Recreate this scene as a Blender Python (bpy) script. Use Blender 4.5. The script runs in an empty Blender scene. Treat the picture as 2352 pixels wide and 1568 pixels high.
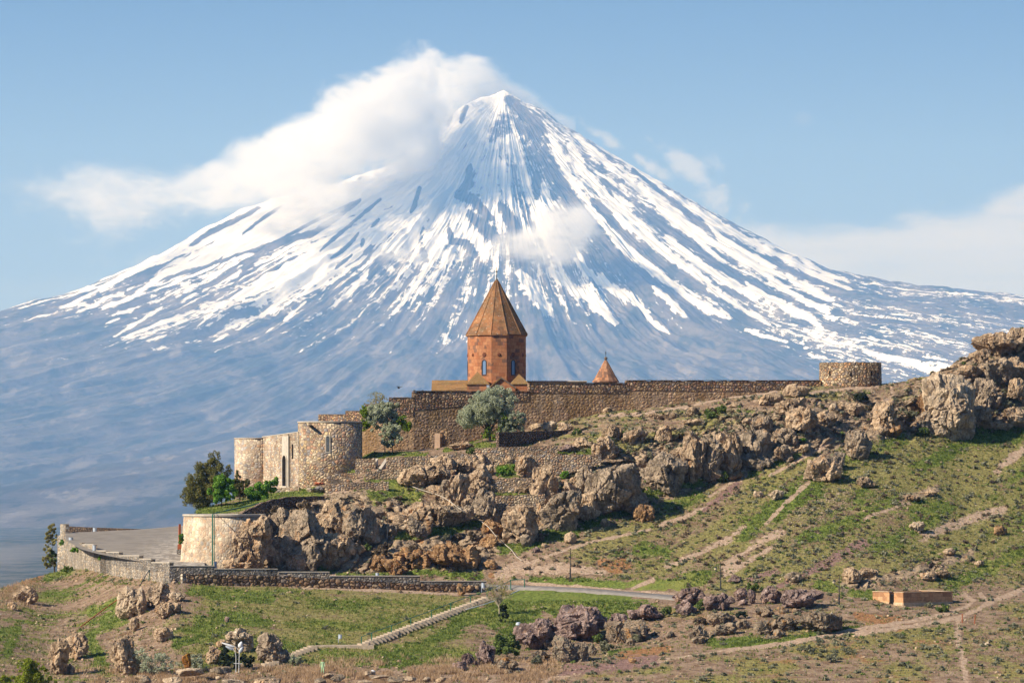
import bpy, bmesh, math, random
import numpy as np
from mathutils import Vector, Matrix, Euler
from mathutils.bvhtree import BVHTree

# ---------------------------------------------------------------- camera, world, sun
F, CX, HZ, CAMZ = 9450.0, 1176.0, 1110.0, 150.0      # focal length and horizon in a 2352x1568 frame
scene = bpy.context.scene
col = scene.collection
cam_d = bpy.data.cameras.new('camera')
cam_d.sensor_width = 36.0
cam_d.lens = 36.0 * F / 2352.0
cam_d.shift_y = (HZ - 784.0) / 2352.0
cam_d.clip_start = 5.0
cam_d.clip_end = 90000.0
cam = bpy.data.objects.new('camera', cam_d)
cam.location = (0, 0, CAMZ)
cam.rotation_euler = (math.radians(90), 0, 0)
col.objects.link(cam)
scene.camera = cam

SUN_EL, SUN_AZ = math.radians(36), math.radians(63)   # azimuth measured left of straight-behind the camera
sun_dir = Vector((-math.sin(SUN_AZ) * math.cos(SUN_EL), -math.cos(SUN_AZ) * math.cos(SUN_EL), math.sin(SUN_EL)))
sd = bpy.data.lights.new('sun', 'SUN')
sd.energy = 5.0
sd.angle = math.radians(0.5)
sd.color = (1.0, 0.96, 0.89)
sun = bpy.data.objects.new('sun', sd)
sun.rotation_euler = sun_dir.to_track_quat('Z', 'Y').to_euler()
sun.location = (-400, -200, 900)
col.objects.link(sun)

scene.view_settings.view_transform = 'Standard'
scene.view_settings.look = 'None'
scene.view_settings.exposure = 0.56
scene.view_settings.gamma = 1.0
scene.cycles.volume_bounces = 8
scene.cycles.max_bounces = 10
scene.cycles.diffuse_bounces = 2
scene.cycles.glossy_bounces = 1
scene.cycles.transparent_max_bounces = 12
scene.cycles.volume_max_steps = 128
scene.cycles.volume_step_rate = 1.0
scene.cycles.use_adaptive_sampling = True
scene.cycles.use_denoising = True
scene.cycles.denoiser = 'OPENIMAGEDENOISE'
scene.cycles.denoising_prefilter = 'ACCURATE'
scene.cycles.denoising_input_passes = 'RGB_ALBEDO_NORMAL'


class NT:
    """small node-tree writer"""
    def __init__(self, tree):
        self.t = tree
        self.n = tree.nodes
        self.n.clear()

    def node(self, kind, **kw):
        nd = self.n.new(kind)
        for k, v in kw.items():
            setattr(nd, k, v)
        return nd

    def put(self, sock, v):
        if isinstance(v, bpy.types.NodeSocket):
            self.t.links.new(v, sock)
        elif v is not None:
            sock.default_value = v

    def math(self, op, a, b=None, c=None, clamp=False):
        nd = self.node('ShaderNodeMath', operation=op, use_clamp=clamp)
        for i, v in enumerate((a, b, c)):
            self.put(nd.inputs[i], v)
        return nd.outputs[0]

    def vmath(self, op, a, b=None):
        nd = self.node('ShaderNodeVectorMath', operation=op)
        self.put(nd.inputs[0], a)
        if b is not None:
            self.put(nd.inputs[1], b)
        return nd.outputs[0]

    def smooth(self, x, lo, hi, t0=0.0, t1=1.0):
        nd = self.node('ShaderNodeMapRange', interpolation_type='SMOOTHSTEP')
        for i, v in enumerate((x, lo, hi, t0, t1)):
            self.put(nd.inputs[i], v)
        return nd.outputs[0]

    def lin(self, x, lo, hi, t0=0.0, t1=1.0):
        nd = self.node('ShaderNodeMapRange')
        for i, v in enumerate((x, lo, hi, t0, t1)):
            self.put(nd.inputs[i], v)
        return nd.outputs[0]

    def noise(self, vec, scale, detail=3.0, rough=0.55, dist=0.0):
        nd = self.node('ShaderNodeTexNoise')
        self.put(nd.inputs['Vector'], vec)
        self.put(nd.inputs['Scale'], scale)
        nd.inputs['Detail'].default_value = detail
        nd.inputs['Roughness'].default_value = rough
        nd.inputs['Distortion'].default_value = dist
        return nd.outputs['Fac']

    def mix(self, f, a, b, blend='MIX'):
        nd = self.node('ShaderNodeMix', data_type='RGBA', blend_type=blend)
        self.put(nd.inputs[0], f)
        self.put(nd.inputs[6], c4(a))
        self.put(nd.inputs[7], c4(b))
        return nd.outputs[2]

    def scale(self, vec, s):
        nd = self.node('ShaderNodeMapping')
        self.put(nd.inputs[0], vec)
        nd.inputs['Scale'].default_value = s if hasattr(s, '__len__') else (s, s, s)
        return nd.outputs[0]

    def sep(self, vec):
        nd = self.node('ShaderNodeSeparateXYZ')
        self.put(nd.inputs[0], vec)
        return nd.outputs

    def comb(self, x, y, z):
        nd = self.node('ShaderNodeCombineXYZ')
        for i, v in enumerate((x, y, z)):
            self.put(nd.inputs[i], v)
        return nd.outputs[0]

    def attr(self, name):
        return self.node('ShaderNodeAttribute', attribute_name=name)

    def curve(self, x, pts):
        """float curve; pts in 0..1"""
        nd = self.node('ShaderNodeFloatCurve')
        cu = nd.mapping.curves[0]
        nd.mapping.use_clip = False
        while len(cu.points) < len(pts):
            cu.points.new(0.5, 0.5)
        for p, (a, b) in zip(cu.points, pts):
            p.location = (a, b)
            p.handle_type = 'AUTO_CLAMPED'
        nd.mapping.update()
        self.put(nd.inputs['Value'], x)
        return nd.outputs[0]


def c4(v):
    if isinstance(v, bpy.types.NodeSocket) or v is None:
        return v
    return (v[0], v[1], v[2], 1.0)


def V(reg, x, y):
    """zoom-crop pixel to the 2352-wide frame"""
    sx, sy, k = {'A': (600, 1500, 1.96), 'B': (1500, 1000, 1.7418), 'C': (0, 2000, 2.138), 'D': (900, 2150, 1.96),
                 'E': (1900, 2150, 1.96), 'F': (2900, 1900, 1.887), 'G': (1500, 1700, 2.138), 'H': (2400, 1300, 1.96),
                 'I': (3300, 1200, 2.24), 'J': (0, 200, 1.12), 'K': (1500, 200, 0.906), 'L': (0, 1200, 1.568),
                 'M': (1200, 200, 1.742), 'N': (2000, 300, 1.4257), 'O': (200, 700, 1.68), 'P': (1800, 1350, 1.3067),
                 'Z': (0, 0, 0.57422)}[reg]
    s = 2352.0 / 4096.0
    return ((sx + x / k) * s, (sy + y / k) * s)


def P(u, v, Y):
    return Vector(((u - CX) / F * Y, Y, CAMZ + (HZ - v) / F * Y))


# ---- sky
world = bpy.data.worlds.new('World')
scene.world = world
world.use_nodes = True
w = NT(world.node_tree)
tc = w.node('ShaderNodeTexCoord').outputs['Generated']
x, y, z = w.sep(tc)[:3]
sky = w.node('ShaderNodeTexSky', sky_type='NISHITA')
sky.sun_disc = False
sky.sun_elevation = SUN_EL
sky.sun_rotation = math.atan2(sun_dir.x, sun_dir.y)
sky.altitude = 900
sky.air_density = 1.0
sky.dust_density = 0.6
sky.ozone_density = 1.0
w.put(sky.inputs['Vector'], w.vmath('NORMALIZE', w.comb(x, y, w.math('ADD', w.math('MULTIPLY', w.math('MAXIMUM', z, 0.0), 1.6), 0.16))))
# clouds that stand in the far sky: bank at the right, wisps beside the cone, thin veil at the left
us = w.math('ADD', w.math('MULTIPLY', w.math('DIVIDE', x, w.math('MAXIMUM', y, 0.05)), F / 2352.0), 0.5)   # 0..1 over the view's bearings
vs = w.math('MULTIPLY', w.math('DIVIDE', z, w.math('MAXIMUM', y, 0.05)), F / 1110.0)                       # elevation, 0 horizon .. 1
front = w.math('GREATER_THAN', y, 0.2)
q = w.comb(w.math('MULTIPLY', us, 8.0), 0.0, w.math('MULTIPLY', vs, 9.0))
n1 = w.noise(q, 1.0, 6.0, 0.6, 0.3)
n2 = w.noise(w.comb(w.math('MULTIPLY', us, 3.0), 4.0, w.math('MULTIPLY', vs, 14.0)), 1.0, 5.0, 0.55, 0.4)
def vv(v): return (HZ - v) / 1110.0
btop = w.curve(us, [(0.0, vv(640)), (0.12, vv(610)), (0.3, vv(640)), (0.6, vv(640)), (0.70, vv(540)), (0.735, vv(512)), (0.80, vv(508)), (0.85, vv(505)), (0.90, vv(482)), (0.95, vv(472)), (0.975, vv(440)), (1.0, vv(425))])
edge = w.math('ADD', w.math('SUBTRACT', btop, vs), w.math('MULTIPLY', w.math('SUBTRACT', n1, 0.5), 0.11))
bank = w.math('MULTIPLY', w.smooth(edge, -0.006, 0.035), w.smooth(us, 0.60, 0.74, 0.12, 0.92))
bank = w.math('MULTIPLY', bank, w.smooth(n2, 0.28, 0.62, 0.62, 1.0))


def puff(cu, cv, ru, rv, lo, hi, amt, tilt=0.0):
    du = w.math('SUBTRACT', us, cu / 2352.0)
    dv = w.math('ADD', w.math('SUBTRACT', vs, vv(cv)), w.math('MULTIPLY', du, tilt))
    d = w.math('SQRT', w.math('ADD', w.math('POWER', w.math('DIVIDE', du, ru / 2352.0), 2.0), w.math('POWER', w.math('DIVIDE', dv, rv / 1110.0), 2.0)))
    s = w.math('SUBTRACT', w.math('ADD', w.math('MULTIPLY', n3, 3.6), -0.85), d)
    return w.math('MULTIPLY', w.smooth(s, lo, hi), amt)


n3 = w.noise(w.comb(w.math('MULTIPLY', us, 22.0), 7.0, w.math('MULTIPLY', vs, 14.0)), 1.0, 6.0, 0.6, 0.2)
wisps = w.math('MAXIMUM', puff(1600, 400, 125, 42, 0.0, 0.9, 0.65, 1.75), puff(1660, 450, 75, 70, 0.0, 0.9, 0.7, 0.8))
wisps = w.math('MAXIMUM', wisps, puff(1480, 375, 60, 26, 0.0, 0.8, 0.7, 1.2))
wisps = w.math('MAXIMUM', wisps, puff(1400, 325, 55, 22, 0.0, 0.8, 0.6, 1.2))
wisps = w.math('MAXIMUM', wisps, puff(1845, 272, 26, 20, 0.1, 1.2, 0.10))
wisps = w.math('MAXIMUM', wisps, puff(320, 600, 120, 40, 0.0, 1.2, 0.4))
cl = w.math('MULTIPLY', w.math('MAXIMUM', bank, wisps, clamp=True), front)
veil = w.smooth(vs, 0.25, 1.15, 0.62, 0.10)
skyb = w.mix(1.0, sky.outputs[0], (0.66, 0.90, 1.20), 'MULTIPLY')
skyc = w.mix(w.math('MULTIPLY', veil, front), skyb, (5.6, 7.2, 9.6))
skyc = w.mix(cl, skyc, w.mix(w.smooth(vs, 0.30, 0.56), (6.6, 7.3, 8.3), (8.9, 9.1, 9.4)))
bg = w.node('ShaderNodeBackground')
w.put(bg.inputs[0], skyc)
bg.inputs[1].default_value = 0.062
w.put(w.node('ShaderNodeOutputWorld').inputs[0], bg.outputs[0])

# ---------------------------------------------------------------- numeric helpers
def _h(ix, iy, iz, seed):
    h = (ix.astype(np.int64) * 374761393 + iy.astype(np.int64) * 668265263 + iz.astype(np.int64) * 2147483647 + seed * 974634777) & 0xFFFFFFFF
    h = ((h ^ (h >> 13)) * 1274126177) & 0xFFFFFFFF
    h = ((h ^ (h >> 16)) * 2246822519) & 0xFFFFFFFF
    return (h ^ (h >> 15)) & 0xFFFFFFFF


def vnoise(p, seed=0):
    """smooth value noise in -1..1, p (n,3)"""
    i = np.floor(p)
    f = p - i
    f = f * f * f * (f * (f * 6 - 15) + 10)
    i = i.astype(np.int64)
    out = 0.0
    for dx in (0, 1):
        wx = f[:, 0] if dx else 1 - f[:, 0]
        for dy in (0, 1):
            wy = f[:, 1] if dy else 1 - f[:, 1]
            for dz in (0, 1):
                wz = f[:, 2] if dz else 1 - f[:, 2]
                out = out + wx * wy * wz * (_h(i[:, 0] + dx, i[:, 1] + dy, i[:, 2] + dz, seed) / 2147483648.0 - 1.0)
    return out


def fbm(p, octs=4, seed=0, lac=2.03, gain=0.5, ridged=False):
    a, s, t = 1.0, 0.0, 0.0
    p = np.array(p, dtype=float)
    for o in range(octs):
        n = vnoise(p + 17.3 * o, seed + o)
        s = s + a * ((1 - 2 * np.abs(n)) if ridged else n)
        t += a
        a *= gain
        p = p * lac
    return s / t


def worley(p, seed=0, jit=0.9):
    """(F1, F2-F1, cell random) for p (n,3)"""
    i = np.floor(p).astype(np.int64)
    f1 = np.full(len(p), 9.0)
    f2 = np.full(len(p), 9.0)
    cr = np.zeros(len(p))
    for dx in (-1, 0, 1):
        for dy in (-1, 0, 1):
            for dz in (-1, 0, 1):
                c = i + np.array([dx, dy, dz])
                o = np.stack([_h(c[:, 0], c[:, 1], c[:, 2], seed + k) / 4294967296.0 for k in range(3)], 1)
                d = np.sqrt((((c + 0.5 + (o - 0.5) * jit) - p) ** 2).sum(1))
                m = d < f1
                f2 = np.where(m, f1, np.minimum(f2, d))
                cr = np.where(m, o[:, 0] * 0.37 + o[:, 1] * 0.63, cr)
                f1 = np.where(m, d, f1)
    return f1, f2 - f1, cr


def facets(p, seed=0, jit=0.9):
    """cells cut as randomly tilted planes: (height, F2-F1)"""
    i = np.floor(p).astype(np.int64)
    f1 = np.full(len(p), 9.0)
    f2 = np.full(len(p), 9.0)
    hh = np.zeros(len(p))
    for dx in (-1, 0, 1):
        for dy in (-1, 0, 1):
            for dz in (-1, 0, 1):
                c = i + np.array([dx, dy, dz])
                o = np.stack([_h(c[:, 0], c[:, 1], c[:, 2], seed + k) / 4294967296.0 for k in range(3)], 1)
                q = p - (c + 0.5 + (o - 0.5) * jit)
                d = np.sqrt((q ** 2).sum(1))
                m = d < f1
                f2 = np.where(m, f1, np.minimum(f2, d))
                t_ = o[:, [1, 2, 0]] * 2 - 1
                hh = np.where(m, (q * t_).sum(1) * 1.3 + (o[:, 0] - 0.5) * 0.7, hh)
                f1 = np.where(m, d, f1)
    return hh, f2 - f1


def sstep(x, a, b):
    t = np.clip((x - a) / (b - a), 0, 1)
    return t * t * (3 - 2 * t)


def seg_dist(u, v, pts):
    """distance from points to a polyline and the position 0..1 along it"""
    best = np.full(u.shape, 1e9)
    pos = np.zeros(u.shape)
    n = len(pts) - 1
    for k in range(n):
        ax, ay = pts[k]
        bx, by = pts[k + 1]
        dx, dy = bx - ax, by - ay
        L = dx * dx + dy * dy + 1e-9
        t = np.clip(((u - ax) * dx + (v - ay) * dy) / L, 0, 1)
        d = np.hypot(u - ax - t * dx, v - ay - t * dy)
        m = d < best
        best = np.where(m, d, best)
        pos = np.where(m, (k + t) / n, pos)
    return best, pos


def grid_mesh(name, co, nu, nv, attrs=None, smooth=True, wrap=False):
    """co (nv, nu, 3)"""
    me = bpy.data.meshes.new(name)
    me.vertices.add(nu * nv)
    me.vertices.foreach_set('co', np.ascontiguousarray(co, dtype=np.float32).ravel())
    a = np.arange(nu * nv).reshape(nv, nu)
    if wrap:
        b = np.roll(a, -1, 1)
        quads = np.stack([a[:-1], b[:-1], b[1:], a[1:]], -1).reshape(-1, 4)
    else:
        quads = np.stack([a[:-1, :-1], a[:-1, 1:], a[1:, 1:], a[1:, :-1]], -1).reshape(-1, 4)
    nf = len(quads)
    me.loops.add(nf * 4)
    me.loops.foreach_set('vertex_index', quads.astype(np.int32).ravel())
    me.polygons.add(nf)
    me.polygons.foreach_set('loop_start', np.arange(nf, dtype=np.int32) * 4)
    me.polygons.foreach_set('use_smooth', np.full(nf, smooth))
    me.update()
    for k, v in (attrs or {}).items():
        if v.ndim == 2 and v.shape[1] == 3 and v.shape[0] == nu * nv:
            at = me.attributes.new(k, 'FLOAT_VECTOR', 'POINT')
            at.data.foreach_set('vector', np.ascontiguousarray(v, dtype=np.float32).ravel())
        else:
            at = me.attributes.new(k, 'FLOAT', 'POINT')
            at.data.foreach_set('value', np.ascontiguousarray(v, dtype=np.float32).ravel())
    return me


def poly_mesh(name, verts, faces, smooth=False):
    """verts (n,3) array, faces (m,k) int array"""
    verts = np.asarray(verts, dtype=np.float32)
    faces = np.asarray(faces, dtype=np.int32)
    me = bpy.data.meshes.new(name)
    me.vertices.add(len(verts))
    me.vertices.foreach_set('co', verts.ravel())
    k = faces.shape[1]
    me.loops.add(faces.size)
    me.loops.foreach_set('vertex_index', faces.ravel())
    me.polygons.add(len(faces))
    me.polygons.foreach_set('loop_start', np.arange(len(faces), dtype=np.int32) * k)
    me.polygons.foreach_set('use_smooth', np.full(len(faces), smooth))
    me.update()
    return me


def link(name, me, mat=None, parent=None, loc=None):
    o = bpy.data.objects.new(name, me)
    col.objects.link(o)
    if mat and me is not None and not me.materials:
        me.materials.append(mat)
    if parent:
        o.parent = parent
    if loc is not None:
        o.location = loc
    return o


def tag(o, label=None, cat=None, group=None, kind=None):
    for k, v in (('label', label), ('category', cat), ('group', group), ('kind', kind)):
        if v:
            o[k] = v
    return o


def thing(name, loc, label, cat, group=None, rz=0.0):
    o = bpy.data.objects.new(name, None)
    o.empty_display_size = 0.3
    col.objects.link(o)
    o.location = loc
    o.rotation_euler = (0, 0, rz)
    return tag(o, label, cat, group)


def new_mat(name, rough=0.9, spec=0.15):
    m = bpy.data.materials.new(name)
    m.use_nodes = True
    t = NT(m.node_tree)
    b = t.node('ShaderNodeBsdfPrincipled')
    b.inputs['Roughness'].default_value = rough
    b.inputs['Specular IOR Level'].default_value = spec
    t.put(t.node('ShaderNodeOutputMaterial').inputs[0], b.outputs[0])
    return m, t, b


_ico = {}


def ico(level):
    if level not in _ico:
        bm = bmesh.new()
        bmesh.ops.create_icosphere(bm, subdivisions=level, radius=1.0)
        bm.verts.ensure_lookup_table()
        _ico[level] = (np.array([v.co[:] for v in bm.verts]), np.array([[v.index for v in f.verts] for f in bm.faces]))
        bm.free()
    return _ico[level]


# ---------------------------------------------------------------- the snowy cone, 30 km away
MY, MX = 30000.0, (1157 - CX) / F * 30000.0
K30 = MY / F
NTH, NR = 1500, 620
th = np.linspace(math.radians(-112), math.radians(112), NTH)             # 0 = towards the camera, + = right
rr = np.concatenate([[0.0], np.geomspace(6, 5200, NR - 1)])              # in frame pixels at 30 km
RP = [0, 43, 93, 143, 243, 343, 443, 543, 643, 743, 843, 943, 1043, 1195, 1800, 2600, 3400, 5200]
RH = [903, 878, 856, 815, 755, 698, 640, 582, 526, 480, 456, 438, 424, 405, 300, 180, 70, -52]
LP = [0, 40, 77, 117, 157, 250, 400, 537, 597, 757, 907, 1007, 1157, 1500, 2000, 2600, 3400, 5200]
LH = [903, 886, 874, 846, 796, 728, 672, 642, 620, 528, 462, 420, 370, 285, 190, 110, 40, -52]
FP = [0, 50, 120, 220, 350, 500, 650, 800, 1000, 1300, 1700, 2200, 2800, 3500, 5200]
FH = [903, 845, 768, 665, 568, 470, 390, 325, 262, 195, 130, 78, 32, 0, -52]
T, R = np.meshgrid(th, rr)
hl, hr, hf = np.interp(R, LP, LH), np.interp(R, RP, RH), np.interp(R, FP, FH)
wl = np.where(T < 0, sstep(-T, 0.35, 1.45), 0)
wr = np.where(T > 0, sstep(T, 0.35, 1.45), 0)
H = hf * (1 - wl - wr) + hl * wl + hr * wr
Tw = T + 0.045 * vnoise(np.stack([T.ravel() * 2.5, R.ravel() / 1500, 0 * R.ravel()], 1), 5).reshape(T.shape)
cs, sn = np.cos(Tw), np.sin(Tw)
pol = lambda f, g, s: np.stack([cs.ravel() * f + s, sn.ravel() * f, np.log(R.ravel() + 60) * g], 1)
rid = fbm(pol(5.0, 1.2, 0), 3, 11, ridged=True).reshape(T.shape)
rid2 = fbm(pol(17.0, 2.2, 9), 4, 21, ridged=True).reshape(T.shape)
amp = np.interp(R, [0, 60, 300, 900, 2000, 3500, 5200], [0, 6, 26, 32, 14, 4, 1])
H = H + amp * (0.75 * rid + 0.5 * rid2 - 0.35) * (1 - 0.35 * wl - 0.55 * wr)
XY = np.stack([(R * np.sin(T)).ravel(), (R * np.cos(T)).ravel(), np.zeros(R.size)], 1)
H += (np.interp(R, [0, 30, 200, 3000, 5200], [0, 5, 6, 5, 1]).ravel() * fbm(XY / 26.0, 5, 31)).reshape(R.shape)
# low rolling foothills in the lower half
low = sstep(R, 700, 1500) * (1 - sstep(R, 3300, 4600))
H += low * 26 * (fbm(pol(8.0, 0.5, 2), 3, 41, ridged=True, gain=0.5).reshape(R.shape) - 0.2)
H += low * 8 * fbm(pol(30.0, 1.6, 2), 4, 42, ridged=True, gain=0.6).reshape(R.shape)
H += low * 2.5 * fbm(np.stack([XY[:, 0] / 60, XY[:, 1] / 60, XY[:, 2]], 1), 4, 43).reshape(R.shape)
X3 = MX + R * np.sin(T) * K30
Y3 = MY - R * np.cos(T) * K30
Z3 = np.maximum(CAMZ + H * K30, -0.5)
# where every vertex lands in the frame: used to lay snowfields and a ridge's painted shadow side on the slope
U = CX + X3 / Y3 * F
Vv = HZ - (Z3 - CAMZ) / Y3 * F
st1 = fbm(pol(26.0, 0.9, 3), 3, 51).reshape(T.shape)
st2 = fbm(pol(75.0, 2.6, 5), 3, 61).reshape(T.shape)
mott = fbm(XY / 22.0, 5, 71, gain=0.62).reshape(T.shape)
left = sstep(U, 1250, 900)
line_v = np.interp(U, [0, 200, 400, 800, 1150, 1300, 1700, 1900, 2352], [650, 665, 665, 665, 610, 560, 560, 700, 745])
S = left * np.maximum(0.50 - (Vv - line_v + 70) / 150.0, -0.62 - sstep(Vv, 770, 850) * 1.5) + (1 - left) * np.minimum(0.10, (line_v + 150 - Vv) / 120.0)
S = np.clip(S, -1.6, 1.1)
S += 1.1 * st1 * (0.5 + 0.5 * left) + 0.9 * st2 * (0.55 + 0.45 * left) + 0.5 * mott
S -= (1 - left) * (0.42 + 0.25 * mott - 0.30 * sstep(Vv, 560, 400)) + left * sstep(Vv, 655, 800) * 0.12
strokes = [
 ('N', 1, 30, [(100, 290), (85, 400), (130, 560), (170, 680), (210, 800), (240, 900)]), ('N', 1, 45, [(240, 640), (260, 740), (290, 860)]),
 ('N', -1, 25, [(205, 560), (210, 700)]), ('N', 1, 26, [(300, 350), (340, 480), (430, 640)]),
 ('N', 1, 40, [(430, 640), (520, 760), (600, 860), (700, 970), (820, 1060), (930, 1150)]), ('N', 1, 26, [(930, 1150), (1060, 1250), (1200, 1340), (1310, 1390)]),
 ('N', -1, 40, [(190, 330), (300, 560), (420, 720), (520, 850), (620, 1000), (760, 1120), (900, 1220)]),
 ('N', 1, 25, [(400, 400), (480, 540), (570, 640), (650, 740)]), ('N', 1, 50, [(650, 720), (740, 820), (850, 920)]), ('N', 1, 26, [(850, 920), (960, 1020), (1060, 1090), (1180, 1170)]),
 ('N', -1, 25, [(530, 720), (640, 840), (760, 960), (900, 1060), (1050, 1160), (1200, 1250), (1400, 1340)]),
 ('N', 1, 24, [(440, 350), (540, 450), (640, 530), (760, 620), (880, 700), (990, 780), (1080, 870), (1200, 940), (1330, 1010), (1480, 1090), (1640, 1160), (1800, 1230), (1900, 1290)]),
 ('N', 1, 24, [(560, 390), (700, 480), (840, 580), (950, 680), (1100, 760), (1240, 850), (1380, 920), (1500, 990), (1650, 1060), (1800, 1140), (1990, 1220)]),
 ('N', -1, 14, [(760, 540), (900, 650), (1040, 760), (1160, 860), (1300, 950), (1500, 1040), (1700, 1130), (1990, 1240)]),
 ('N', 1, 20, [(860, 700), (960, 800), (1080, 900), (1180, 980), (1270, 1070)]), ('N', 1, 27, [(960, 930), (1080, 1030), (1200, 1110), (1330, 1200), (1440, 1260)]),
 ('N', -1, 22, [(830, 800), (960, 880), (1080, 970), (1200, 1060), (1340, 1140), (1500, 1230)]),
 ('N', 1, 20, [(1190, 840), (1260, 930), (1400, 1010), (1560, 1090)]), ('N', 1, 30, [(430, 1000), (480, 1100), (600, 1200), (720, 1260), (800, 1310)]), ('N', 1, 16, [(800, 1310), (860, 1400), (960, 1470)]),
 ('N', 1, 32, [(290, 1120), (380, 1180), (480, 1260), (560, 1340), (660, 1410)]), ('N', 1, 48, [(110, 1140), (170, 1200), (220, 1280), (270, 1340)]),
 ('N', 1, 20, [(880, 1210), (960, 1290), (1060, 1380)]), ('N', 1, 14, [(1190, 1220), (1340, 1310), (1530, 1420)]), ('N', 1, 12, [(1400, 1450), (1500, 1490), (1640, 1520)]),
 ('N', 1, 20, [(1400, 1180), (1520, 1260), (1640, 1320), (1760, 1380), (1830, 1440)]), ('N', 1, 18, [(1540, 1170), (1700, 1260), (1850, 1340), (1910, 1400)]),
 ('N', 1, 12, [(1760, 1230), (1950, 1320)]), ('N', 1, 12, [(1480, 940), (1700, 1030), (1850, 1130), (1990, 1180)]),
 ('M', 1, 50, [(1400, 300), (1300, 420), (1180, 540), (1000, 700)]), ('M', -.35, 60, [(1440, 480), (1390, 560), (1340, 620)]), ('M', -.4, 80, [(1530, 520), (1640, 680), (1720, 820)]),
 ('M', -1, 40, [(1450, 340), (1560, 450), (1680, 560)]), ('M', -1, 26, [(1160, 400), (1120, 500)]), ('M', -1, 30, [(1040, 420), (1030, 520)]),
 ('M', 1, 60, [(1130, 850), (1060, 940), (900, 1100), (800, 1230), (740, 1330)]), ('M', -1, 14, [(1190, 800), (1170, 880), (1100, 1020), (1000, 1100), (860, 1240), (840, 1300)]),  # thin dark stroke paints the ridge's shadow side as bare ground
 ('M', -1, 26, [(850, 1290), (860, 1400), (890, 1470)]), ('M', -1, 36, [(1185, 830), (1180, 930), (1100, 1010)]),
 ('M', 1, 75, [(1040, 1100), (950, 1200), (920, 1350), (980, 1430)]), ('M', 1, 60, [(1080, 1120), (1150, 1250), (1240, 1330), (1290, 1430)]),
 ('M', -1, 24, [(1040, 1250), (1060, 1330), (1160, 1345), (1230, 1420), (1150, 1480)]), ('M', -1, 50, [(1190, 1150), (1270, 1230), (1370, 1310)]), ('M', -1, 42, [(1120, 1010), (1240, 1070), (1330, 1170)]),
 ('M', 1, 25, [(1350, 750), (1430, 900), (1500, 1100), (1600, 1300), (1680, 1420)]), ('M', 1, 18, [(1280, 1050), (1370, 1150), (1440, 1270)]), ('M', -1, 34, [(1400, 1080), (1460, 1180), (1540, 1300)]),
 ('M', -1, 22, [(830, 960), (800, 1080), (770, 1130)]), ('M', -1, 10, [(420, 1040), (200, 1140), (0, 1240)]), ('M', -1, 24, [(380, 1080), (130, 1250), (20, 1310)]),
 ('M', -1, 15, [(560, 1040), (430, 1150), (300, 1260), (140, 1400)]), ('M', -1, 17, [(410, 1270), (340, 1360), (220, 1450)]), ('M', -1, 26, [(490, 1370), (450, 1420)]),
 ('M', -1, 14, [(360, 1430), (250, 1520)]), ('M', -1, 26, [(640, 1420), (540, 1480), (500, 1560)]), ('M', -1, 18, [(440, 1320), (430, 1370)]), ('M', -1, 16, [(550, 1180), (500, 1230)]),
 ('O', -1, 22, [(1400, 220), (1250, 300), (1080, 380), (950, 470)]), ('O', -1, 16, [(1550, 210), (1420, 300), (1290, 400)]),
 ('O', -1, 14, [(2080, 180), (1800, 300), (1500, 460), (1250, 540), (1000, 630), (850, 670), (700, 720), (520, 790)]), ('O', -1, 26, [(1780, 380), (1650, 420), (1480, 480), (1350, 510)]),
 ('O', -1, 34, [(720, 620), (640, 680), (560, 720)]), ('O', 1, 15, [(650, 600), (450, 710), (250, 810), (80, 890)]), ('O', 1, 14, [(900, 600), (720, 700), (550, 820), (360, 890)]),
 ('O', 1, 45, [(1700, 240), (1450, 400), (1200, 500), (980, 580)]), ('O', 1, 9, [(760, 880), (640, 960), (440, 1080)]), ('O', 1, 8, [(860, 950), (680, 1020), (490, 1090)]),
 ('O', 1, 9, [(1120, 900), (1000, 1010)]), ('O', 1, 10, [(1330, 990), (1260, 1040)]), ('O', 1, 8, [(1200, 1065), (1100, 1120)]), ('O', -1, 26, [(1420, 520), (1330, 600), (1300, 640)]),
 ('O', 1, 12, [(320, 870), (180, 920)]), ('O', 1, 9, [(470, 960), (370, 1000)]), ('O', 1, 8, [(770, 1080), (640, 1120)]), ('O', 1, 9, [(1720, 850), (1570, 980)]), ('O', -1, 24, [(2300, 540), (2200, 600), (2150, 690)])]
jag = 0.5 * mott + 0.35 * st2
A = np.zeros_like(S)
for reg, sg, wd, pts in strokes:
    q2 = [V(reg, *p) for p in pts]
    wpx = wd * 0.86 * {'N': 0.403, 'M': 0.33, 'O': 0.342}[reg]
    us_ = [p[0] for p in q2]; vs_ = [p[1] for p in q2]
    m = (U > min(us_) - 3 * wpx - 8) & (U < max(us_) + 3 * wpx + 8) & (Vv > min(vs_) - 3 * wpx - 8) & (Vv < max(vs_) + 3 * wpx + 8)
    if not m.any():
        continue
    d, t_ = seg_dist(U[m], Vv[m], q2)
    tap = 0.45 + 0.55 * np.sin(np.clip(t_ * 0.9 + 0.08, 0, 1) * math.pi) ** 0.5
    g = np.clip(1.15 - d / (wpx * tap * (1 + 1.3 * jag[m])), -1, 1)
    k = sstep(g, -0.75, 0.95)
    S[m] = S[m] * (1 - k) + sg * 0.72 * k + 0.4 * jag[m] * k
me = grid_mesh('mountain', np.stack([X3, Y3, Z3], -1), NTH, NR, {'snow': S.ravel(), 'flow': np.stack([Tw.ravel() * 90.0, np.log(R.ravel() + 60) * 9.0, R.ravel() * 0.0], 1)})
mat, t, b = new_mat('mountain_ground', 0.95, 0.05)
pos = t.node('ShaderNodeNewGeometry').outputs['Position']
nf = t.noise(pos, 0.018, 6.0, 0.7)
nl = t.noise(t.scale(t.attr('flow').outputs['Vector'], (0.35, 0.22, 1.0)), 0.5, 6.0, 0.68, 0.0)
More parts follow.
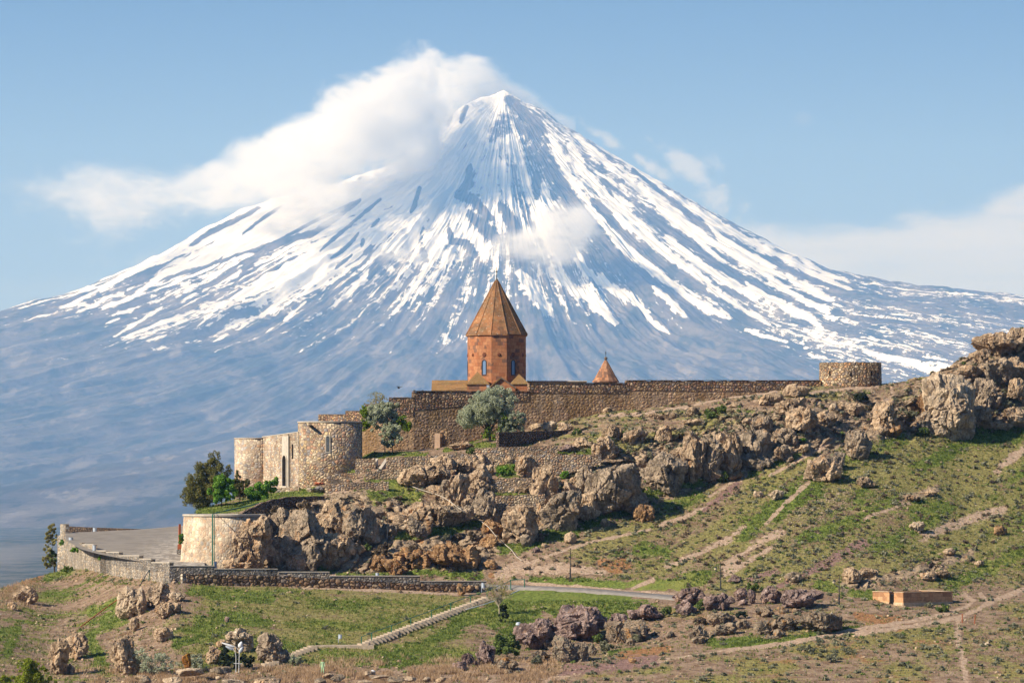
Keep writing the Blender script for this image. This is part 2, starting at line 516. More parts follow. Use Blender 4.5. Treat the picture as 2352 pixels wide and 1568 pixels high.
flow = t.attr('flow').outputs['Vector']
ns1 = t.noise(flow, 0.55, 6.0, 0.7, 0.0)
ns2 = t.noise(t.scale(flow, (1.0, 0.55, 1.0)), 2.2, 4.0, 0.7)
sn_ = t.math('ADD', t.attr('snow').outputs['Fac'], t.math('ADD', t.math('MULTIPLY', t.math('SUBTRACT', nf, 0.5), 2.3), t.math('ADD', t.math('MULTIPLY', t.math('SUBTRACT', ns1, 0.5), 2.2), t.math('MULTIPLY', t.math('SUBTRACT', ns2, 0.5), 2.2))))
isn = t.smooth(sn_, -0.03, 0.05)
rock = t.mix(t.smooth(nl, 0.35, 0.62), (0.085, 0.075, 0.068), (0.155, 0.135, 0.115))
nw = t.noise(t.scale(pos, (1.0, 0.10, 1.15)), 0.0042, 8.0, 0.72)
nw = t.math('ADD', t.math('MULTIPLY', nw, 0.8), t.math('MULTIPLY', t.noise(t.scale(flow, (0.45, 0.12, 1.0)), 1.0, 4.0, 0.6), 0.2))
rock = t.mix(t.smooth(nf, 0.45, 0.65), rock, (0.07, 0.07, 0.055))
rock = t.mix(t.smooth(nw, 0.505, 0.56, 0.0, 0.85), rock, (0.045, 0.05, 0.035))
rock = t.mix(t.smooth(nw, 0.455, 0.40, 0.0, 0.8), rock, (0.23, 0.20, 0.165))
rock = t.mix(t.smooth(ns1, 0.5, 0.68, 0.0, 0.8), rock, (0.17, 0.15, 0.125))
t.put(b.inputs['Base Color'], t.mix(isn, rock, (0.80, 0.785, 0.765)))
tag(link('mountain', me, mat), kind='structure')

# ---- flat plain reaching the cone
pm = poly_mesh('plain', [(-24900, -3000, 0), (24900, -3000, 0), (24900, 39900, 0), (-24900, 39900, 0)], [(0, 1, 2, 3)])
mat, t, b = new_mat('plain_ground', 0.95, 0.05)
pos = t.node('ShaderNodeNewGeometry').outputs['Position']
p1 = t.noise(t.scale(pos, (1, 0.3, 1)), 0.016, 5.0, 0.68)
p2 = t.noise(t.scale(pos, (1, 0.13, 1)), 0.0007, 4.0, 0.5)
c = t.mix(t.smooth(p1, 0.42, 0.6), (0.05, 0.06, 0.04), (0.13, 0.12, 0.095))
c = t.mix(t.smooth(p2, 0.5, 0.62), c, (0.19, 0.17, 0.14))
t.put(b.inputs['Base Color'], c)
tag(link('plain', pm, mat), kind='structure')

# ---------------------------------------------------------------- ground of the monastery hill
KN = {   # u: (v, Y) knots from below the frame up to the skyline of the hill
 -120: [(1660, 425), (1590, 440), (1500, 460), (1430, 495), (1415, 505), (1410, 510), (1404, 516), (1400, 520), (1397, 524), (1393, 530)],
 0: [(1660, 425), (1580, 442), (1480, 470), (1400, 515), (1380, 530), (1374, 536), (1368, 542), (1363, 547), (1358, 553), (1353, 560)],
 60: [(1660, 425), (1578, 443), (1475, 478), (1375, 535), (1353, 552), (1348, 557), (1343, 562), (1339, 567), (1335, 573), (1331, 580)],
 130: [(1660, 425), (1575, 445), (1470, 485), (1355, 560), (1335, 580), (1330, 586), (1325, 592), (1320, 598), (1315, 603), (1311, 608)],
 200: [(1660, 425), (1570, 447), (1470, 482), (1360, 542), (1335, 556), (1328, 560), (1322, 563), (1316, 566), (1310, 569), (1304, 572)],
 300: [(1660, 425), (1565, 448), (1470, 476), (1365, 512), (1347, 520), (1343, 522), (1339, 524), (1336, 526), (1333, 528), (1330, 529)],
 400: [(1660, 425), (1560, 450), (1470, 470), (1362, 496), (1342, 503), (1339, 504), (1336, 505), (1334, 505.5), (1332, 506), (1330, 506.5)],
 436: [(1660, 425), (1560, 450), (1470, 470), (1362, 497), (1342, 505), (1305, 527), (1304, 528), (1303, 529), (1302.5, 530), (1302, 531)],
 450: [(1660, 425), (1558, 450), (1470, 470), (1362, 497), (1342, 507), (1304, 527), (1196, 529), (1185, 530), (1178, 538), (1170, 552)],
 540: [(1660, 425), (1550, 452), (1470, 470), (1365, 498), (1342, 509), (1304, 525), (1196, 527.5), (1184, 530), (1168, 545), (1146, 562)],
 640: [(1660, 425), (1550, 452), (1470, 472), (1365, 500), (1343, 512), (1305, 521), (1172, 530), (1150, 539), (1136, 552), (1118, 578)],
 700: [(1660, 425), (1548, 453), (1470, 473), (1366, 501), (1345, 512.5), (1306, 522), (1158, 532), (1139, 541), (1130, 553), (1108, 578)],
 760: [(1660, 425), (1545, 454), (1470, 474), (1368, 502), (1347, 513), (1308, 523), (1145, 534), (1128, 543), (1117, 554), (1085, 576)],
 860: [(1660, 425), (1540, 455), (1470, 475), (1372, 502), (1350, 513), (1305, 523), (1140, 535), (1100, 548), (1060, 560), (1035, 574)],
 1000: [(1660, 425), (1538, 456), (1475, 476), (1378, 503), (1358, 515), (1312, 523), (1200, 534), (1120, 543), (1045, 558), (1030, 574)],
 1150: [(1660, 425), (1532, 458), (1480, 478), (1385, 503), (1362, 516), (1270, 528), (1185, 538), (1110, 547), (1025, 562), (1000, 578)],
 1250: [(1660, 425), (1525, 460), (1480, 480), (1375, 505), (1348, 516), (1230, 534), (1120, 546), (1050, 554), (1010, 565), (975, 581)],
 1400: [(1660, 425), (1510, 462), (1475, 482), (1385, 500), (1350, 513), (1205, 539), (1080, 550), (1000, 560), (960, 576), (945, 583)],
 1550: [(1660, 425), (1500, 463), (1465, 480), (1390, 495), (1358, 510), (1135, 552), (1020, 561), (975, 568), (945, 578), (930, 585)],
 1700: [(1660, 425), (1495, 464), (1450, 478), (1400, 490), (1368, 506), (1095, 558), (990, 565), (945, 572), (920, 580), (908, 587)],
 1850: [(1660, 425), (1495, 464), (1440, 478), (1400, 490), (1350, 508), (1050, 563), (960, 570), (920, 576), (898, 583), (888, 589)],
 2000: [(1660, 425), (1495, 464), (1440, 478), (1395, 492), (1350, 508), (1010, 572), (950, 578), (915, 582), (892, 587), (884, 592)],
 2060: [(1660, 425), (1495, 464), (1440, 478), (1395, 493), (1350, 509), (1005, 574), (940, 579), (905, 584), (886, 589), (878, 594)],
 2150: [(1660, 425), (1495, 464), (1440, 478), (1395, 494), (1350, 511), (1000, 578), (905, 585), (880, 590), (868, 594), (858, 598)],
 2210: [(1660, 425), (1495, 464), (1440, 478), (1390, 496), (1350, 513), (1000, 581), (862, 591), (845, 595), (838, 598), (826, 602)],
 2270: [(1660, 425), (1495, 464), (1440, 478), (1390, 497), (1350, 514), (995, 583), (830, 594), (810, 599), (800, 602), (785, 606)],
 2352: [(1660, 425), (1495, 464), (1440, 478), (1390, 498), (1350, 515), (985, 586), (800, 598), (785, 603), (775, 608), (762, 612)],
 2480: [(1660, 425), (1495, 464), (1440, 478), (1390, 500), (1350, 517), (970, 590), (780, 600), (755, 608), (745, 612), (735, 617)]}
ku = sorted(KN)
seg_rows = [30, 60, 70, 28, 130, 95, 50, 36, 30]
NU = 940
uu = np.linspace(-120, 2480, NU)
kv = np.array([[p[0] for p in KN[k]] for k in ku], float)
kY = np.array([[p[1] for p in KN[k]] for k in ku], float)
cv = np.stack([np.interp(uu, ku, kv[:, i]) for i in range(10)], 1)
cY = np.stack([np.interp(uu, ku, kY[:, i]) for i in range(10)], 1)
par = np.concatenate([np.linspace(i, i + 1, n, endpoint=False) for i, n in enumerate(seg_rows)] + [np.array([9.0])])
gv = np.stack([np.interp(par, np.arange(10), cv[j]) for j in range(NU)], 1)
gY = np.stack([np.interp(par, np.arange(10), cY[j]) for j in range(NU)], 1)


def blur(a, n):
    for _ in range(n):
        a = np.concatenate([a[:1], (a[:-2] + 2 * a[1:-1] + a[2:]) / 4, a[-1:]], 0)
    return a


keep = sstep(np.abs(uu - 443), 8, 50)[None, :]
gv = gv * (1 - keep) + blur(blur(gv, 25).T, 10).T * keep
gv[-1] = np.interp(uu, ku, kv[:, 9])
gY = blur(gY, 25)
kl = sstep(uu, 395, 330)[None, :]
gY = gY * (1 - kl) + blur(gY.T, 260).T * kl
gv = gv * (1 - kl) + blur(gv.T, 120).T * kl
gU = np.repeat(uu[None, :], len(par), 0)
# ground behind the skyline: a plateau that then falls away to the plain
GX = (gU - CX) / F * gY
GZ = CAMZ + (HZ - gv) / F * gY
ext = [(2, -0.05), (6, -0.4), (14, -1.2), (30, -4), (60, -14), (110, -40), (200, -85), (330, -140), (420, -165)]
top, topx, topy = GZ[-1], GX[-1], gY[-1]
for dy, dz in ext:
    dzz = np.where(uu < 420, dz * 1.6, dz)
    GX = np.vstack([GX, topx * (1 + dy / 600)])
    gY = np.vstack([gY, topy + dy])
    GZ = np.vstack([GZ, np.maximum(top + dzz, -0.4)])
# a bank falling to the plain below the frame, towards the camera
for k, (dy, dz) in enumerate([(-25, -5), (-90, -30), (-200, -90), (-330, -140)]):
    GX = np.vstack([GX[:1] * 1.0, GX]); gY = np.vstack([gY[:1] * 0 + 425 + dy, gY]); GZ = np.vstack([GZ[:1] * 0 + max(126.0 + dz, -0.4), GZ])
NROW = GX.shape[0]
nb, nt_ = 4, len(ext)
gvf = HZ - (GZ - CAMZ) / gY * F
pr = np.concatenate([np.zeros(nb), par, np.full(nt_, 9.5)])[:, None] + 0 * GX
uf = np.repeat(uu[None, :], NROW, 0)
W = {k: np.zeros_like(GX) for k in ('green', 'olive', 'rock', 'path', 'orange', 'purple', 'gravel')}
p3 = np.stack([GX.ravel(), gY.ravel(), GZ.ravel()], 1)
nz1 = fbm(p3 / 7.0, 4, 101).reshape(GX.shape)
nz2 = fbm(p3 / 2.2, 3, 102).reshape(GX.shape)
# diagonal streaks running down the right-hand slope
dg = fbm(np.stack([(p3[:, 0] * 0.5 - p3[:, 2] * 0.9) / 2.2, p3[:, 0] / 26.0, p3[:, 1] / 30.0], 1), 4, 103).reshape(GX.shape)
# broad zones
hill_r = sstep(uf, 1180, 1450) * sstep(pr, 3.8, 4.2) * (1 - sstep(pr, 4.9, 5.2))
W['olive'] += hill_r * (0.62 + 0.9 * dg + 0.15 * sstep(uf, 1800, 2300))
W['green'] += hill_r * (0.16 - 0.8 * dg + 0.5 * nz1 + 0.3 * sstep(uf, 1800, 2300) * (gvf < 1280))
W['rock'] += sstep(uf, 520, 580) * sstep(pr, 4.93, 5.03) * (1 - sstep(pr, 6.1, 7.4)) * (0.95 + 0.5 * nz2)
W['rock'] += sstep(uf, 1180, 1300) * sstep(pr, 6.0, 7.2) * (1 - sstep(pr, 9.1, 9.6)) * (0.42 + 0.9 * nz2)
W['olive'] += sstep(uf, 1100, 1300) * sstep(pr, 5.9, 6.6) * (1 - sstep(pr, 9.1, 9.5)) * (0.42 + 0.8 * nz1)
W['green'] += sstep(uf, 1100, 1300) * sstep(pr, 5.9, 6.6) * (1 - sstep(pr, 9.1, 9.5)) * (0.02 + 0.8 * nz2)
W['rock'] += sstep(uf, 2080, 2160) * sstep(pr, 4.98, 5.1) * 0.9
W['olive'] += sstep(uf + 60 * nz1 + 25 * nz2, 330, 520) * (1 - sstep(uf, 1000, 1200)) * sstep(pr, 1.1, 1.5) * (1 - sstep(pr, 3.7, 4.0)) * (0.85 + 0.6 * nz1)
W['green'] += sstep(uf + 60 * nz1, 340, 520) * (1 - sstep(uf, 1150, 1250)) * sstep(pr, 0.9, 1.3) * (1 - sstep(pr, 3.4, 4.0)) * (0.35 + 1.1 * nz1)
W['green'] += (1 - sstep(uf, 200, 420)) * (0.33 + 1.0 * nz1 + 0.5 * nz2)
W['olive'] += (1 - sstep(uf, 200, 460)) * (0.35 + 0.9 * nz2) * sstep(gvf, 1340, 1480)
W['gravel'] += (1 - sstep(uf + 60 * nz1, 300, 520)) * 0.9
W['orange'] += sstep(uf, 1150, 1400) * (1 - sstep(pr, 2.6, 3.6)) * (0.38 + 0.6 * nz1)
W['olive'] += sstep(uf, 1150, 1400) * (1 - sstep(pr, 2.9, 3.6)) * (0.45 + 0.9 * nz1 + 0.3 * nz2)
W['olive'] += (1 - sstep(gvf, 1300, 1345)) * (1 - sstep(uf, 300, 460)) * 0.5
W['gravel'] += sstep(gvf, 1520, 1540) * (1 - sstep(uf, 1150, 1300)) * 0.6
PAINT = [   # zone, crop, half-width in crop px, strength, points
 ('green', 'E', 90, 1.2, [(230, 560), (420, 480), (800, 470), (1150, 520)]), ('green', 'E', 70, 1.1, [(150, 650), (450, 600), (250, 760)]), ('green', 'E', 55, 1.0, [(600, 560), (1100, 560), (1350, 540)]),
 ('green', 'D', 60, 1.2, [(1300, 930), (1600, 820), (1900, 640), (2250, 520)]), ('green', 'D', 45, 1.0, [(1250, 980), (1500, 960), (1700, 900)]), ('green', 'D', 30, 0.9, [(760, 900), (1100, 920), (1300, 900)]),
 ('green', 'D', 22, 1.3, [(640, 255), (860, 245)]), ('green', 'D', 40, 1.3, [(1450, 260), (1700, 270), (1980, 300)]), ('green', 'D', 30, 0.9, [(830, 290), (1400, 285)]),
 ('green', 'A', 45, 1.3, [(340, 1090), (600, 1040), (850, 990), (1100, 930), (1300, 925)]), ('green', 'A', 25, 1.0, [(1300, 925), (1500, 900), (1800, 860), (2000, 830)]),
 ('green', 'A', 60, 0.8, [(1750, 950), (1950, 900), (2100, 960)]), ('green', 'A', 22, 1.2, [(1650, 645), (1900, 620), (2150, 630)]), ('green', 'A', 18, 1.1, [(1450, 765), (1600, 755)]), ('green', 'A', 18, 1.1, [(1700, 825), (1950, 800), (2140, 700)]),
 ('green', 'G', 28, 1.3, [(150, 960), (480, 910), (880, 850)]), ('green', 'G', 50, 1.3, [(1080, 360), (1200, 400), (1100, 440)]), ('green', 'G', 24, 1.3, [(1000, 575), (1440, 575)]), ('green', 'G', 22, 1.2, [(1290, 240), (1600, 240), (1880, 230)]),
 ('green', 'G', 50, 1.1, [(1100, 1050), (1300, 1040), (1500, 930), (1700, 900)]), ('green', 'G', 45, 0.9, [(1750, 870), (2000, 780), (2200, 740)]), ('green', 'G', 20, 1.1, [(860, 175), (1300, 165)]), ('green', 'G', 18, 1.0, [(600, 215), (900, 110)]),
 ('green', 'H', 26, 1.4, [(1180, 1170), (1300, 1110), (1560, 1030)]), ('green', 'H', 35, 1.1, [(300, 1340), (550, 1290), (800, 1230), (960, 1190)]), ('green', 'H', 60, 0.8, [(560, 1400), (780, 1330)]), ('green', 'H', 60, 0.7, [(1900, 1050), (2200, 960), (2352, 900)]),
 ('green', 'H', 60, 1.0, [(1200, 1568), (1500, 1400), (1700, 1280)]), ('green', 'I', 80, 1.1, [(850, 1500), (1150, 1350), (1400, 1230), (1783, 1180)]), ('green', 'F', 80, 0.9, [(150, 420), (420, 230), (700, 80)]),
 ('green', 'F', 70, 0.8, [(600, 480), (1000, 330), (1300, 200)]), ('green', 'F', 60, 0.8, [(1700, 830), (1980, 700), (2257, 560)]), ('green', 'F', 40, 1.1, [(700, 820), (900, 870), (1130, 900)]), ('green', 'F', 22, 1.3, [(60, 1285), (450, 1245), (760, 1190), (1000, 1150)]), ('green', 'F', 35, 0.9, [(0, 1260), (350, 1240)]),
 ('green', 'E', 60, 0.9, [(1250, 380), (1600, 360), (1800, 300)]), ('green', 'E', 60, 0.9, [(1300, 80), (1500, 120)]), ('green', 'E', 40, 0.9, [(1850, 820), (2150, 850), (2352, 830)]), ('green', 'E', 20, 0.9, [(1050, 900), (1300, 860)]), ('green', 'E', 45, 0.9, [(450, 340), (900, 350), (1150, 390)]),
 ('green', 'C', 45, 1.1, [(780, 950), (900, 920), (1000, 860)]), ('green', 'C', 50, 1.1, [(900, 1060), (1050, 1020)]), ('green', 'C', 60, 1.0, [(780, 1170), (820, 1280), (900, 1460)]), ('green', 'C', 60, 0.9, [(1650, 780), (2000, 800), (2300, 830)]),
 ('green', 'C', 70, 0.9, [(1700, 1050), (2000, 1000), (2300, 1050)]), ('green', 'C', 30, 1.0, [(390, 670), (560, 600)]), ('green', 'C', 50, 0.9, [(0, 1150), (150, 1100), (60, 1300)]), ('green', 'C', 40, 1.0, [(1500, 1230), (1700, 1180)]),
 ('orange', 'C', 40, 0.8, [(60, 780), (200, 720), (330, 660)]), ('orange', 'E', 26, 1.4, [(130, 300), (260, 250), (380, 200)]), ('orange', 'E', 60, 0.9, [(1000, 200), (1180, 210), (950, 260)]),
 ('orange', 'E', 60, 0.9, [(1150, 920), (1500, 870), (1350, 940)]), ('orange', 'F', 90, 0.7, [(1000, 1060), (1300, 1100)]), ('orange', 'G', 30, 1.2, [(1100, 1250), (1250, 1180)]), ('orange', 'I', 30, 1.2, [(960, 900), (990, 820)]),
 ('path', 'G', 16, 1.5, [(1130, 1290), (1290, 1195), (1450, 1130), (1640, 1060), (1880, 990), (2100, 945), (2352, 890)]), ('path', 'H', 13, 1.3, [(470, 1568), (700, 1490), (880, 1400)]),
 ('path', 'H', 18, 1.2, [(1330, 1180), (1500, 1090), (1700, 980), (1830, 900)]), ('path', 'H', 13, 1.2, [(1300, 1560), (1450, 1400), (1640, 1230)]), ('path', 'H', 30, 0.7, [(860, 1340), (1100, 1210)]),
 ('path', 'H', 9, 1.3, [(0, 710), (300, 700), (700, 640), (1000, 570), (1300, 535), (1500, 480)]), ('path', 'H', 10, 1.3, [(1650, 530), (1900, 500), (2180, 480)]), ('path', 'I', 28, 0.7, [(590, 780), (600, 860), (420, 1000)]),
 ('path', 'E', 55, 0.8, [(380, 260), (700, 240), (1000, 270)]), ('path', 'E', 18, 1.3, [(350, 350), (800, 385), (1200, 420), (1560, 440)]), ('path', 'E', 22, 0.9, [(1230, 400), (1400, 330)]), ('path', 'E', 28, 0.8, [(1500, 230), (1850, 80), (1980, 0)]),
 ('path', 'E', 30, 0.8, [(1950, 290), (2150, 180), (2352, 60)]), ('path', 'F', 45, 0.8, [(0, 680), (180, 560), (420, 430)]), ('path', 'F', 35, 0.8, [(0, 500), (150, 390)]), ('path', 'F', 26, 0.7, [(1050, 330), (1400, 200)]),
 ('path', 'F', 13, 1.4, [(0, 1325), (250, 1300), (600, 1240), (860, 1195), (1100, 1150), (1400, 1100), (1650, 1050), (1800, 1000), (1880, 950), (1800, 900)]), ('path', 'F', 13, 1.4, [(1000, 1195), (1250, 1160), (1500, 1120), (1750, 1075), (1900, 1020), (1980, 960), (1930, 900)]),
 ('path', 'F', 26, 0.9, [(1980, 970), (2100, 920), (2257, 860)]), ('path', 'F', 40, 0.7, [(1760, 1080), (1760, 1250), (1800, 1400), (1820, 1560)]), ('path', 'E', 30, 1.0, [(560, 1110), (900, 1040), (1250, 990), (1500, 950)]),
 ('path', 'E', 8, 1.0, [(1500, 950), (1900, 890), (2352, 830)]), ('path', 'A', 24, 0.8, [(720, 1085), (850, 1030)]), ('path', 'A', 22, 1.0, [(1380, 925), (1500, 910), (1620, 890)]), ('path', 'D', 14, 1.0, [(840, 290), (950, 240), (1010, 215)]),
 ('path', 'D', 45, 1.1, [(2150, 290), (2352, 200)]), ('path', 'D', 12, 0.9, [(0, 345), (500, 380), (1000, 400), (1500, 425), (1900, 440)]), ('path', 'I', 60, 0.8, [(1540, 1520), (1650, 1430), (1783, 1340)]), ('path', 'F', 60, 0.7, [(1500, 470), (1800, 350), (2100, 250)]),
 ('purple', 'F', 45, 1.2, [(420, 830), (600, 750), (850, 620), (1050, 500)]), ('purple', 'H', 40, 0.9, [(820, 1450), (950, 1350), (1080, 1250)]), ('purple', 'E', 45, 0.8, [(2150, 330), (2352, 260)]), ('purple', 'E', 60, 0.9, [(700, 1040), (1100, 1000), (1400, 960)]),
 ('rock', 'F', 45, 0.9, [(900, 860), (1100, 800), (1400, 740), (1700, 640), (1850, 600)]), ('rock', 'F', 28, 0.9, [(1340, 170), (1600, 110)]), ('rock', 'C', 50, 0.5, [(480, 1100), (700, 980)]), ('rock', 'C', 90, 0.5, [(950, 1200), (1150, 1200)]),
 ('rock', 'C', 30, 0.4, [(850, 880), (1000, 820)]), ('rock', 'D', 60, 0.7, [(1000, 220), (1500, 220), (1950, 240)]), ('rock', 'E', 60, 0.45, [(500, 960), (1000, 830), (1500, 760)]), ('rock', 'F', 60, 0.4, [(200, 1100), (600, 1090)])]
nz3 = fbm(p3 / 0.9, 3, 104).reshape(GX.shape)
jit_ = 1 + 0.75 * nz2 + 0.45 * nz1 + 0.6 * nz3
for zone, reg, hw, st, pts in PAINT:
    kk = {'A': 1.96, 'C': 2.138, 'D': 1.96, 'E': 1.96, 'F': 1.887, 'G': 2.138, 'H': 1.96, 'I': 2.24}[reg]
    q2 = [V(reg, *p) for p in pts]
    wp = hw / kk * 0.574 * (0.72 if zone in ('path', 'purple', 'orange') and hw > 15 else 1.0)
    a_, b_ = [p[0] for p in q2], [p[1] for p in q2]
    m = (uf > min(a_) - 2 * wp) & (uf < max(a_) + 2 * wp) & (gvf > min(b_) - 2 * wp) & (gvf < max(b_) + 2 * wp) & (pr < 9.4)
    if not m.any():
        continue
    d, _ = seg_dist(uf[m], gvf[m], q2)
    k = sstep(1.75 - d / (wp * np.maximum(jit_[m], 0.15)), 0, 1.5)
    for z_ in W:
        if z_ != zone:
            W[z_][m] *= 1 - 0.85 * k * min(st, 1)
    W[zone][m] = np.maximum(W[zone][m], st * k)
# relief
bump = 0.16 * fbm(p3 / 3.0, 4, 111).reshape(GX.shape) + 0.06 * fbm(p3 / 0.7, 3, 112).reshape(GX.shape)
rw = np.clip(W['rock'], 0, 1)
wq = 0.3 * fbm(p3 / 2.5, 2, 114)[:, None]
fa, f2 = facets(p3 / np.array([3.0, 5.0, 3.4]) + wq, 121)
fb, f2b = facets(p3 / np.array([1.2, 2.0, 1.3]) + wq * 1.5, 141)
fc, f2c = facets(p3 / np.array([0.5, 0.9, 0.5]) + wq * 2, 161)
blk = (1.1 * fa + 0.55 * fb + 0.25 * fc - 0.7 * (1 - sstep(f2, 0.0, 0.12)) * (nz1.ravel() > -0.1)).reshape(GX.shape)
rg = fbm(p3 / np.array([1.3, 2.0, 1.7]), 5, 131, ridged=True, gain=0.6).reshape(GX.shape)
fadee = sstep(np.abs(uf - 443), 10, 40) * np.where(pr > 9.2, 0, 1)
dsp = (bump + np.minimum(rw + 0.10, 1) * (0.9 * blk + 0.30 * rg)) * fadee
roadk = 1.0
gY2 = gY - dsp * 0.85
GZ2 = GZ + dsp * 0.35 * (1 - 0.6 * rw)
GZ2 = np.maximum(GZ2, -0.6)
GX2 = GX + 0.25 * dsp * np.sign(nz1)
hill_me = grid_mesh('ground', np.stack([GX2, gY2, GZ2], -1), NU, NROW, {k: np.clip(v, 0, 1.5).ravel() for k, v in W.items()})

mat_ground, t, b = new_mat('hill_ground', 0.95, 0.08)
pos = t.node('ShaderNodeNewGeometry').outputs['Position']
A_ = {k: t.attr(k).outputs['Fac'] for k in W}
big, mid, fine, vfine = (t.noise(pos, s_, d_, 0.62) for s_, d_ in ((0.12, 4.0), (0.7, 5.0), (2.6, 4.0), (6.5, 3.0)))


def brk(w_, n_, k=1.4, lo=0.42, hi=0.62):
    """weight broken up by noise"""
    return t.smooth(t.math('ADD', w_, t.math('MULTIPLY', t.math('SUBTRACT', n_, 0.5), k)), lo, hi)


soil = t.mix(t.smooth(mid, 0.35, 0.65), (0.20, 0.125, 0.078), (0.36, 0.245, 0.16))
soil = t.mix(t.smooth(fine, 0.55, 0.75), soil, (0.46, 0.35, 0.25))
soil = t.mix(brk(A_['orange'], big), soil, t.mix(t.smooth(fine, 0.3, 0.7), (0.25, 0.115, 0.045), (0.42, 0.22, 0.105)))
soil = t.mix(brk(A_['purple'], mid), soil, t.mix(t.smooth(fine, 0.3, 0.7), (0.19, 0.105, 0.085), (0.34, 0.21, 0.17)))
gv_ = t.node('ShaderNodeTexVoronoi')
t.put(gv_.inputs['Vector'], pos)
gv_.inputs['Scale'].default_value = 3.2
peb = t.math('MULTIPLY', t.math('LESS_THAN', gv_.outputs['Distance'], 0.27), t.smooth(mid, 0.45, 0.7))
soil = t.mix(t.math('MULTIPLY', peb, t.lin(A_['gravel'], 0, 1, 0.25, 0.9)), soil, (0.50, 0.43, 0.35))
rk = t.mix(t.smooth(mid, 0.36, 0.62), (0.20, 0.145, 0.098), (0.42, 0.30, 0.19))
rk = t.mix(t.smooth(fine, 0.5, 0.72), rk, (0.52, 0.39, 0.26))
rk = t.mix(t.smooth(t.noise(t.scale(pos, (1, 1, 0.4)), 0.5, 4.0, 0.6), 0.58, 0.75), rk, (0.36, 0.175, 0.07))
ol = t.mix(t.smooth(fine, 0.35, 0.68), (0.175, 0.145, 0.05), (0.35, 0.315, 0.105))
gr = t.mix(t.smooth(fine, 0.35, 0.68), (0.085, 0.12, 0.02), (0.235, 0.285, 0.055))
gr = t.mix(t.smooth(big, 0.45, 0.65), gr, (0.25, 0.255, 0.06))
c = t.mix(brk(A_['rock'], fine, 0.9), soil, rk)
c = t.mix(t.math('MULTIPLY', brk(A_['olive'], t.math('ADD', t.math('MULTIPLY', mid, 0.5), t.math('MULTIPLY', vfine, 0.5)), 2.2), 0.92), c, ol)
c = t.mix(t.math('MULTIPLY', brk(A_['green'], t.math('ADD', t.math('MULTIPLY', mid, 0.5), t.math('MULTIPLY', vfine, 0.5)), 2.2), 0.95), c, gr)
pth = t.mix(t.smooth(fine, 0.35, 0.7), (0.38, 0.25, 0.165), (0.55, 0.405, 0.285))
c = t.mix(brk(A_['path'], fine, 1.0), c, pth)
t.put(b.inputs['Base Color'], t.mix(1.0, c, t.mix(t.smooth(vfine, 0.3, 0.7), (0.72, 0.72, 0.72), (1.2, 1.2, 1.2)), 'MULTIPLY'))
bp = t.node('ShaderNodeBump')
bp.inputs['Strength'].default_value = 0.9
bp.inputs['Distance'].default_value = 0.35
t.put(bp.inputs['Height'], t.math('ADD', t.math('MULTIPLY', fine, 0.7), t.math('MULTIPLY', vfine, 0.5)))
t.put(b.inputs['Normal'], bp.outputs[0])
ground = tag(link('ground', hill_me, mat_ground), kind='structure')

gq = np.empty(NU * NROW * 3, dtype=np.float32)
hill_me.vertices.foreach_get('co', gq)
fq = np.empty(len(hill_me.polygons) * 4, dtype=np.int32)
hill_me.loops.foreach_get('vertex_index', fq)
bvh = BVHTree.FromPolygons(gq.reshape(-1, 3).tolist(), fq.reshape(-1, 4).tolist())
EYE = Vector((0, 0, CAMZ))


def hit(u, v, far=None):
    """ground point seen at frame position (u, v)"""
    for k in range(40):
        h = bvh.ray_cast(EYE, (P(u, v + k * 2.5, 500.0) - EYE).normalized())
        if h[0] is not None:
            return h[0]
    return P(u, v, far or 560.0)


def drop(x, y, z=400.0):
    h = bvh.ray_cast(Vector((x, y, z)), Vector((0, 0, -1)))
    return h[0] if h[0] is not None else Vector((x, y, 120))


def px(Y):
    """metres per frame pixel at depth Y"""
    return Y / F

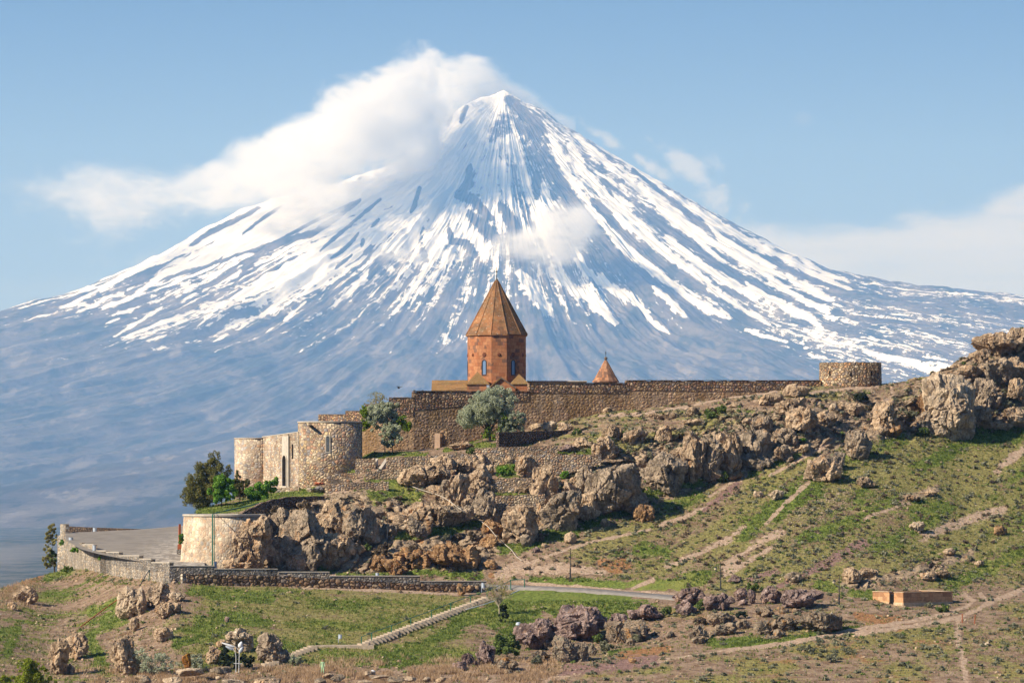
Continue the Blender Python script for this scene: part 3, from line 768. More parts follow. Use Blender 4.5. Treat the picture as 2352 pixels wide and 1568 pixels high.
# ---------------------------------------------------------------- building helpers
class MB:
    def __init__(s):
        s.v, s.f = [], []

    def add(s, vs, fs):
        o = len(s.v)
        s.v += [tuple(p) for p in vs]
        s.f += [tuple(i + o for i in q) for q in fs]
        return s

    def prism(s, poly, z0, z1):
        """vertical prism over an xy polygon (counter-clockwise); z0/z1 number or list"""
        n = len(poly)
        a = z0 if hasattr(z0, '__len__') else [z0] * n
        b = z1 if hasattr(z1, '__len__') else [z1] * n
        vs = [(p[0], p[1], a[i]) for i, p in enumerate(poly)] + [(p[0], p[1], b[i]) for i, p in enumerate(poly)]
        return s.add(vs, [tuple(range(n - 1, -1, -1)), tuple(range(n, 2 * n))] + [(i, (i + 1) % n, n + (i + 1) % n, n + i) for i in range(n)])

    def box(s, c, size, rz=0.0):
        cx, cy, cz = c
        hx, hy, hz = size[0] / 2, size[1] / 2, size[2] / 2
        ca, sa = math.cos(rz), math.sin(rz)
        poly = [(cx + ca * x - sa * y, cy + sa * x + ca * y) for x, y in ((-hx, -hy), (hx, -hy), (hx, hy), (-hx, hy))]
        return s.prism(poly, cz - hz, cz + hz)

    def tube(s, pts, r, n=8, cap=True):
        pts = [Vector(p) for p in pts]
        rs = r if hasattr(r, '__len__') else [r] * len(pts)
        vs, fs = [], []
        for i, p in enumerate(pts):
            d = (pts[min(i + 1, len(pts) - 1)] - pts[max(i - 1, 0)]).normalized()
            a = d.cross(Vector((0, 1, 0.01))).normalized() if abs(d.y) < 0.9 else d.cross(Vector((0, 0, 1))).normalized()
            b_ = d.cross(a)
            for k in range(n):
                an = 2 * math.pi * k / n
                vs.append(p + (a * math.cos(an) + b_ * math.sin(an)) * rs[i])
        for i in range(len(pts) - 1):
            for k in range(n):
                fs.append((i * n + k, i * n + (k + 1) % n, (i + 1) * n + (k + 1) % n, (i + 1) * n + k))
        if cap:
            fs += [tuple(range(n)), tuple(reversed(range((len(pts) - 1) * n, len(pts) * n)))]
        return s.add(vs, fs)

    def lathe(s, c, prof, n=32, ph=0.0):
        """prof [(r, z)] around c (x, y)"""
        vs, fs = [], []
        for r, z_ in prof:
            for k in range(n):
                an = ph + 2 * math.pi * k / n
                vs.append((c[0] + r * math.sin(an), c[1] - r * math.cos(an), z_))
        for i in range(len(prof) - 1):
            for k in range(n):
                fs.append((i * n + k, i * n + (k + 1) % n, (i + 1) * n + (k + 1) % n, (i + 1) * n + k))
        fs.append(tuple(reversed(range(n))))
        fs.append(tuple(range((len(prof) - 1) * n, len(prof) * n)))
        return s.add(vs, fs)

    def build(s, name, mat, parent=None, smooth=False, origin=None):
        me = bpy.data.meshes.new(name)
        o3 = origin or (0, 0, 0)
        me.from_pydata([(p[0] - o3[0], p[1] - o3[1], p[2] - o3[2]) for p in s.v], [], s.f)
        if smooth:
            me.polygons.foreach_set('use_smooth', [True] * len(me.polygons))
        me.update()
        bm = bmesh.new()
        bm.from_mesh(me)
        bmesh.ops.recalc_face_normals(bm, faces=bm.faces)
        bm.to_mesh(me)
        bm.free()
        o = link(name, me, mat, parent)
        if origin and not parent:
            o.location = origin
        return o


def plain_mat(name, c, rough=0.7, spec=0.3, var=0.18, sc=2.0, metal=0.0):
    m, t, b = new_mat(name, rough, spec)
    pos = t.node('ShaderNodeNewGeometry').outputs['Position']
    n = t.noise(pos, sc, 5.0, 0.6)
    lo = tuple(x * (1 - var) for x in c)
    hi = tuple(min(1, x * (1 + var)) for x in c)
    t.put(b.inputs['Base Color'], t.mix(t.smooth(n, 0.3, 0.7), lo, hi))
    b.inputs['Metallic'].default_value = metal
    return m


def masonry(name, cell, pal, mortar, gap=0.07, squash=1.25, bump=0.5, weather=None, wamt=0.5, edge=0.35):
    """rubble stonework: rounded cells of several colours in mortar"""
    m, t, b = new_mat(name, 0.92, 0.1)
    pos = t.node('ShaderNodeNewGeometry').outputs['Position']
    wob = t.node('ShaderNodeTexNoise')
    t.put(wob.inputs['Vector'], pos)
    wob.inputs['Scale'].default_value = 1.2 / cell
    wob.inputs['Detail'].default_value = 2.0
    p = t.vmath('ADD', t.scale(pos, (1 / cell, 1 / cell, squash / cell)), t.vmath('MULTIPLY', wob.outputs['Color'], (0.55, 0.55, 0.55)))
    vo = t.node('ShaderNodeTexVoronoi')
    t.put(vo.inputs['Vector'], p)
    vo.inputs['Scale'].default_value = 1.0
    vo.inputs['Randomness'].default_value = 0.8
    ve = t.node('ShaderNodeTexVoronoi', feature='DISTANCE_TO_EDGE')
    t.put(ve.inputs['Vector'], p)
    ve.inputs['Scale'].default_value = 1.0
    ve.inputs['Randomness'].default_value = 0.8
    r = t.sep(vo.outputs['Color'])
    cr = t.node('ShaderNodeValToRGB')
    cr.color_ramp.interpolation = 'CONSTANT'
    while len(cr.color_ramp.elements) < len(pal):
        cr.color_ramp.elements.new(0.5)
    for i, (e, c) in enumerate(zip(cr.color_ramp.elements, pal)):
        e.position = i / len(pal)
        e.color = (*c, 1)
    t.put(cr.inputs[0], r[0])
    f = t.noise(pos, 3.5 / cell, 3.0, 0.6)
    c = t.mix(1.0, cr.outputs[0], t.mix(r[1], (0.78, 0.78, 0.78), (1.18, 1.18, 1.18)), 'MULTIPLY')
    c = t.mix(1.0, c, t.mix(t.smooth(f, 0.3, 0.7), (0.8, 0.8, 0.8), (1.15, 1.15, 1.15)), 'MULTIPLY')
    k = t.smooth(ve.outputs['Distance'], gap * 0.35, gap)
    c = t.mix(k, mortar, c)
    st_ = t.noise(t.scale(pos, (1.0, 1.0, 0.5)), 0.42, 5.0, 0.62)
    c = t.mix(1.0, c, t.mix(t.smooth(st_, 0.36, 0.66), (0.70, 0.68, 0.66), (1.16, 1.14, 1.10)), 'MULTIPLY')
    hole = t.node('ShaderNodeTexVoronoi')
    t.put(hole.inputs['Vector'], pos)
    hole.inputs['Scale'].default_value = 0.9 / cell
    c = t.mix(t.math('MULTIPLY', t.math('LESS_THAN', hole.outputs['Distance'], 0.16), 0.7), c, (0.05, 0.035, 0.025))
    if weather:
        n = t.noise(t.scale(pos, (0.5, 0.5, 0.22)), 0.9, 5.0, 0.65)
        c = t.mix(t.math('MULTIPLY', t.smooth(n, 0.42, 0.62), wamt), c, weather)
    t.put(b.inputs['Base Color'], c)
    bp = t.node('ShaderNodeBump')
    bp.inputs['Strength'].default_value = bump
    bp.inputs['Distance'].default_value = 0.14
    t.put(bp.inputs['Height'], t.math('ADD', t.smooth(ve.outputs['Distance'], 0.0, edge), t.math('MULTIPLY', f, 0.3)))
    t.put(b.inputs['Normal'], bp.outputs[0])
    return m


MM = {
 'gate': masonry('gatehouse_stone', 0.50, [(0.470, 0.336, 0.213), (0.560, 0.437, 0.302), (0.370, 0.280, 0.213), (0.515, 0.302, 0.190), (0.627, 0.504, 0.336), (0.325, 0.291, 0.269), (0.560, 0.403, 0.224)], (0.22, 0.165, 0.12), 0.09, bump=0.8),
 'pale': masonry('pale_gatehouse_stone', 0.50, [(0.50, 0.38, 0.26), (0.58, 0.47, 0.34), (0.44, 0.34, 0.27), (0.52, 0.34, 0.22), (0.62, 0.52, 0.38), (0.40, 0.36, 0.32)], (0.34, 0.26, 0.19), 0.09, bump=0.55),
 'retain': masonry('pale_retaining_stone', 0.42, [(0.60, 0.47, 0.33), (0.66, 0.54, 0.39), (0.54, 0.42, 0.31), (0.60, 0.41, 0.27), (0.50, 0.44, 0.36)], (0.46, 0.36, 0.25), 0.06, squash=0.9, bump=0.35),
 'upper': masonry('rampart_rubble', 0.46, [(0.360, 0.232, 0.150), (0.495, 0.330, 0.195), (0.285, 0.188, 0.135), (0.420, 0.225, 0.143), (0.570, 0.405, 0.255), (0.255, 0.210, 0.180), (0.465, 0.300, 0.150)], (0.085, 0.06, 0.042), 0.12, bump=1.0),
 'lower': masonry('rampart_plastered', 0.55, [(0.364, 0.252, 0.161), (0.434, 0.294, 0.189), (0.294, 0.203, 0.140), (0.406, 0.252, 0.154), (0.462, 0.322, 0.196)], (0.30, 0.215, 0.14), 0.16, bump=0.7, weather=(0.23, 0.125, 0.035), wamt=0.45),
 'terrace': masonry('terrace_stone', 0.40, [(0.448, 0.325, 0.207), (0.538, 0.403, 0.269), (0.370, 0.269, 0.190), (0.470, 0.291, 0.179), (0.582, 0.459, 0.314), (0.314, 0.269, 0.235)], (0.17, 0.125, 0.085), 0.09, bump=0.8),
 'dark': masonry('ledge_and_shaded_wall_stone', 0.38, [(0.286, 0.195, 0.130), (0.364, 0.247, 0.156), (0.208, 0.156, 0.117), (0.260, 0.182, 0.143)], (0.06, 0.045, 0.035), 0.12, bump=1.0),  # dark ledge rubble; on two other walls its darkness stands for shade
 'parapet': masonry('grey_parapet_stone', 0.42, [(0.299, 0.270, 0.230), (0.368, 0.322, 0.270), (0.230, 0.213, 0.190), (0.414, 0.333, 0.253), (0.276, 0.253, 0.230)], (0.12, 0.10, 0.08), 0.09, bump=0.8),
 'parapl': masonry('pale_parapet_stone', 0.55, [(0.46, 0.38, 0.29), (0.54, 0.45, 0.34), (0.38, 0.33, 0.27), (0.50, 0.38, 0.26), (0.32, 0.30, 0.27)], (0.22, 0.175, 0.13), 0.09, bump=0.8),
 'foot': masonry('brown_footing_stone', 0.62, [(0.30, 0.18, 0.10), (0.40, 0.27, 0.16), (0.22, 0.14, 0.09), (0.34, 0.22, 0.13), (0.26, 0.20, 0.16), (0.46, 0.34, 0.22)], (0.05, 0.035, 0.025), 0.14, bump=1.0),
 'towerR': masonry('round_tower_rubble', 0.46, [(0.462, 0.319, 0.187), (0.550, 0.407, 0.253), (0.363, 0.242, 0.154), (0.506, 0.286, 0.154), (0.605, 0.473, 0.319), (0.297, 0.231, 0.187)], (0.10, 0.07, 0.045), 0.12, bump=1.0),
 'coping': plain_mat('coping_stone', (0.50, 0.43, 0.34), 0.9, 0.1, 0.15, 1.5),
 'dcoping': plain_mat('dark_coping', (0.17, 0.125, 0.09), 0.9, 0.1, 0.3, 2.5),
 'wood': plain_mat('pale_door_wood', (0.60, 0.40, 0.26), 0.7, 0.2, 0.12, 4.0),
 'black': plain_mat('dark_opening', (0.014, 0.012, 0.010), 0.9, 0.05),  # near-black, paints the shade inside doorways and slits
 'iron': plain_mat('black_iron', (0.025, 0.027, 0.03), 0.5, 0.4),
 'concrete': plain_mat('stair_concrete', (0.42, 0.33, 0.24), 0.9, 0.1, 0.2, 3.0),
 'green': plain_mat('green_paint', (0.012, 0.13, 0.075), 0.45, 0.4, 0.2),
 'white': plain_mat('white_paint', (0.72, 0.70, 0.66), 0.5, 0.3, 0.08),
 'silver': plain_mat('grey_metal', (0.42, 0.46, 0.50), 0.4, 0.5, 0.1),
 'blue': plain_mat('blue_tarp_sheet', (0.06, 0.24, 0.55), 0.5, 0.3, 0.3, 2.5),
 'grey': plain_mat('grey_tarp_sheet', (0.20, 0.18, 0.165), 0.7, 0.2, 0.2, 2.0),
 'stele': plain_mat('rust_red_tuff', (0.36, 0.105, 0.045), 0.85, 0.1, 0.2, 1.2),
 'pale': None}
MM['palestone'] = MM['coping']
MM['pale'] = masonry('pale_gate_stone', 0.50, [(0.50, 0.38, 0.26), (0.58, 0.47, 0.34), (0.44, 0.34, 0.27), (0.52, 0.34, 0.22), (0.62, 0.52, 0.38), (0.40, 0.36, 0.32)], (0.34, 0.26, 0.19), 0.09, bump=0.55)


def ribbon(pts, thick, z0f, jitter=0.0, seed=1, step=0.9):
    """wall solid following pts [(x, y, ztop)], z0f(i) bottom; returns MB"""
    rs = random.Random(seed)
    q = []
    for a, b_ in zip(pts[:-1], pts[1:]):
        L = math.hypot(b_[0] - a[0], b_[1] - a[1])
        n = max(1, int(L / step)) if jitter else 1
        for k in range(n):
            s_ = k / n
            q.append([a[i] + (b_[i] - a[i]) * s_ for i in range(4)])
    q.append(list(pts[-1]))
    m = MB()
    for i, p in enumerate(q):
        a, b_ = q[max(i - 1, 0)], q[min(i + 1, len(q) - 1)]
        d = Vector((b_[0] - a[0], b_[1] - a[1], 0))
        d = d.normalized() if d.length > 1e-6 else Vector((1, 0, 0))
        n = Vector((-d.y, d.x, 0)) * thick
        z = p[2] + (rs.uniform(-jitter, jitter) if jitter else 0)
        m.v += [(p[0], p[1], p[3]), (p[0], p[1], z), (p[0] + n.x, p[1] + n.y, z), (p[0] + n.x, p[1] + n.y, p[3])]
    N = len(q)
    for i in range(N - 1):
        a = 4 * i
        for k in range(4):
            m.f.append((a + k, a + (k + 1) % 4, a + 4 + (k + 1) % 4, a + 4 + k))
    m.f += [(0, 3, 2, 1), (4 * N - 4, 4 * N - 3, 4 * N - 2, 4 * N - 1)]
    return m


def wall_line(reg, pts, Yf, vb=None, extra=0.0):
    """frame polyline -> [(x, y, ztop, zbottom)]; vb bottom line in the same crop"""
    out = []
    for i, (x_, y_) in enumerate(pts):
        u, v = V(reg, x_, y_)
        Y = Yf(u) if callable(Yf) else Yf
        p = P(u, v, Y)
        zb = p.z - 2.0
        if vb is not None:
            yb = np.interp(x_, [q[0] for q in vb], [q[1] for q in vb])
            zb = P(u, V(reg, x_, yb)[1], Y).z - extra
        out.append((p.x, p.y, p.z, zb))
    return out


def step_wall(reg, tops, Yf, **kw):
    pts = []
    for x0_, x1_, y_ in tops:
        pts += [(x0_, y_), (x1_ - 0.01, y_)]
    return wall_line(reg, pts, Yf, **kw)


# ---------------------------------------------------------------- terrace, road
def lerpY(tab):
    xs, ys = [a for a, _ in tab], [b_ for _, b_ in tab]
    return lambda u: float(np.interp(u, xs, ys))


asph, t, b = new_mat('asphalt', 0.9, 0.15)
pos = t.node('ShaderNodeNewGeometry').outputs['Position']
c = t.mix(t.smooth(t.noise(pos, 0.35, 5.0, 0.6), 0.35, 0.65), (0.20, 0.168, 0.135), (0.265, 0.225, 0.182))
c = t.mix(t.smooth(t.noise(pos, 7.0, 3.0, 0.6), 0.55, 0.8), c, (0.33, 0.285, 0.235))
du_ = t.vmath('DISTANCE', pos, None) if False else None
lx, ly, lz = t.sep(pos)[:3]
patch = t.math('MULTIPLY', t.smooth(lx, -55.0, -44.5), t.smooth(t.noise(t.scale(pos, (1, 0.35, 1)), 0.9, 5.0, 0.7), 0.47, 0.56))
c = t.mix(patch, c, (0.46, 0.40, 0.33))
t.put(b.inputs['Base Color'], c)
tv = lambda v: 508 + (1299.5 - v) / 86.0 * 132.0
ter = np.zeros((24, 30, 3))
le = [(575, 283), (700, 385), (860, 440), (1030, 482), (1290, 532), (1450, 562)]
le = [V('C', *p) for p in le]
far = [V('C', x_, y_) for x_, y_ in ((560, 275), (800, 268), (1235, 245), (1400, 232), (1600, 213))]
for i in range(30):
    for j in range(24):
        f_ = j / 23
        v = 1299 - f_ * (1299 - 1205)
        ul = np.interp(v, [p[1] for p in le], [p[0] for p in le]) - 4
        u = ul + (470 - ul) * i / 29
        vfar = np.interp(u, [p[0] for p in far], [p[1] for p in far])
        vv2 = 1299 - f_ * (1299 - vfar)
        ter[j, i] = P(u, vv2, tv(vv2))
back = ter[-1].copy()
b1 = back + np.array([0, 6, -0.6]); b2 = back + np.array([0, 40, -30])
fr = ter[0].copy() + np.array([0, 0.4, -2.0])
ter = np.concatenate([fr[None], ter, b1[None], b2[None]], 0)
tag(link('pavement', grid_mesh('pavement', ter, 30, 27), asph), kind='structure')
rt = [V('E', *p) for p in ((60, 362), (380, 372), (600, 380), (900, 395), (1200, 420), (1400, 436), (1580, 450))]
rb = [V('E', *p) for p in ((60, 392), (300, 398), (550, 408), (900, 430), (1200, 452), (1400, 470), (1580, 487))]
road = np.zeros((5, 60, 3))
ru = np.array([rt[0][0] + (rt[-1][0] - rt[0][0]) * i / 59 for i in range(60)])
rva = np.interp(ru, [p[0] for p in rt], [p[1] for p in rt])
rvb = np.interp(ru, [p[0] for p in rb], [p[1] for p in rb])
rYa = blur(np.array([hit(u, v).y for u, v in zip(ru, rva)]), 12) - 0.7
rYb = blur(np.array([hit(u, v).y for u, v in zip(ru, rvb)]), 12) - 0.55
for i in range(60):
    for j, f_ in enumerate((0.0, 0.0, 0.5, 1.0, 1.0)):
        road[j, i] = P(ru[i], rvb[i] + (rva[i] - rvb[i]) * f_, rYb[i] + (rYa[i] - rYb[i]) * f_)
road[0, :, 2] -= 0.6
road[0, :, 1] += 0.25
road[4, :, 1] += 0.6
road[4, :, 2] -= 0.4
radm, t, b = new_mat('road_asphalt', 0.9, 0.15)
pos = t.node('ShaderNodeNewGeometry').outputs['Position']
t.put(b.inputs['Base Color'], t.mix(t.smooth(t.noise(pos, 1.5, 5.0, 0.6), 0.3, 0.7), (0.19, 0.165, 0.145), (0.27, 0.24, 0.21)))
tag(link('road', grid_mesh('road', road, 60, 5), radm), kind='structure')

# ---------------------------------------------------------------- parapet walls round the terrace
wY = lerpY([(136, 628), (165, 620), (188, 579), (231, 557), (277, 539), (346, 518), (389, 506), (491, 507.5), (640, 510), (820, 512), (1120, 516)])
root = thing('parapet_wall', P(300, 1310, 530), 'stepped grey stone parapet curving along the near edge of the asphalt terrace', 'wall')
seg = [(490, 515, 300), (515, 560, 202), (560, 578, 288), (578, 640, 330), (640, 700, 364), (700, 797, 380), (797, 905, 434), (905, 1016, 445), (1016, 1190, 475), (1190, 1292, 503), (1292, 1448, 534), (1448, 1835, 563), (1835, 2352, 590)]
base = [(490, 640), (600, 620), (860, 600), (1200, 690), (1700, 730), (2352, 740)]


def child(o, parent):
    o.parent = parent
    o.matrix_parent_inverse = Matrix.Translation(-Vector(parent.location))
    return o


pl = step_wall('C', seg[:7], wY, vb=base, extra=0.4)
child(ribbon(pl, 0.55, None, 0.05, 3).build('wall_face', MM['parapl']), root)
pl = step_wall('C', seg[6:], wY, vb=base, extra=0.4)
pl2 = step_wall('D', [(108, 415, 247), (415, 820, 270), (820, 1530, 301), (1530, 2050, 341)], wY, vb=[(0, 420), (2100, 470)], extra=0.3)
child(ribbon(pl, 0.55, None, 0.04, 4).build('wall_face', MM['parapet']), root)
r2 = thing('parapet_wall', P(760, 1320, 511), 'long low grey stone parapet on brown footing beside the road under the ochre rocks', 'wall')
child(ribbon(pl2, 0.5, None, 0.04, 5).build('wall_face', MM['parapet']), r2)
for x0_, x1_, y_ in [(0, 415, 247), (415, 820, 270), (820, 1530, 301), (1530, 2050, 341)]:
    a, b_ = [V('D', xx, y_) for xx in (max(x0_, 108), x1_)]
    pa, pb = P(a[0], a[1], wY(a[0]) - 0.05), P(b_[0], b_[1], wY(b_[0]) - 0.05)
    child(ribbon([(pa.x, pa.y, pa.z + 0.09, pa.z - 0.02), (pb.x, pb.y, pb.z + 0.09, pb.z - 0.02)], 0.62, None).build('coping', MM['coping']), r2)
for x0_, x1_, y_ in seg[5:]:
    a, b_ = [V('C', xx, y_) for xx in (x0_, x1_)]
    pa, pb = P(a[0], a[1], wY(a[0]) - 0.05), P(b_[0], b_[1], wY(b_[0]) - 0.05)
    child(ribbon([(pa.x, pa.y, pa.z + 0.09, pa.z - 0.02), (pb.x, pb.y, pb.z + 0.09, pb.z - 0.02)], 0.62, None).build('coping', MM['coping']), root)
fl = wall_line('D', [(-520, 270), (-300, 285), (0, 292), (400, 296), (800, 325), (1200, 345), (1800, 372), (1990, 378)], lambda u: wY(u) - 0.35, vb=[(-520, 420), (2100, 470)], extra=0.6)
child(ribbon(fl, 0.5, None, 0.10, 6, 0.6).build('footing', MM['foot']), r2)
fl = wall_line('C', [(800, 505), (1000, 560), (1200, 600), (1400, 615), (1560, 620)], lambda u: wY(u) - 0.35, vb=base, extra=0.4)
child(ribbon(fl, 0.5, None, 0.12, 7, 0.6).build('footing', MM['parapl']), root)
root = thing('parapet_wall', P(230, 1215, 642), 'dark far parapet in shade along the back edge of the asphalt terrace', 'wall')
child(ribbon(wall_line('C', [(585, 222), (800, 232), (1235, 246)], lambda u: 646, vb=[(585, 300), (1235, 262)], extra=0.3), 0.5, None).build('wall_face', MM['dark']) if False else ribbon(wall_line('C', [(585, 222), (800, 232), (1235, 246)], lambda u: 646, vb=[(585, 300), (1235, 262)], extra=0.3), 0.5, None).build('wall_face', MM['dark']), root)  # the shade on this parapet is put into its dark stone colour
# ---------------------------------------------------------------- round retaining wall
def xyz(u, v, Y): return P(u, v, Y)
RC = P(515, 1184, 526.4)
R_ = 93 * px(526)
root = thing('retaining_wall', (RC.x, RC.y, P(545, 1300, 520).z), 'tall pale round retaining wall below the lawn, right of the red stele', 'wall')
zt, zb = RC.z, P(545, 1320, 521).z
child(MB().lathe((RC.x, RC.y), [(R_ + 0.75, zb - 1.5), (R_ + 0.55, zb), (R_ + 0.25, zb + (zt - zb) * .5), (R_, zt - 0.02)], 96).build('wall_face', MM['retain'], smooth=True), root)
child(MB().lathe((RC.x, RC.y), [(R_ - 0.9, zt - 0.02), (R_ + 0.14, zt - 0.02), (R_ + 0.14, zt + 0.22), (R_ - 0.45, zt + 0.24), (R_ - 0.9, zt - 0.3)], 96).build('coping', MM['coping']), root)
root = thing('retaining_wall', P(700, 1150, 531), 'low dark rubble wall edging the lawn along the cliff top', 'wall')
lw = [(640, 1112), (700, 1090), (780, 1050), (860, 1010), (960, 975), (1080, 955), (1200, 948), (1370, 950)]
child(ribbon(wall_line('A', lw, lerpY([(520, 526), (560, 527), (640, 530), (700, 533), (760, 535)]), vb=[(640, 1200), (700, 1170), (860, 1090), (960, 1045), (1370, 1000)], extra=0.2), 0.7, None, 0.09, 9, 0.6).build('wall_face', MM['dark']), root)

# ---------------------------------------------------------------- terrace walls on the rock
def terr(label, reg, top, bot, dY=0.0, mat='terrace', tilt=0.0, thick=0.6):
    mx = top[len(top) // 2]
    yb = np.interp(mx[0], [q[0] for q in bot], [q[1] for q in bot])
    g = hit(*V(reg, mx[0], yb))
    Y0 = g.y + dY
    u0 = V(reg, top[0][0], 0)[0]
    u1 = V(reg, top[-1][0], 0)[0]
    Yf = lambda u: Y0 + tilt * ((u - u0) / (u1 - u0) - 0.5)
    o = ribbon(wall_line(reg, top, Yf, vb=bot, extra=0.5), thick, None, 0.05, len(label), 0.6).build('terrace_wall', MM[mat])
    tag(o, label, 'wall')
    return o


terr('upper garden terrace wall between the round gate tower and its twin stair walls', 'A', [(1608, 656), (1690, 652), (1768, 650)], [(1608, 760), (1768, 750)], -0.3)
terr('garden terrace wall under the silvery trees, right of the stair walls', 'A', [(1850, 645), (1980, 640), (2156, 634), (2200, 622)], [(1850, 745), (2156, 715), (2200, 690)], -0.3)
terr('second terrace wall left of the steps beside the round gate tower', 'A', [(1422, 771), (1520, 768), (1626, 762)], [(1422, 850), (1626, 840)], -0.4)
terr('second terrace wall right of the steps, running to the rocks', 'A', [(1688, 752), (1800, 750), (1950, 742), (2030, 735)], [(1688, 830), (1950, 815), (2030, 790)], -0.4)
terr('lowest terrace wall behind the tarpaulins and building stone', 'A', [(1370, 856), (1550, 846), (1740, 840), (1870, 834)], [(1370, 905), (1870, 880)], -0.3)
terr('curved terrace wall standing on the crag below the open door', 'G', [(484, 268), (520, 252), (640, 246), (760, 246), (860, 252)], [(484, 330), (860, 330)], -0.8)
terr('long terrace wall right below the large silvery tree', 'G', [(860, 196), (1000, 190), (1200, 184), (1400, 176), (1562, 172)], [(860, 320), (1200, 320), (1562, 235)], -0.3)
terr('terrace wall curving right across the top of the tall grey boulders', 'G', [(1275, 268), (1330, 254), (1500, 250), (1700, 248), (1935, 246)], [(1275, 400), (1600, 400), (1935, 300)], -1.2)
terr('short shaded terrace wall in the gully above the grass shelf', 'G', [(970, 456), (1100, 452), (1338, 450)], [(970, 560), (1338, 550)], -0.6)
terr('terrace wall above the big round boulder in the gully', 'G', [(1002, 602), (1200, 598), (1452, 590)], [(1002, 790), (1452, 700)], -1.2)
terr('dark shaded wall behind the large silvery tree', 'G', [(1060, 62), (1350, 50), (1652, 46)], [(1060, 190), (1652, 175)], 2.0, 'dark', 9.0)  # shaded wall painted with the dark stone colour
for q, (xa, ya, xb, yb) in enumerate(((1700, 750, 1765, 652), (1776, 746, 1850, 646))):
    ua, va = V('A', xa, ya)
    ub, vb_ = V('A', xb, yb)
    g = hit(ua, va)
    Y0 = g.y - 0.6
    pa, pb = P(ua, va, Y0), P(ub, vb_, Y0 + 2.5)
    w_ = 0.42
    m_ = MB().add([(pa.x, pa.y, pa.z - .1), (pa.x + w_, pa.y, pa.z - .1), (pb.x + w_, pb.y, pb.z), (pb.x, pb.y, pb.z), (pa.x, pa.y, pa.z - 1.2), (pa.x + w_, pa.y, pa.z - 1.2), (pb.x + w_, pb.y, pb.z - 2.6), (pb.x, pb.y, pb.z - 2.6)],
                  [(0, 1, 2, 3), (4, 7, 6, 5), (0, 4, 5, 1), (1, 5, 6, 2), (2, 6, 7, 3), (3, 7, 4, 0)])
    tag(m_.build('stair_wall', MM['coping']), ('left' if q == 0 else 'right') + ' one of the two sloping stair side walls in the garden terrace', 'wall')

# ---------------------------------------------------------------- gatehouse
GT = P(758.2, 968.3, 566.0)
Rg = 73.8 * px(566)
zbg = P(758, 1142, 562).z
gate = thing('gatehouse', (GT.x, GT.y, zbg), 'stone gatehouse with two round towers beside the dark conifer', 'gatehouse')
tw = child(MB().lathe((GT.x, GT.y), [(Rg + .05, zbg - 2), (Rg, GT.z - 0.12), (Rg - .6, GT.z - 0.12), (Rg - .6, GT.z - 2.0)], 80).build('round_tower', MM['gate'], smooth=False), gate)
for p_ in tw.data.polygons:
    p_.use_smooth = abs(p_.normal.z) < 0.3


def sub(mb, name, mat, parent, root_=None):
    """a sub-part: parented to a part whose own origin is the world origin"""
    o = mb.build(name, mat)
    o.parent = parent
    o.matrix_parent_inverse = Matrix.Identity(4)
    return o


sub(MB().lathe((GT.x, GT.y), [(Rg - .66, GT.z - 0.12), (Rg + .10, GT.z - 0.12), (Rg + .10, GT.z + 0.03), (Rg - .66, GT.z + 0.04)], 80), 'coping', MM['coping'], tw)
fY = GT.y - Rg


def arch_pts(cx_, w_, z0_, z1_, n=8):
    r = w_ / 2
    return [(cx_ - r, z0_), (cx_ + r, z0_)] + [(cx_ + r * math.cos(a), z1_ - r + r * math.sin(a)) for a in [math.pi * k / n for k in range(n + 1)]]


def arch_solid(m, cx_, w_, z0_, z1_, y0_, y1_, tf=None):
    """arch-shaped slab between depths y0_ and y1_ (tf maps local (x, y) to world xy)"""
    a = arch_pts(cx_, w_, z0_, z1_)
    n = len(a)
    tf = tf or (lambda x_, y_: (x_, y_))
    vs = [(*tf(p[0], y0_), p[1]) for p in a] + [(*tf(p[0], y1_), p[1]) for p in a]
    m.add(vs, [tuple(range(n)), tuple(reversed(range(n, 2 * n)))] + [(i, (i + 1) % n, n + (i + 1) % n, n + i) for i in range(n)])
    return m


def arch_frame(m, cx_, w_, z0_, z1_, y0_, y1_, th_, tf=None):
    a, c_ = arch_pts(cx_, w_, z0_, z1_), arch_pts(cx_, w_ + 2 * th_, z0_ - th_, z1_ + th_)
    n = len(a)
    tf = tf or (lambda x_, y_: (x_, y_))
    vs = [(*tf(p[0], y0_), p[1]) for p in a] + [(*tf(p[0], y0_), p[1]) for p in c_] + [(*tf(p[0], y1_), p[1]) for p in a] + [(*tf(p[0], y1_), p[1]) for p in c_]
    fs = []
    for i in range(n):
        j = (i + 1) % n
        fs += [(i, j, n + j, n + i), (2 * n + i, 3 * n + i, 3 * n + j, 2 * n + j), (i, 2 * n + i, 2 * n + j, j), (n + i, n + j, 3 * n + j, 3 * n + i)]
    m.add(vs, fs)
    return m


k5 = px(561.5)
wx_ = (V('A', 1394, 0)[0] - CX) * k5
wz0, wz1 = P(0, V('A', 0, 600)[1], 561.5).z, P(0, V('A', 0, 478)[1], 561.5).z
win = sub(arch_frame(MB(), wx_, 0.44, wz0, wz1, fY - 0.10, fY + 0.5, 0.13), 'window', MM['coping'], tw)
m_ = arch_solid(MB(), wx_, 0.44, wz0, wz1, fY - 0.02, fY + 0.4)
o = sub(m_, 'window_pane', MM['black'], tw)
m_ = MB()
for dx in (-0.12, 0, 0.12):
    m_.box((wx_ + dx, fY - 0.05, (wz0 + wz1) / 2), (0.03, 0.03, wz1 - wz0 - 0.1))
sub(m_, 'window_bars', MM['silver'], tw)
sx = (V('A', 1262, 0)[0] - CX) * px(562)
sz = P(0, V('A', 0, 392)[1], 562).z
m_ = MB().box((sx - .1, fY + 0.1, sz), (0.42, 1.5, 0.14)).box((sx - .1, fY + 0.35, sz - .16), (0.26, 0.9, 0.14))
sub(m_, 'water_spout', MM['dcoping'], tw)
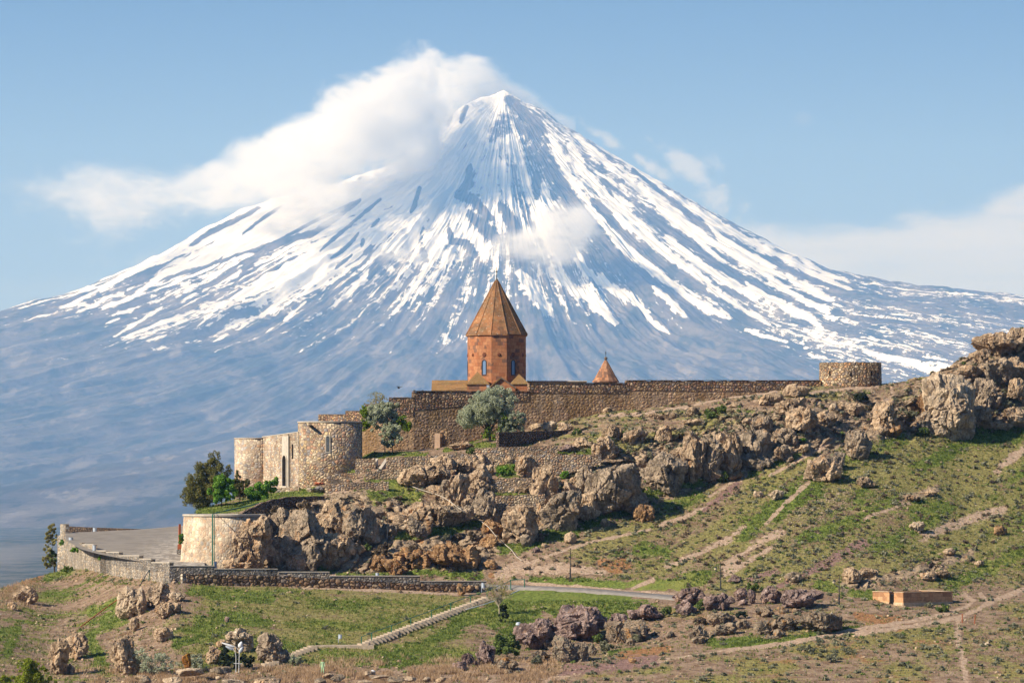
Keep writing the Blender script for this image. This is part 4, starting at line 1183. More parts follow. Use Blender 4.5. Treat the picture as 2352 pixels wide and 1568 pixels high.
# rear round tower
B2 = P(V('A', 812, 0)[0], V('A', 0, 497)[1], 579.0)
R2 = 150 / 1.96 * .5742 * px(579)
tb = child(MB().lathe((B2.x, B2.y), [(R2, zbg - 3), (R2, B2.z), (R2 - .5, B2.z), (R2 - .5, B2.z - 2)], 64).build('round_tower', MM['pale']), gate)
for p_ in tb.data.polygons:
    p_.use_smooth = abs(p_.normal.z) < 0.3
sub(MB().lathe((B2.x, B2.y), [(R2 - .55, B2.z), (R2 + .08, B2.z), (R2 + .08, B2.z + .1), (R2 - .55, B2.z + .12)], 64), 'coping', MM['coping'], tb)
# link wall with the portal
ga, gb = V('A', 880, 487), V('A', 1165, 448)
wa, wb = P(ga[0], ga[1], 577.0), P(gb[0], gb[1], 564.5)
child(ribbon([(wa.x, wa.y, wa.z, zbg - 3), (wb.x, wb.y, wb.z, zbg - 3)], 1.2, None).build('gate_wall', MM['pale']), gate)
dv = Vector((wb.x - wa.x, wb.y - wa.y, 0))
L_ = dv.length
dv.normalize()
nv_ = Vector((dv.y, -dv.x, 0))            # outward, towards the left front
s1 = ribbon([(wa.x + nv_.x * .06, wa.y + nv_.y * .06, wa.z + .12, wa.z), (wb.x + nv_.x * .06, wb.y + nv_.y * .06, wb.z + .12, wb.z)], 1.3, None)
child(s1.build('coping', MM['coping']), gate)


def gtf(x_, y_):
    p = Vector((wa.x, wa.y, 0)) + dv * x_ - nv_ * y_
    return (p.x, p.y)


def g_at(xA):
    """distance along the gate wall that shows at crop-A column xA"""
    best = min(((abs(V('A', xA, 0)[0] - (CX + gtf(s_ * L_ / 400, 0)[0] / gtf(s_ * L_ / 400, 0)[1] * F)), s_) for s_ in range(401)))
    return best[1] * L_ / 400


kz = lambda yA, Y: P(0, V('A', 0, yA)[1], Y).z
s0, s9 = g_at(1046), g_at(1098)
sc_ = g_at(1069)
zp0, zp1 = kz(872, 569), kz(478, 569)
m_ = MB().prism([gtf(s0, -0.22), gtf(s9, -0.22), gtf(s9, 0.02), gtf(s0, 0.02)], zp0 - 1, zp1)
po = child(m_.build('portal', MM['coping']), gate)
sub(arch_frame(MB(), sc_, 1.45, kz(868, 569), kz(628, 569), -0.36, -0.2, 0.22, gtf), 'portal_arch', MM['coping'], po)
sub(arch_solid(MB(), sc_, 1.44, kz(868, 569), kz(628, 569), -0.24, -0.1, gtf), 'gate_door', MM['black'], po)
sp = g_at(1104)
child(MB().tube([(*gtf(sp, -0.3), zp0), (*gtf(sp, -0.3), kz(462, 567))], 0.07).build('drainpipe', MM['iron']), gate)
sl = g_at(1118)
child(MB().prism([gtf(sl - .25, -0.03), gtf(sl + .25, -0.03), gtf(sl + .25, 0.1), gtf(sl - .25, 0.1)], kz(655, 566), kz(540, 566)).build('loophole', MM['black']), gate)
child(ribbon(wall_line('A', [(955, 905), (1010, 885), (1150, 868), (1168, 880)], lambda u: 560.5 - (u - 620) * 0.02, vb=[(955, 980), (1168, 960)], extra=0.5), 0.6, None, 0.03, 2).build('low_wall', MM['pale']), gate)

# ---------------------------------------------------------------- ramparts
Yw = lerpY([(725, 590), (800, 584), (860, 580), (1000, 579), (1150, 582), (1250, 585), (1400, 587), (1600, 589.5), (1880, 592)])
ramp = thing('rampart_wall', P(1300, 960, 585), 'long weathered brown fortress wall in front of the church, with an open door', 'wall')
base = 1300
def tops_frame():
    out = []
    for reg, x0_, x1_, y_ in (('A', 1320, 1530, 310), ('A', 1530, 1687, 283), ('A', 1687, 1872, 228), ('A', 1872, 2065, 178), ('B', 268, 1075, 984), ('B', 1075, 1750, 928), ('H', 208, 1730, 435)):
        u0, v0 = V(reg, x0_, y_)
        u1, _ = V(reg, x1_, y_)
        out.append((u0, u1, v0))
    return out
tf_ = tops_frame()
lowp, upp = [], []
for u0, u1, v0 in tf_:
    for u in (u0, u1 - 0.01):
        p = P(u, v0, Yw(u))
        lowp.append((p.x, p.y + 0.06, p.z - 0.15, p.z - 9.5))
        band = np.interp(u, [730, 1150, 1210, 1300, 1880], [44, 42, 22, 22, 26]) * px(Yw(u))
        upp.append((p.x, p.y, p.z, p.z - band))
# keep the foot of the plastered wall level-ish
zf = [min(q[3], P(0, 1060, 580).z) for q in lowp]
lowp = [(a[0], a[1], a[2], z_ - 1.0) for a, z_ in zip(lowp, zf)]
child(ribbon(lowp, 1.0, None).build('wall_face', MM['lower']), ramp)
child(ribbon(upp, 1.1, None, 0.09, 11, 0.45).build('parapet', MM['upper']), ramp)
for u0, u1, v0 in tf_:
    a, b_ = P(u0, v0, Yw(u0) - .08), P(u1, v0, Yw(u1) - .08)
    child(ribbon([(a.x, a.y, a.z + .08, a.z + .02), (b_.x, b_.y, b_.z + .08, b_.z + .02)], 1.2, None, 0.015, 5, 0.7).build('coping', MM['dcoping']), ramp)
# open wooden door
Yd = 578.4
def bx(reg, x0_, y0_, x1_, y1_, Y, dep):
    a, b_ = P(*V(reg, x0_, y1_), Y), P(*V(reg, x1_, y0_), Y)
    return MB().box(((a.x + b_.x) / 2, Y + dep / 2, (a.z + b_.z) / 2), (b_.x - a.x, dep, b_.z - a.z))
fr_ = child(bx('B', 383, 1245, 500, 1400, Yd + 0.3, 0.35).build('door_surround', MM['lower']), ramp)
sub(bx('B', 440, 1275, 474, 1390, Yd + 0.24, 0.3), 'doorway', MM['black'], fr_)  # dark panel painted as the shade of the open doorway
lf = bx('B', 415, 1275, 453, 1390, Yd - 0.3, 0.08)
dl = sub(lf, 'door_leaf', MM['wood'], fr_)
sub(bx('B', 453, 1278, 470, 1388, Yd + 0.10, 0.06), 'door_plank', plain_mat('brown_plank', (0.33, 0.19, 0.10), 0.8, 0.1, 0.3, 5), fr_)
sub(bx('B', 375, 1388, 490, 1402, Yd - 1.0, 1.4), 'doorstep', MM['coping'], fr_)
# round tower at the right end
TR = P(V('H', 1963, 0)[0], V('H', 0, 297)[1], 594.0)
Rr = 242 / 1.96 * .5742 * px(594)
zr = TR.z
rt_ = thing('round_tower', (TR.x, TR.y, zr - 4.5), 'squat round rubble tower at the right end of the fortress wall', 'tower')
prof_n = 96
m_ = MB().lathe((TR.x, TR.y), [(Rr + .15, zr - 7), (Rr, zr), (Rr - .7, zr), (Rr - .7, zr - 3)], prof_n)
rs_ = random.Random(4)
for i in range(prof_n, 3 * prof_n):
    x_, y_, z_ = m_.v[i]
    m_.v[i] = (x_, y_, z_ + random.Random(i % prof_n).uniform(-0.07, 0.07))
o = child(m_.build('wall_face', MM['towerR']), rt_)
for p_ in o.data.polygons:
    p_.use_smooth = abs(p_.normal.z) < 0.3
for xs_, y0_, y1_ in ((1791, 358, 398), (1946, 372, 402), (2108, 360, 396)):
    sn_a = (xs_ - 1963) / 242.0
    an = math.asin(sn_a)
    dirx, diry = math.sin(an), -math.cos(an)
    cxx, cyy = TR.x + dirx * (Rr + .02), TR.y + diry * (Rr + .02)
    z0_, z1_ = P(0, V('H', 0, y1_)[1], cyy).z, P(0, V('H', 0, y0_)[1], cyy).z
    child(MB().box((cxx, cyy, (z0_ + z1_) / 2), (0.24, 0.14, z1_ - z0_), an).build('loophole', MM['black']), rt_)

# ---------------------------------------------------------------- church
def ashlar(name, cx_, cy_, bw, bh, cols, dark, damt, lichen=None):
    m, t, b = new_mat(name, 0.88, 0.12)
    pos = t.node('ShaderNodeNewGeometry').outputs['Position']
    d = t.vmath('SUBTRACT', pos, (cx_, cy_, 0.0))
    X, Y, Z = t.sep(d)[:3]
    ang = t.math('ARCTAN2', X, t.math('MULTIPLY', Y, -1.0))
    row = t.math('FLOOR', t.math('DIVIDE', Z, bh))
    s_ = t.math('ADD', t.math('DIVIDE', t.math('MULTIPLY', ang, 4.2), bw), t.math('MULTIPLY', row, 0.37))
    cell = t.math('FLOOR', s_)
    wn = t.node('ShaderNodeTexWhiteNoise', noise_dimensions='2D')
    t.put(wn.inputs['Vector'], t.comb(cell, row, 0.0))
    r, g, b2_ = t.sep(wn.outputs['Color'])[:3]
    c = t.mix(r, cols[0], cols[1])
    clump = t.noise(pos, 0.32, 2.0, 0.5)
    dk = t.math('LESS_THAN', t.math('ADD', g, t.math('MULTIPLY', t.math('SUBTRACT', clump, 0.5), -0.9)), damt)
    c = t.mix(t.math('MULTIPLY', dk, 0.75), c, dark)
    fz = t.math('FRACT', t.math('DIVIDE', Z, bh))
    fs = t.math('FRACT', s_)
    j = t.math('MAXIMUM', t.math('LESS_THAN', fz, 0.07), t.math('LESS_THAN', fs, 0.04))
    c = t.mix(t.math('MULTIPLY', j, 0.45), c, (0.12, 0.06, 0.035))
    f = t.noise(pos, 3.0, 4.0, 0.6)
    if lichen:
        n = t.noise(pos, 1.6, 6.0, 0.75)
        big_ = t.noise(pos, 0.35, 3.0, 0.5)
        c = t.mix(t.math('MULTIPLY', t.smooth(big_, 0.38, 0.62), 0.75), c, lichen[0])
        c = t.mix(t.math('MULTIPLY', t.smooth(n, 0.55, 0.60), 0.85), c, lichen[1])
        n2_ = t.noise(pos, 4.5, 4.0, 0.7)
        c = t.mix(t.smooth(n2_, 0.60, 0.66), c, lichen[2])
    c = t.mix(1.0, c, t.mix(t.smooth(f, 0.3, 0.7), (0.84, 0.84, 0.84), (1.12, 1.12, 1.12)), 'MULTIPLY')
    t.put(b.inputs['Base Color'], c)
    bp = t.node('ShaderNodeBump')
    bp.inputs['Strength'].default_value = 0.4
    bp.inputs['Distance'].default_value = 0.06
    t.put(bp.inputs['Height'], t.math('ADD', f, t.math('MULTIPLY', j, -0.8)))
    t.put(b.inputs['Normal'], bp.outputs[0])
    return m


CY = 600.0
kB = px(CY) * .5742 / 1.7418
CB = P(*V('B', 847.5, 592), CY)
cz_ = lambda yB: P(0, V('B', 0, yB)[1], CY).z
cx_ = lambda xB: (V('B', xB, 0)[0] - CX) / F * CY
m_drum = ashlar('red_tuff_ashlar', CB.x, CB.y, 0.75, 0.5, ((0.38, 0.14, 0.062), (0.47, 0.215, 0.10)), (0.16, 0.095, 0.07), 0.14)
m_roof = ashlar('lichened_tuff_roof', CB.x, CB.y, 0.9, 0.55, ((0.33, 0.135, 0.055), (0.40, 0.19, 0.08)), (0.15, 0.08, 0.045), 0.2, ((0.19, 0.105, 0.05), (0.22, 0.155, 0.085), (0.44, 0.40, 0.31)))
m_roof2 = ashlar('lichened_nave_roof', CB.x, CB.y, 0.9, 0.55, ((0.30, 0.16, 0.06), (0.36, 0.20, 0.085)), (0.17, 0.10, 0.05), 0.2, ((0.22, 0.13, 0.05), (0.24, 0.16, 0.06), (0.38, 0.32, 0.2)))
church = thing('church', (CB.x, CB.y, cz_(1100)), 'red stone church with a tall twelve-sided conical dome and cross', 'church')
Rd = 207 * kB
PH = math.radians(-40)
drum = child(MB().lathe((CB.x, CB.y), [(Rd, cz_(1100)), (Rd, cz_(598))], 12, PH).build('drum', m_drum), church)
sub(MB().lathe((CB.x, CB.y), [(Rd, cz_(606)), (Rd + .10, cz_(601)), (Rd + .16, cz_(594)), (Rd, cz_(590))], 12, PH), 'cornice', m_drum, drum)
cone = child(MB().lathe((CB.x, CB.y), [(218 * kB, cz_(600)), (218 * kB, cz_(592)), (190 * kB, cz_(540)), (105 * kB, cz_(385)), (38 * kB, cz_(262)), (14 * kB, cz_(218)), (12 * kB, cz_(210))], 12, PH).build('cone_roof', m_roof), church)
m_ = MB()
for k in range(12):
    an = PH + k * math.pi / 6
    m_.tube([(CB.x + r_ * kB * math.sin(an), CB.y - r_ * kB * math.cos(an), cz_(z_) + .02) for r_, z_ in ((219, 592), (190, 540), (105, 385), (38, 262), (15, 218))], [.07, .07, .06, .05, .04], 5)
sub(m_, 'roof_rib', m_roof, cone)
m_ = MB().tube([(CB.x, CB.y, cz_(222)), (CB.x, CB.y, cz_(120))], [0.06, 0.03], 6).lathe((CB.x, CB.y), [(0.22, cz_(214)), (0.12, cz_(200)), (0.05, cz_(192))], 8)
fin = child(m_.build('finial', MM['iron']), church)
m_ = MB().box((CB.x, CB.y, cz_(152)), (0.34, 0.06, 0.07)).box((CB.x, CB.y, cz_(150)), (0.13, 0.07, 0.28))
sub(m_, 'cross', MM['iron'], fin)
ins = Rd * math.cos(math.pi / 12)
m_med = plain_mat('shadowed_carving_tuff', (0.20, 0.075, 0.04), 0.9, 0.1, 0.3, 6)  # tuff darkened to paint the shadow in the carving
glass, t, b = new_mat('sky_tinted_glass', 0.12, 0.6)
b.inputs['Base Color'].default_value = (0.16, 0.24, 0.36, 1)  # sky reflection painted as a bluish base colour
for k in range(12):
    deg = -55 + 30 * k
    an = math.radians(deg)
    tf2 = (lambda an_: lambda x_, y_: (CB.x + (ins - y_) * math.sin(an_) + x_ * math.cos(an_), CB.y - (ins - y_) * math.cos(an_) + x_ * math.sin(an_)))(an)
    if k % 2 == 1:
        wn_ = sub(arch_frame(MB(), 0, 0.50, cz_(872), cz_(774), -0.07, 0.15, 0.13, tf2), 'window', MM['iron'], drum)
        m_ = arch_solid(MB(), 0, 0.50, cz_(872), cz_(774), -0.02, 0.10, tf2)
        sub(m_, 'window_pane', glass, drum)
        sub(arch_frame(MB(), 0, 0.86, cz_(870), cz_(768), -0.045, 0.1, 0.16, tf2), 'window_surround', m_drum, drum)
    # carved medallion: a disc with petals
    m_ = MB()
    zc = cz_(734)
    r_ = 0.34 if k % 2 else 0.26
    ring = []
    n = 24
    vs, fs = [], []
    for q in range(n):
        a_ = 2 * math.pi * q / n
        rr_ = r_ * (1.0 if q % 3 else 0.8)
        vs.append((*tf2(rr_ * math.cos(a_), -0.05), zc + rr_ * math.sin(a_)))
    for q in range(n):
        a_ = 2 * math.pi * q / n
        rr_ = r_ * (0.55 if q % 2 else 0.42)
        vs.append((*tf2(rr_ * math.cos(a_), -0.13), zc + rr_ * math.sin(a_)))
    for q in range(n):
        vs.append((*tf2(vs[q][0] * 0 + r_ * math.cos(2 * math.pi * q / n), 0.02), zc + r_ * math.sin(2 * math.pi * q / n)))
    vs.append((*tf2(0, -0.06), zc))
    for q in range(n):
        j = (q + 1) % n
        fs += [(q, j, n + j, n + q), (n + q, n + j, 3 * n), (2 * n + q, 2 * n + j, j, q)]
    sub(m_.add(vs, fs), 'medallion', m_med, drum)
# nave, transept and corner chapels under their own roofs
def hipped(name, xl, xr, xp, ye, yp, yb, Yc, dep, par=church, roofm=None, wallm=None, over=6):
    """block with pyramid roof: crop-B columns xl..xr, peak xp"""
    a, b_ = cx_(xl), cx_(xr)
    body = child(MB().box(((a + b_) / 2, Yc, (cz_(ye) + cz_(yb)) / 2), (b_ - a - 0.24, dep - 0.3, cz_(ye) - cz_(yb))).build(name, wallm or m_drum), par)
    h = dep / 2
    m = MB().add([(a, Yc - h, cz_(ye) - .06), (b_, Yc - h, cz_(ye) - .06), (b_, Yc + h, cz_(ye) - .06), (a, Yc + h, cz_(ye) - .06), (a, Yc - h, cz_(ye) + .04), (b_, Yc - h, cz_(ye) + .04), (b_, Yc + h, cz_(ye) + .04), (a, Yc + h, cz_(ye) + .04), (cx_(xp), Yc, cz_(yp))],
                 [(0, 3, 2, 1), (0, 1, 5, 4), (1, 2, 6, 5), (2, 3, 7, 6), (3, 0, 4, 7), (4, 5, 8), (5, 6, 8), (6, 7, 8), (7, 4, 8)])
    sub(m, 'roof', roofm or m_roof2, body)
    return body
hipped('corner_chapel', 640, 800, 716, 942, 852, 1090, CY - 5.2, 3.4)
hipped('corner_chapel', 940, 1072, 1003, 940, 868, 1090, CY - 5.0, 3.2)
# central gable
a, b_, c_ = cx_(790), cx_(984), cx_(880)
yg = CY - 7.2
body = child(MB().add([(a + .15, yg, cz_(1090)), (b_ - .15, yg, cz_(1090)), (b_ - .15, yg, cz_(964)), (c_, yg, cz_(900)), (a + .15, yg, cz_(964)),
                       (a + .15, CY, cz_(1090)), (b_ - .15, CY, cz_(1090)), (b_ - .15, CY, cz_(964)), (c_, CY, cz_(900)), (a + .15, CY, cz_(964))],
                      [(0, 1, 2, 3, 4), (9, 8, 7, 6, 5), (0, 5, 6, 1), (1, 6, 7, 2), (2, 7, 8, 3), (3, 8, 9, 4), (4, 9, 5, 0)]).build('gable', m_drum), church)
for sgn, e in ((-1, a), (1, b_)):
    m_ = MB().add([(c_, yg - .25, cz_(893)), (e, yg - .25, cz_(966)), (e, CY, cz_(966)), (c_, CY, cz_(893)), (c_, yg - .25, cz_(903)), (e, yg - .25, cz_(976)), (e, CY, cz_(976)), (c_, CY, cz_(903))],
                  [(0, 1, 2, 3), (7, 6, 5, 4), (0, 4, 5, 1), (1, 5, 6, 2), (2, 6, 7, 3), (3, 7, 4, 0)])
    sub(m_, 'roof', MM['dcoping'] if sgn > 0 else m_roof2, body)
# nave to the left
a, b_ = cx_(402), cx_(700)
m_ = MB().add([(a, CY - 4, cz_(1090)), (b_, CY - 4, cz_(1090)), (b_, CY - 4, cz_(978)), (a, CY - 4, cz_(978)), (a, CY + 4, cz_(1090)), (b_, CY + 4, cz_(1090)), (b_, CY + 4, cz_(978)), (a, CY + 4, cz_(978)), (a, CY, cz_(910)), (b_, CY, cz_(910))],
              [(0, 1, 2, 3), (7, 6, 5, 4), (0, 3, 8, 7, 4), (1, 5, 6, 9, 2), (0, 4, 5, 1), (3, 2, 9, 8), (8, 9, 6, 7)])
nave = child(m_.build('nave', m_drum), church)
m_ = MB().add([(a - .1, CY - 4.2, cz_(980)), (b_, CY - 4.2, cz_(980)), (b_, CY, cz_(906)), (a - .1, CY, cz_(906)), (a - .1, CY - 4.2, cz_(985)), (b_, CY - 4.2, cz_(985)), (b_, CY, cz_(912)), (a - .1, CY, cz_(912)),
               (a - .1, CY + 4.2, cz_(980)), (b_, CY + 4.2, cz_(980))],
              [(0, 1, 2, 3), (4, 7, 6, 5), (0, 4, 5, 1), (1, 5, 6, 2), (3, 7, 4, 0), (3, 2, 9, 8)])
sub(m_, 'roof', m_roof2, nave)
# long low building behind the wall
a, b_ = cx_(1060), cx_(1478)
lb = thing('long_building', ((a + b_) / 2, CY + 3, cz_(1060)), 'long low flat-roofed building just showing above the fortress wall right of the dome', 'building')
child(MB().box(((a + b_) / 2, CY + 3, (cz_(916) + cz_(1060)) / 2), (b_ - a - .2, 5, cz_(916) - cz_(1060))).build('wall', MM['lower']), lb)
child(MB().box(((a + b_) / 2, CY + 3, cz_(912.5)), (b_ - a, 5.4, 0.14)).build('roof', MM['coping']), lb)
# bell turret
tx = cx_(1610)
mt_r = ashlar('banded_turret_roof', tx, CY + 2, 1.0, 0.42, ((0.40, 0.175, 0.085), (0.46, 0.25, 0.14)), (0.15, 0.085, 0.06), 0.42)
tur = thing('bell_turret', (tx, CY + 2, cz_(1060)), 'small conical turret with patchwork red roof and cross, right of the church', 'turret')
child(MB().lathe((tx, CY + 2), [(80 * kB, cz_(1060)), (80 * kB, cz_(918))], 8, .2).build('turret_wall', MM['dcoping']), tur)  # dark colour paints the shade of the recess under the eave
rf = child(MB().lathe((tx, CY + 2), [(96 * kB, cz_(919)), (97 * kB, cz_(914)), (74 * kB, cz_(880)), (45 * kB, cz_(828)), (14 * kB, cz_(772)), (10 * kB, cz_(766))], 8, .2).build('cone_roof', mt_r), tur)
sub(MB().lathe((tx, CY + 2), [(.26, cz_(784)), (.30, cz_(776)), (.16, cz_(766)), (.13, cz_(762)), (.24, cz_(755)), (.25, cz_(750)), (.17, cz_(743)), (.05, cz_(739))], 12), 'finial', MM['dcoping'], rf)
sub(MB().tube([(tx, CY + 2, cz_(742)), (tx, CY + 2, cz_(700))], .035, 6).box((tx, CY + 2, cz_(715)), (.26, .05, .06)).lathe((tx, CY + 2), [(.02, cz_(730)), (.09, cz_(727)), (.02, cz_(724))], 6), 'cross', MM['iron'], rf)
o = bx('B', 778, 940, 797, 957, 580.5, 0.25)
fl_ = o.build('floodlight', MM['silver'])
tag(fl_, 'small square floodlight on a bracket on the wall top before the church gable', 'floodlight')
sub(bx('B', 784, 955, 789, 980, 580.55, 0.08), 'bracket', MM['iron'], fl_)

# ---------------------------------------------------------------- roofless red enclosure at the right
FB, FA, FC = V('F', 1345, 990), V('F', 1142, 968), V('F', 1742, 978)
YE = hit(*FB).y - 0.6
pB = P(FB[0], FB[1], YE)
kF = px(500) * .5742 / 1.887
pA = Vector((pB.x - 201 * kF, pB.y + 4.9, pB.z + .1))
pC = Vector((pB.x + 397 * kF, pB.y + 4.4, pB.z + .1))
pD = pA + (pC - pB)
Zt = P(0, V('F', 0, 884)[1], 500).z
Zt = pB.z + 104 * kF
Zp = pB.z + 28 * kF
enc = thing('roofless_enclosure', pB, 'low roofless orange-red walled enclosure beside the dirt track', 'building')
m_red = ashlar('red_enclosure_blocks', (pA.x + pC.x) / 2, (pB.y + pD.y) / 2, 0.9, 0.45, ((0.50, 0.25, 0.115), (0.60, 0.35, 0.18)), (0.32, 0.16, 0.08), 0.2)
m_pl = plain_mat('pale_plinth', (0.56, 0.40, 0.25), 0.9, 0.1, 0.2, 2.0)
gE = (pA + (pB - pA) * .55, pA + (pB - pA) * .70)


def wl(a, b_, z0_, z1_, th_=0.4, m=None, off=0.0):
    d = (b_ - a).normalized()
    n = Vector((-d.y, d.x, 0))
    a2, b2_ = a - n * off, b_ - n * off
    return (m or MB()).prism([(a2.x, a2.y), (b2_.x, b2_.y), (b2_.x + n.x * (th_ + 2 * off), b2_.y + n.y * (th_ + 2 * off)), (a2.x + n.x * (th_ + 2 * off), a2.y + n.y * (th_ + 2 * off))], z0_, z1_)


m_ = MB()
wl(pA, gE[0], pB.z - 1, Zt, m=m_)
wl(gE[1], pB, pB.z - 1, Zt, m=m_)
child(m_.build('front_wall', m_red), enc)
ev = (pC - pB).normalized() * 0.402
fv_ = (pB - pA).normalized() * 0.402
child(wl(pB + ev * 0, pC, pB.z - 1, Zt - .006).build('side_wall', m_red), enc)
child(wl(pC, pD, pB.z - 1, Zt - .012).build('back_wall', m_red), enc)
child(wl(pD, pA, pB.z - 1, Zt - .018).build('side_wall', m_red), enc)
m_ = MB()
wl(pA, gE[0], pB.z - 1.2, Zp, m=m_, off=0.08)
wl(gE[1], pB, pB.z - 1.2, Zp, m=m_, off=0.08)
wl(pB, pC, pB.z - 1.2, Zp - .004, m=m_, off=0.083)
child(m_.build('plinth', m_pl), enc)
child(wl(pA + (pC - pB) * .5 * 0, pB, Zt, Zt + .08, m=None, off=0.07).build('coping', m_pl) if False else wl(pB, pC, Zt + .001, Zt + .07, off=0.07).build('coping', m_pl), enc)
child(wl(pC, pD, Zt + .003, Zt + .066, off=0.07).build('coping', m_pl), enc)
m_ = MB()
wl(pA, gE[0], Zt + .002, Zt + .068, m=m_, off=0.07)
wl(gE[1], pB, Zt + .002, Zt + .068, m=m_, off=0.07)
child(m_.build('coping', m_pl), enc)
child(wl(gE[0], gE[1], pB.z - 1, Zt - .3, .1, off=-.0).build('gate', MM['iron']) if False else wl(gE[0] + Vector((0, .3, 0)), gE[1] + Vector((0, .3, 0)), pB.z - 1, Zt - .25, .06).build('gate', MM['black']), enc)  # dark panel stands for the shade in the open doorway

# ---------------------------------------------------------------- small built things
# red stele
sx0 = V('C', 1537, 0)[0]
kc = px(548) * .5742 / 2.138
sb = P(sx0, V('C', 0, 453)[1], 548)
ste = thing('stele', sb, 'tall slim rust-red stone stele on a stepped base at the terrace edge', 'monument')
child(MB().box((sb.x, sb.y, sb.z + 12 * kc), (47 * kc, 47 * kc, 24 * kc + .3)).build('plinth', MM['parapet']), ste)
child(MB().box((sb.x, sb.y, sb.z + 49 * kc), (35 * kc, 35 * kc, 50 * kc)).build('pedestal', MM['stele']), ste)
child(MB().lathe((sb.x, sb.y), [(15 * kc, sb.z + 74 * kc), (12 * kc, sb.z + 250 * kc)], 4, math.pi / 4 + .3).build('shaft', MM['stele']), ste)
# green pipe
gp = [V('A', *p) for p in ((490, 1492), (491, 1300), (491, 1090))]
pts = [P(u, v, 520.5 - 0.9 + i * .12) for i, (u, v) in enumerate(gp)]
pts2 = [P(*V('A', x_, y_), 520.6 + (x_ - 491) * .03) for x_, y_ in ((520, 1078), (600, 1060), (700, 1040), (800, 1018), (890, 996))]
o = MB().tube(pts + pts2, 0.085, 8).build('pipe', MM['green'])
tag(o, 'green painted pipe climbing the round retaining wall and crossing the lawn', 'pipe')
o = MB().tube([p + Vector((0.22, -0.02, 0)) for p in pts], 0.05, 6).build('pipe', MM['green'])
tag(o, 'thin green pipe running up the pale retaining wall beside the thicker one', 'pipe')


def draped(name, reg, pts, r, mat, label, cat, lift=0.15, n=6, over=False):
    q = []
    for (xa, ya), (xb, yb) in zip(pts[:-1], pts[1:]):
        for k in range(n):
            q.append((xa + (xb - xa) * k / n, ya + (yb - ya) * k / n))
    q.append(pts[-1])
    w3 = []
    for p in q:
        g = hit_all(*V(reg, *p)) if over else hit(*V(reg, *p))
        w3.append(g + Vector((0, -lift, lift)))
    for _ in range(3):
        w3 = [w3[0]] + [(w3[i - 1] + w3[i] * 2 + w3[i + 1]) / 4 for i in range(1, len(w3) - 1)] + [w3[-1]]
    return tag(MB().tube(w3, r, 6).build(name, mat), label, cat)


draped('pipe', 'C', [(695, 1095), (800, 1015), (900, 940), (1003, 868)], 0.07, MM['stele'], 'rusty thin pipe lying on the bare slope left of the pale boulders', 'pipe', 0.25)
draped('pipe', 'D', [(1890, 580), (2000, 550), (2120, 510)], 0.06, MM['white'], 'pale pipe lying in the grass beside the stairs', 'pipe', 0.3)
draped('pipe', 'E', [(272, 462), (345, 430)], 0.07, MM['white'], 'short white pipe lying on the grass just below the road', 'pipe', 0.3)
for xa, ya, xb, yb, mt_, la in ((1192, 735, 1278, 592, 'iron', 'dark leaning pole propped against the parapet above the pale boulders'), (1272, 690, 1278, 592, 'green', 'green pole standing against the parapet above the pale boulders')):
    a, b_ = hit(*V('C', xa, ya)), P(*V('C', xb, yb), wY(V('C', xb, 0)[0]) - 0.5)
    tag(MB().tube([a, b_], 0.055, 6).build('pole', MM[mt_]), la, 'pole')

# stairs
st = thing('staircase', hit(*V('D', 1500, 720)), 'long straight concrete stair climbing the grass bank to the road', 'stairs')
def flight(xa, ya, xb, yb, n, Ya, Yb, w=1.7):
    for k in range(n):
        f_ = k / n
        u, v = V('D', xa + (xb - xa) * f_, ya + (yb - ya) * f_)
        u2, v2 = V('D', xa + (xb - xa) * (f_ + 1 / n), ya + (yb - ya) * (f_ + 1 / n))
        Y = Ya + (Yb - Ya) * f_
        p, p2 = P(u, v, Y), P(u2, v2, Y)
        z1_ = p2.z
        dx = (p2.x - p.x)
        child(MB().prism([(p.x - .18, Y - w / 2), (p2.x + .12, Y - w / 2), (p2.x + .12 - .55, Y + w / 2), (p.x - .18 - .55, Y + w / 2)], z1_ - .7, z1_).build('step', MM['concrete']), st)
g0, g1 = hit(*V('D', 1100, 850)), hit(*V('D', 2080, 480))
flight(1085, 838, 2085, 462, 34, g0.y - .6, g1.y - 1.0)
g2 = hit(*V('D', 340, 1000))
flight(330, 995, 720, 845, 13, g2.y - .5, g0.y - 1.0, 1.9)
a, b_ = V('D', 715, 838), V('D', 1170, 846)
pa, pb = P(a[0], a[1], g0.y - .4), P(b_[0], b_[1], g0.y - .6)
child(MB().prism([(pa.x, pa.y - 1.0), (pb.x, pb.y - 1.0), (pb.x - .3, pb.y + 1.6), (pa.x - .3, pa.y + 1.6)], pa.z - 1.2, pa.z - .02).build('landing', MM['concrete']), st)
hr = thing('handrail', hit(*V('D', 1500, 700)), 'green metal handrail along the left side of the long stair', 'handrail')
pp = [(1070, 775, 838), (1150, 742, 820), (1305, 687, 765), (1457, 628, 705), (1618, 570, 645), (1770, 512, 590), (1925, 455, 528), (2055, 415, 475), (2240, 335, 398)]
tops = []
for x_, y0_, y1_ in pp:
    f_ = (x_ - 1085) / 1000
    Y = g0.y - .6 + (g1.y - g0.y - .4) * f_ + 0.3
    a, b_ = P(*V('D', x_, y1_ + 8), Y), P(*V('D', x_, y0_), Y)
    child(MB().tube([a, b_], 0.055, 6).build('post', MM['green']), hr)
    tops.append(b_)
child(MB().tube(tops, 0.045, 6).build('rail', MM['green']), hr)
hr = thing('handrail', hit(*V('E', 330, 400)), 'short green railing with two posts at the head of the stair by the road', 'handrail')
Y = hit(*V('E', 330, 402)).y - .3
for x_ in (280, 388):
    child(MB().tube([P(*V('E', x_, 402), Y), P(*V('E', x_, 327), Y)], 0.06, 6).build('post', MM['green']), hr)
child(MB().tube([P(*V('E', 270, 331), Y), P(*V('E', 393, 325), Y)], 0.05, 6).build('rail', MM['green']), hr)

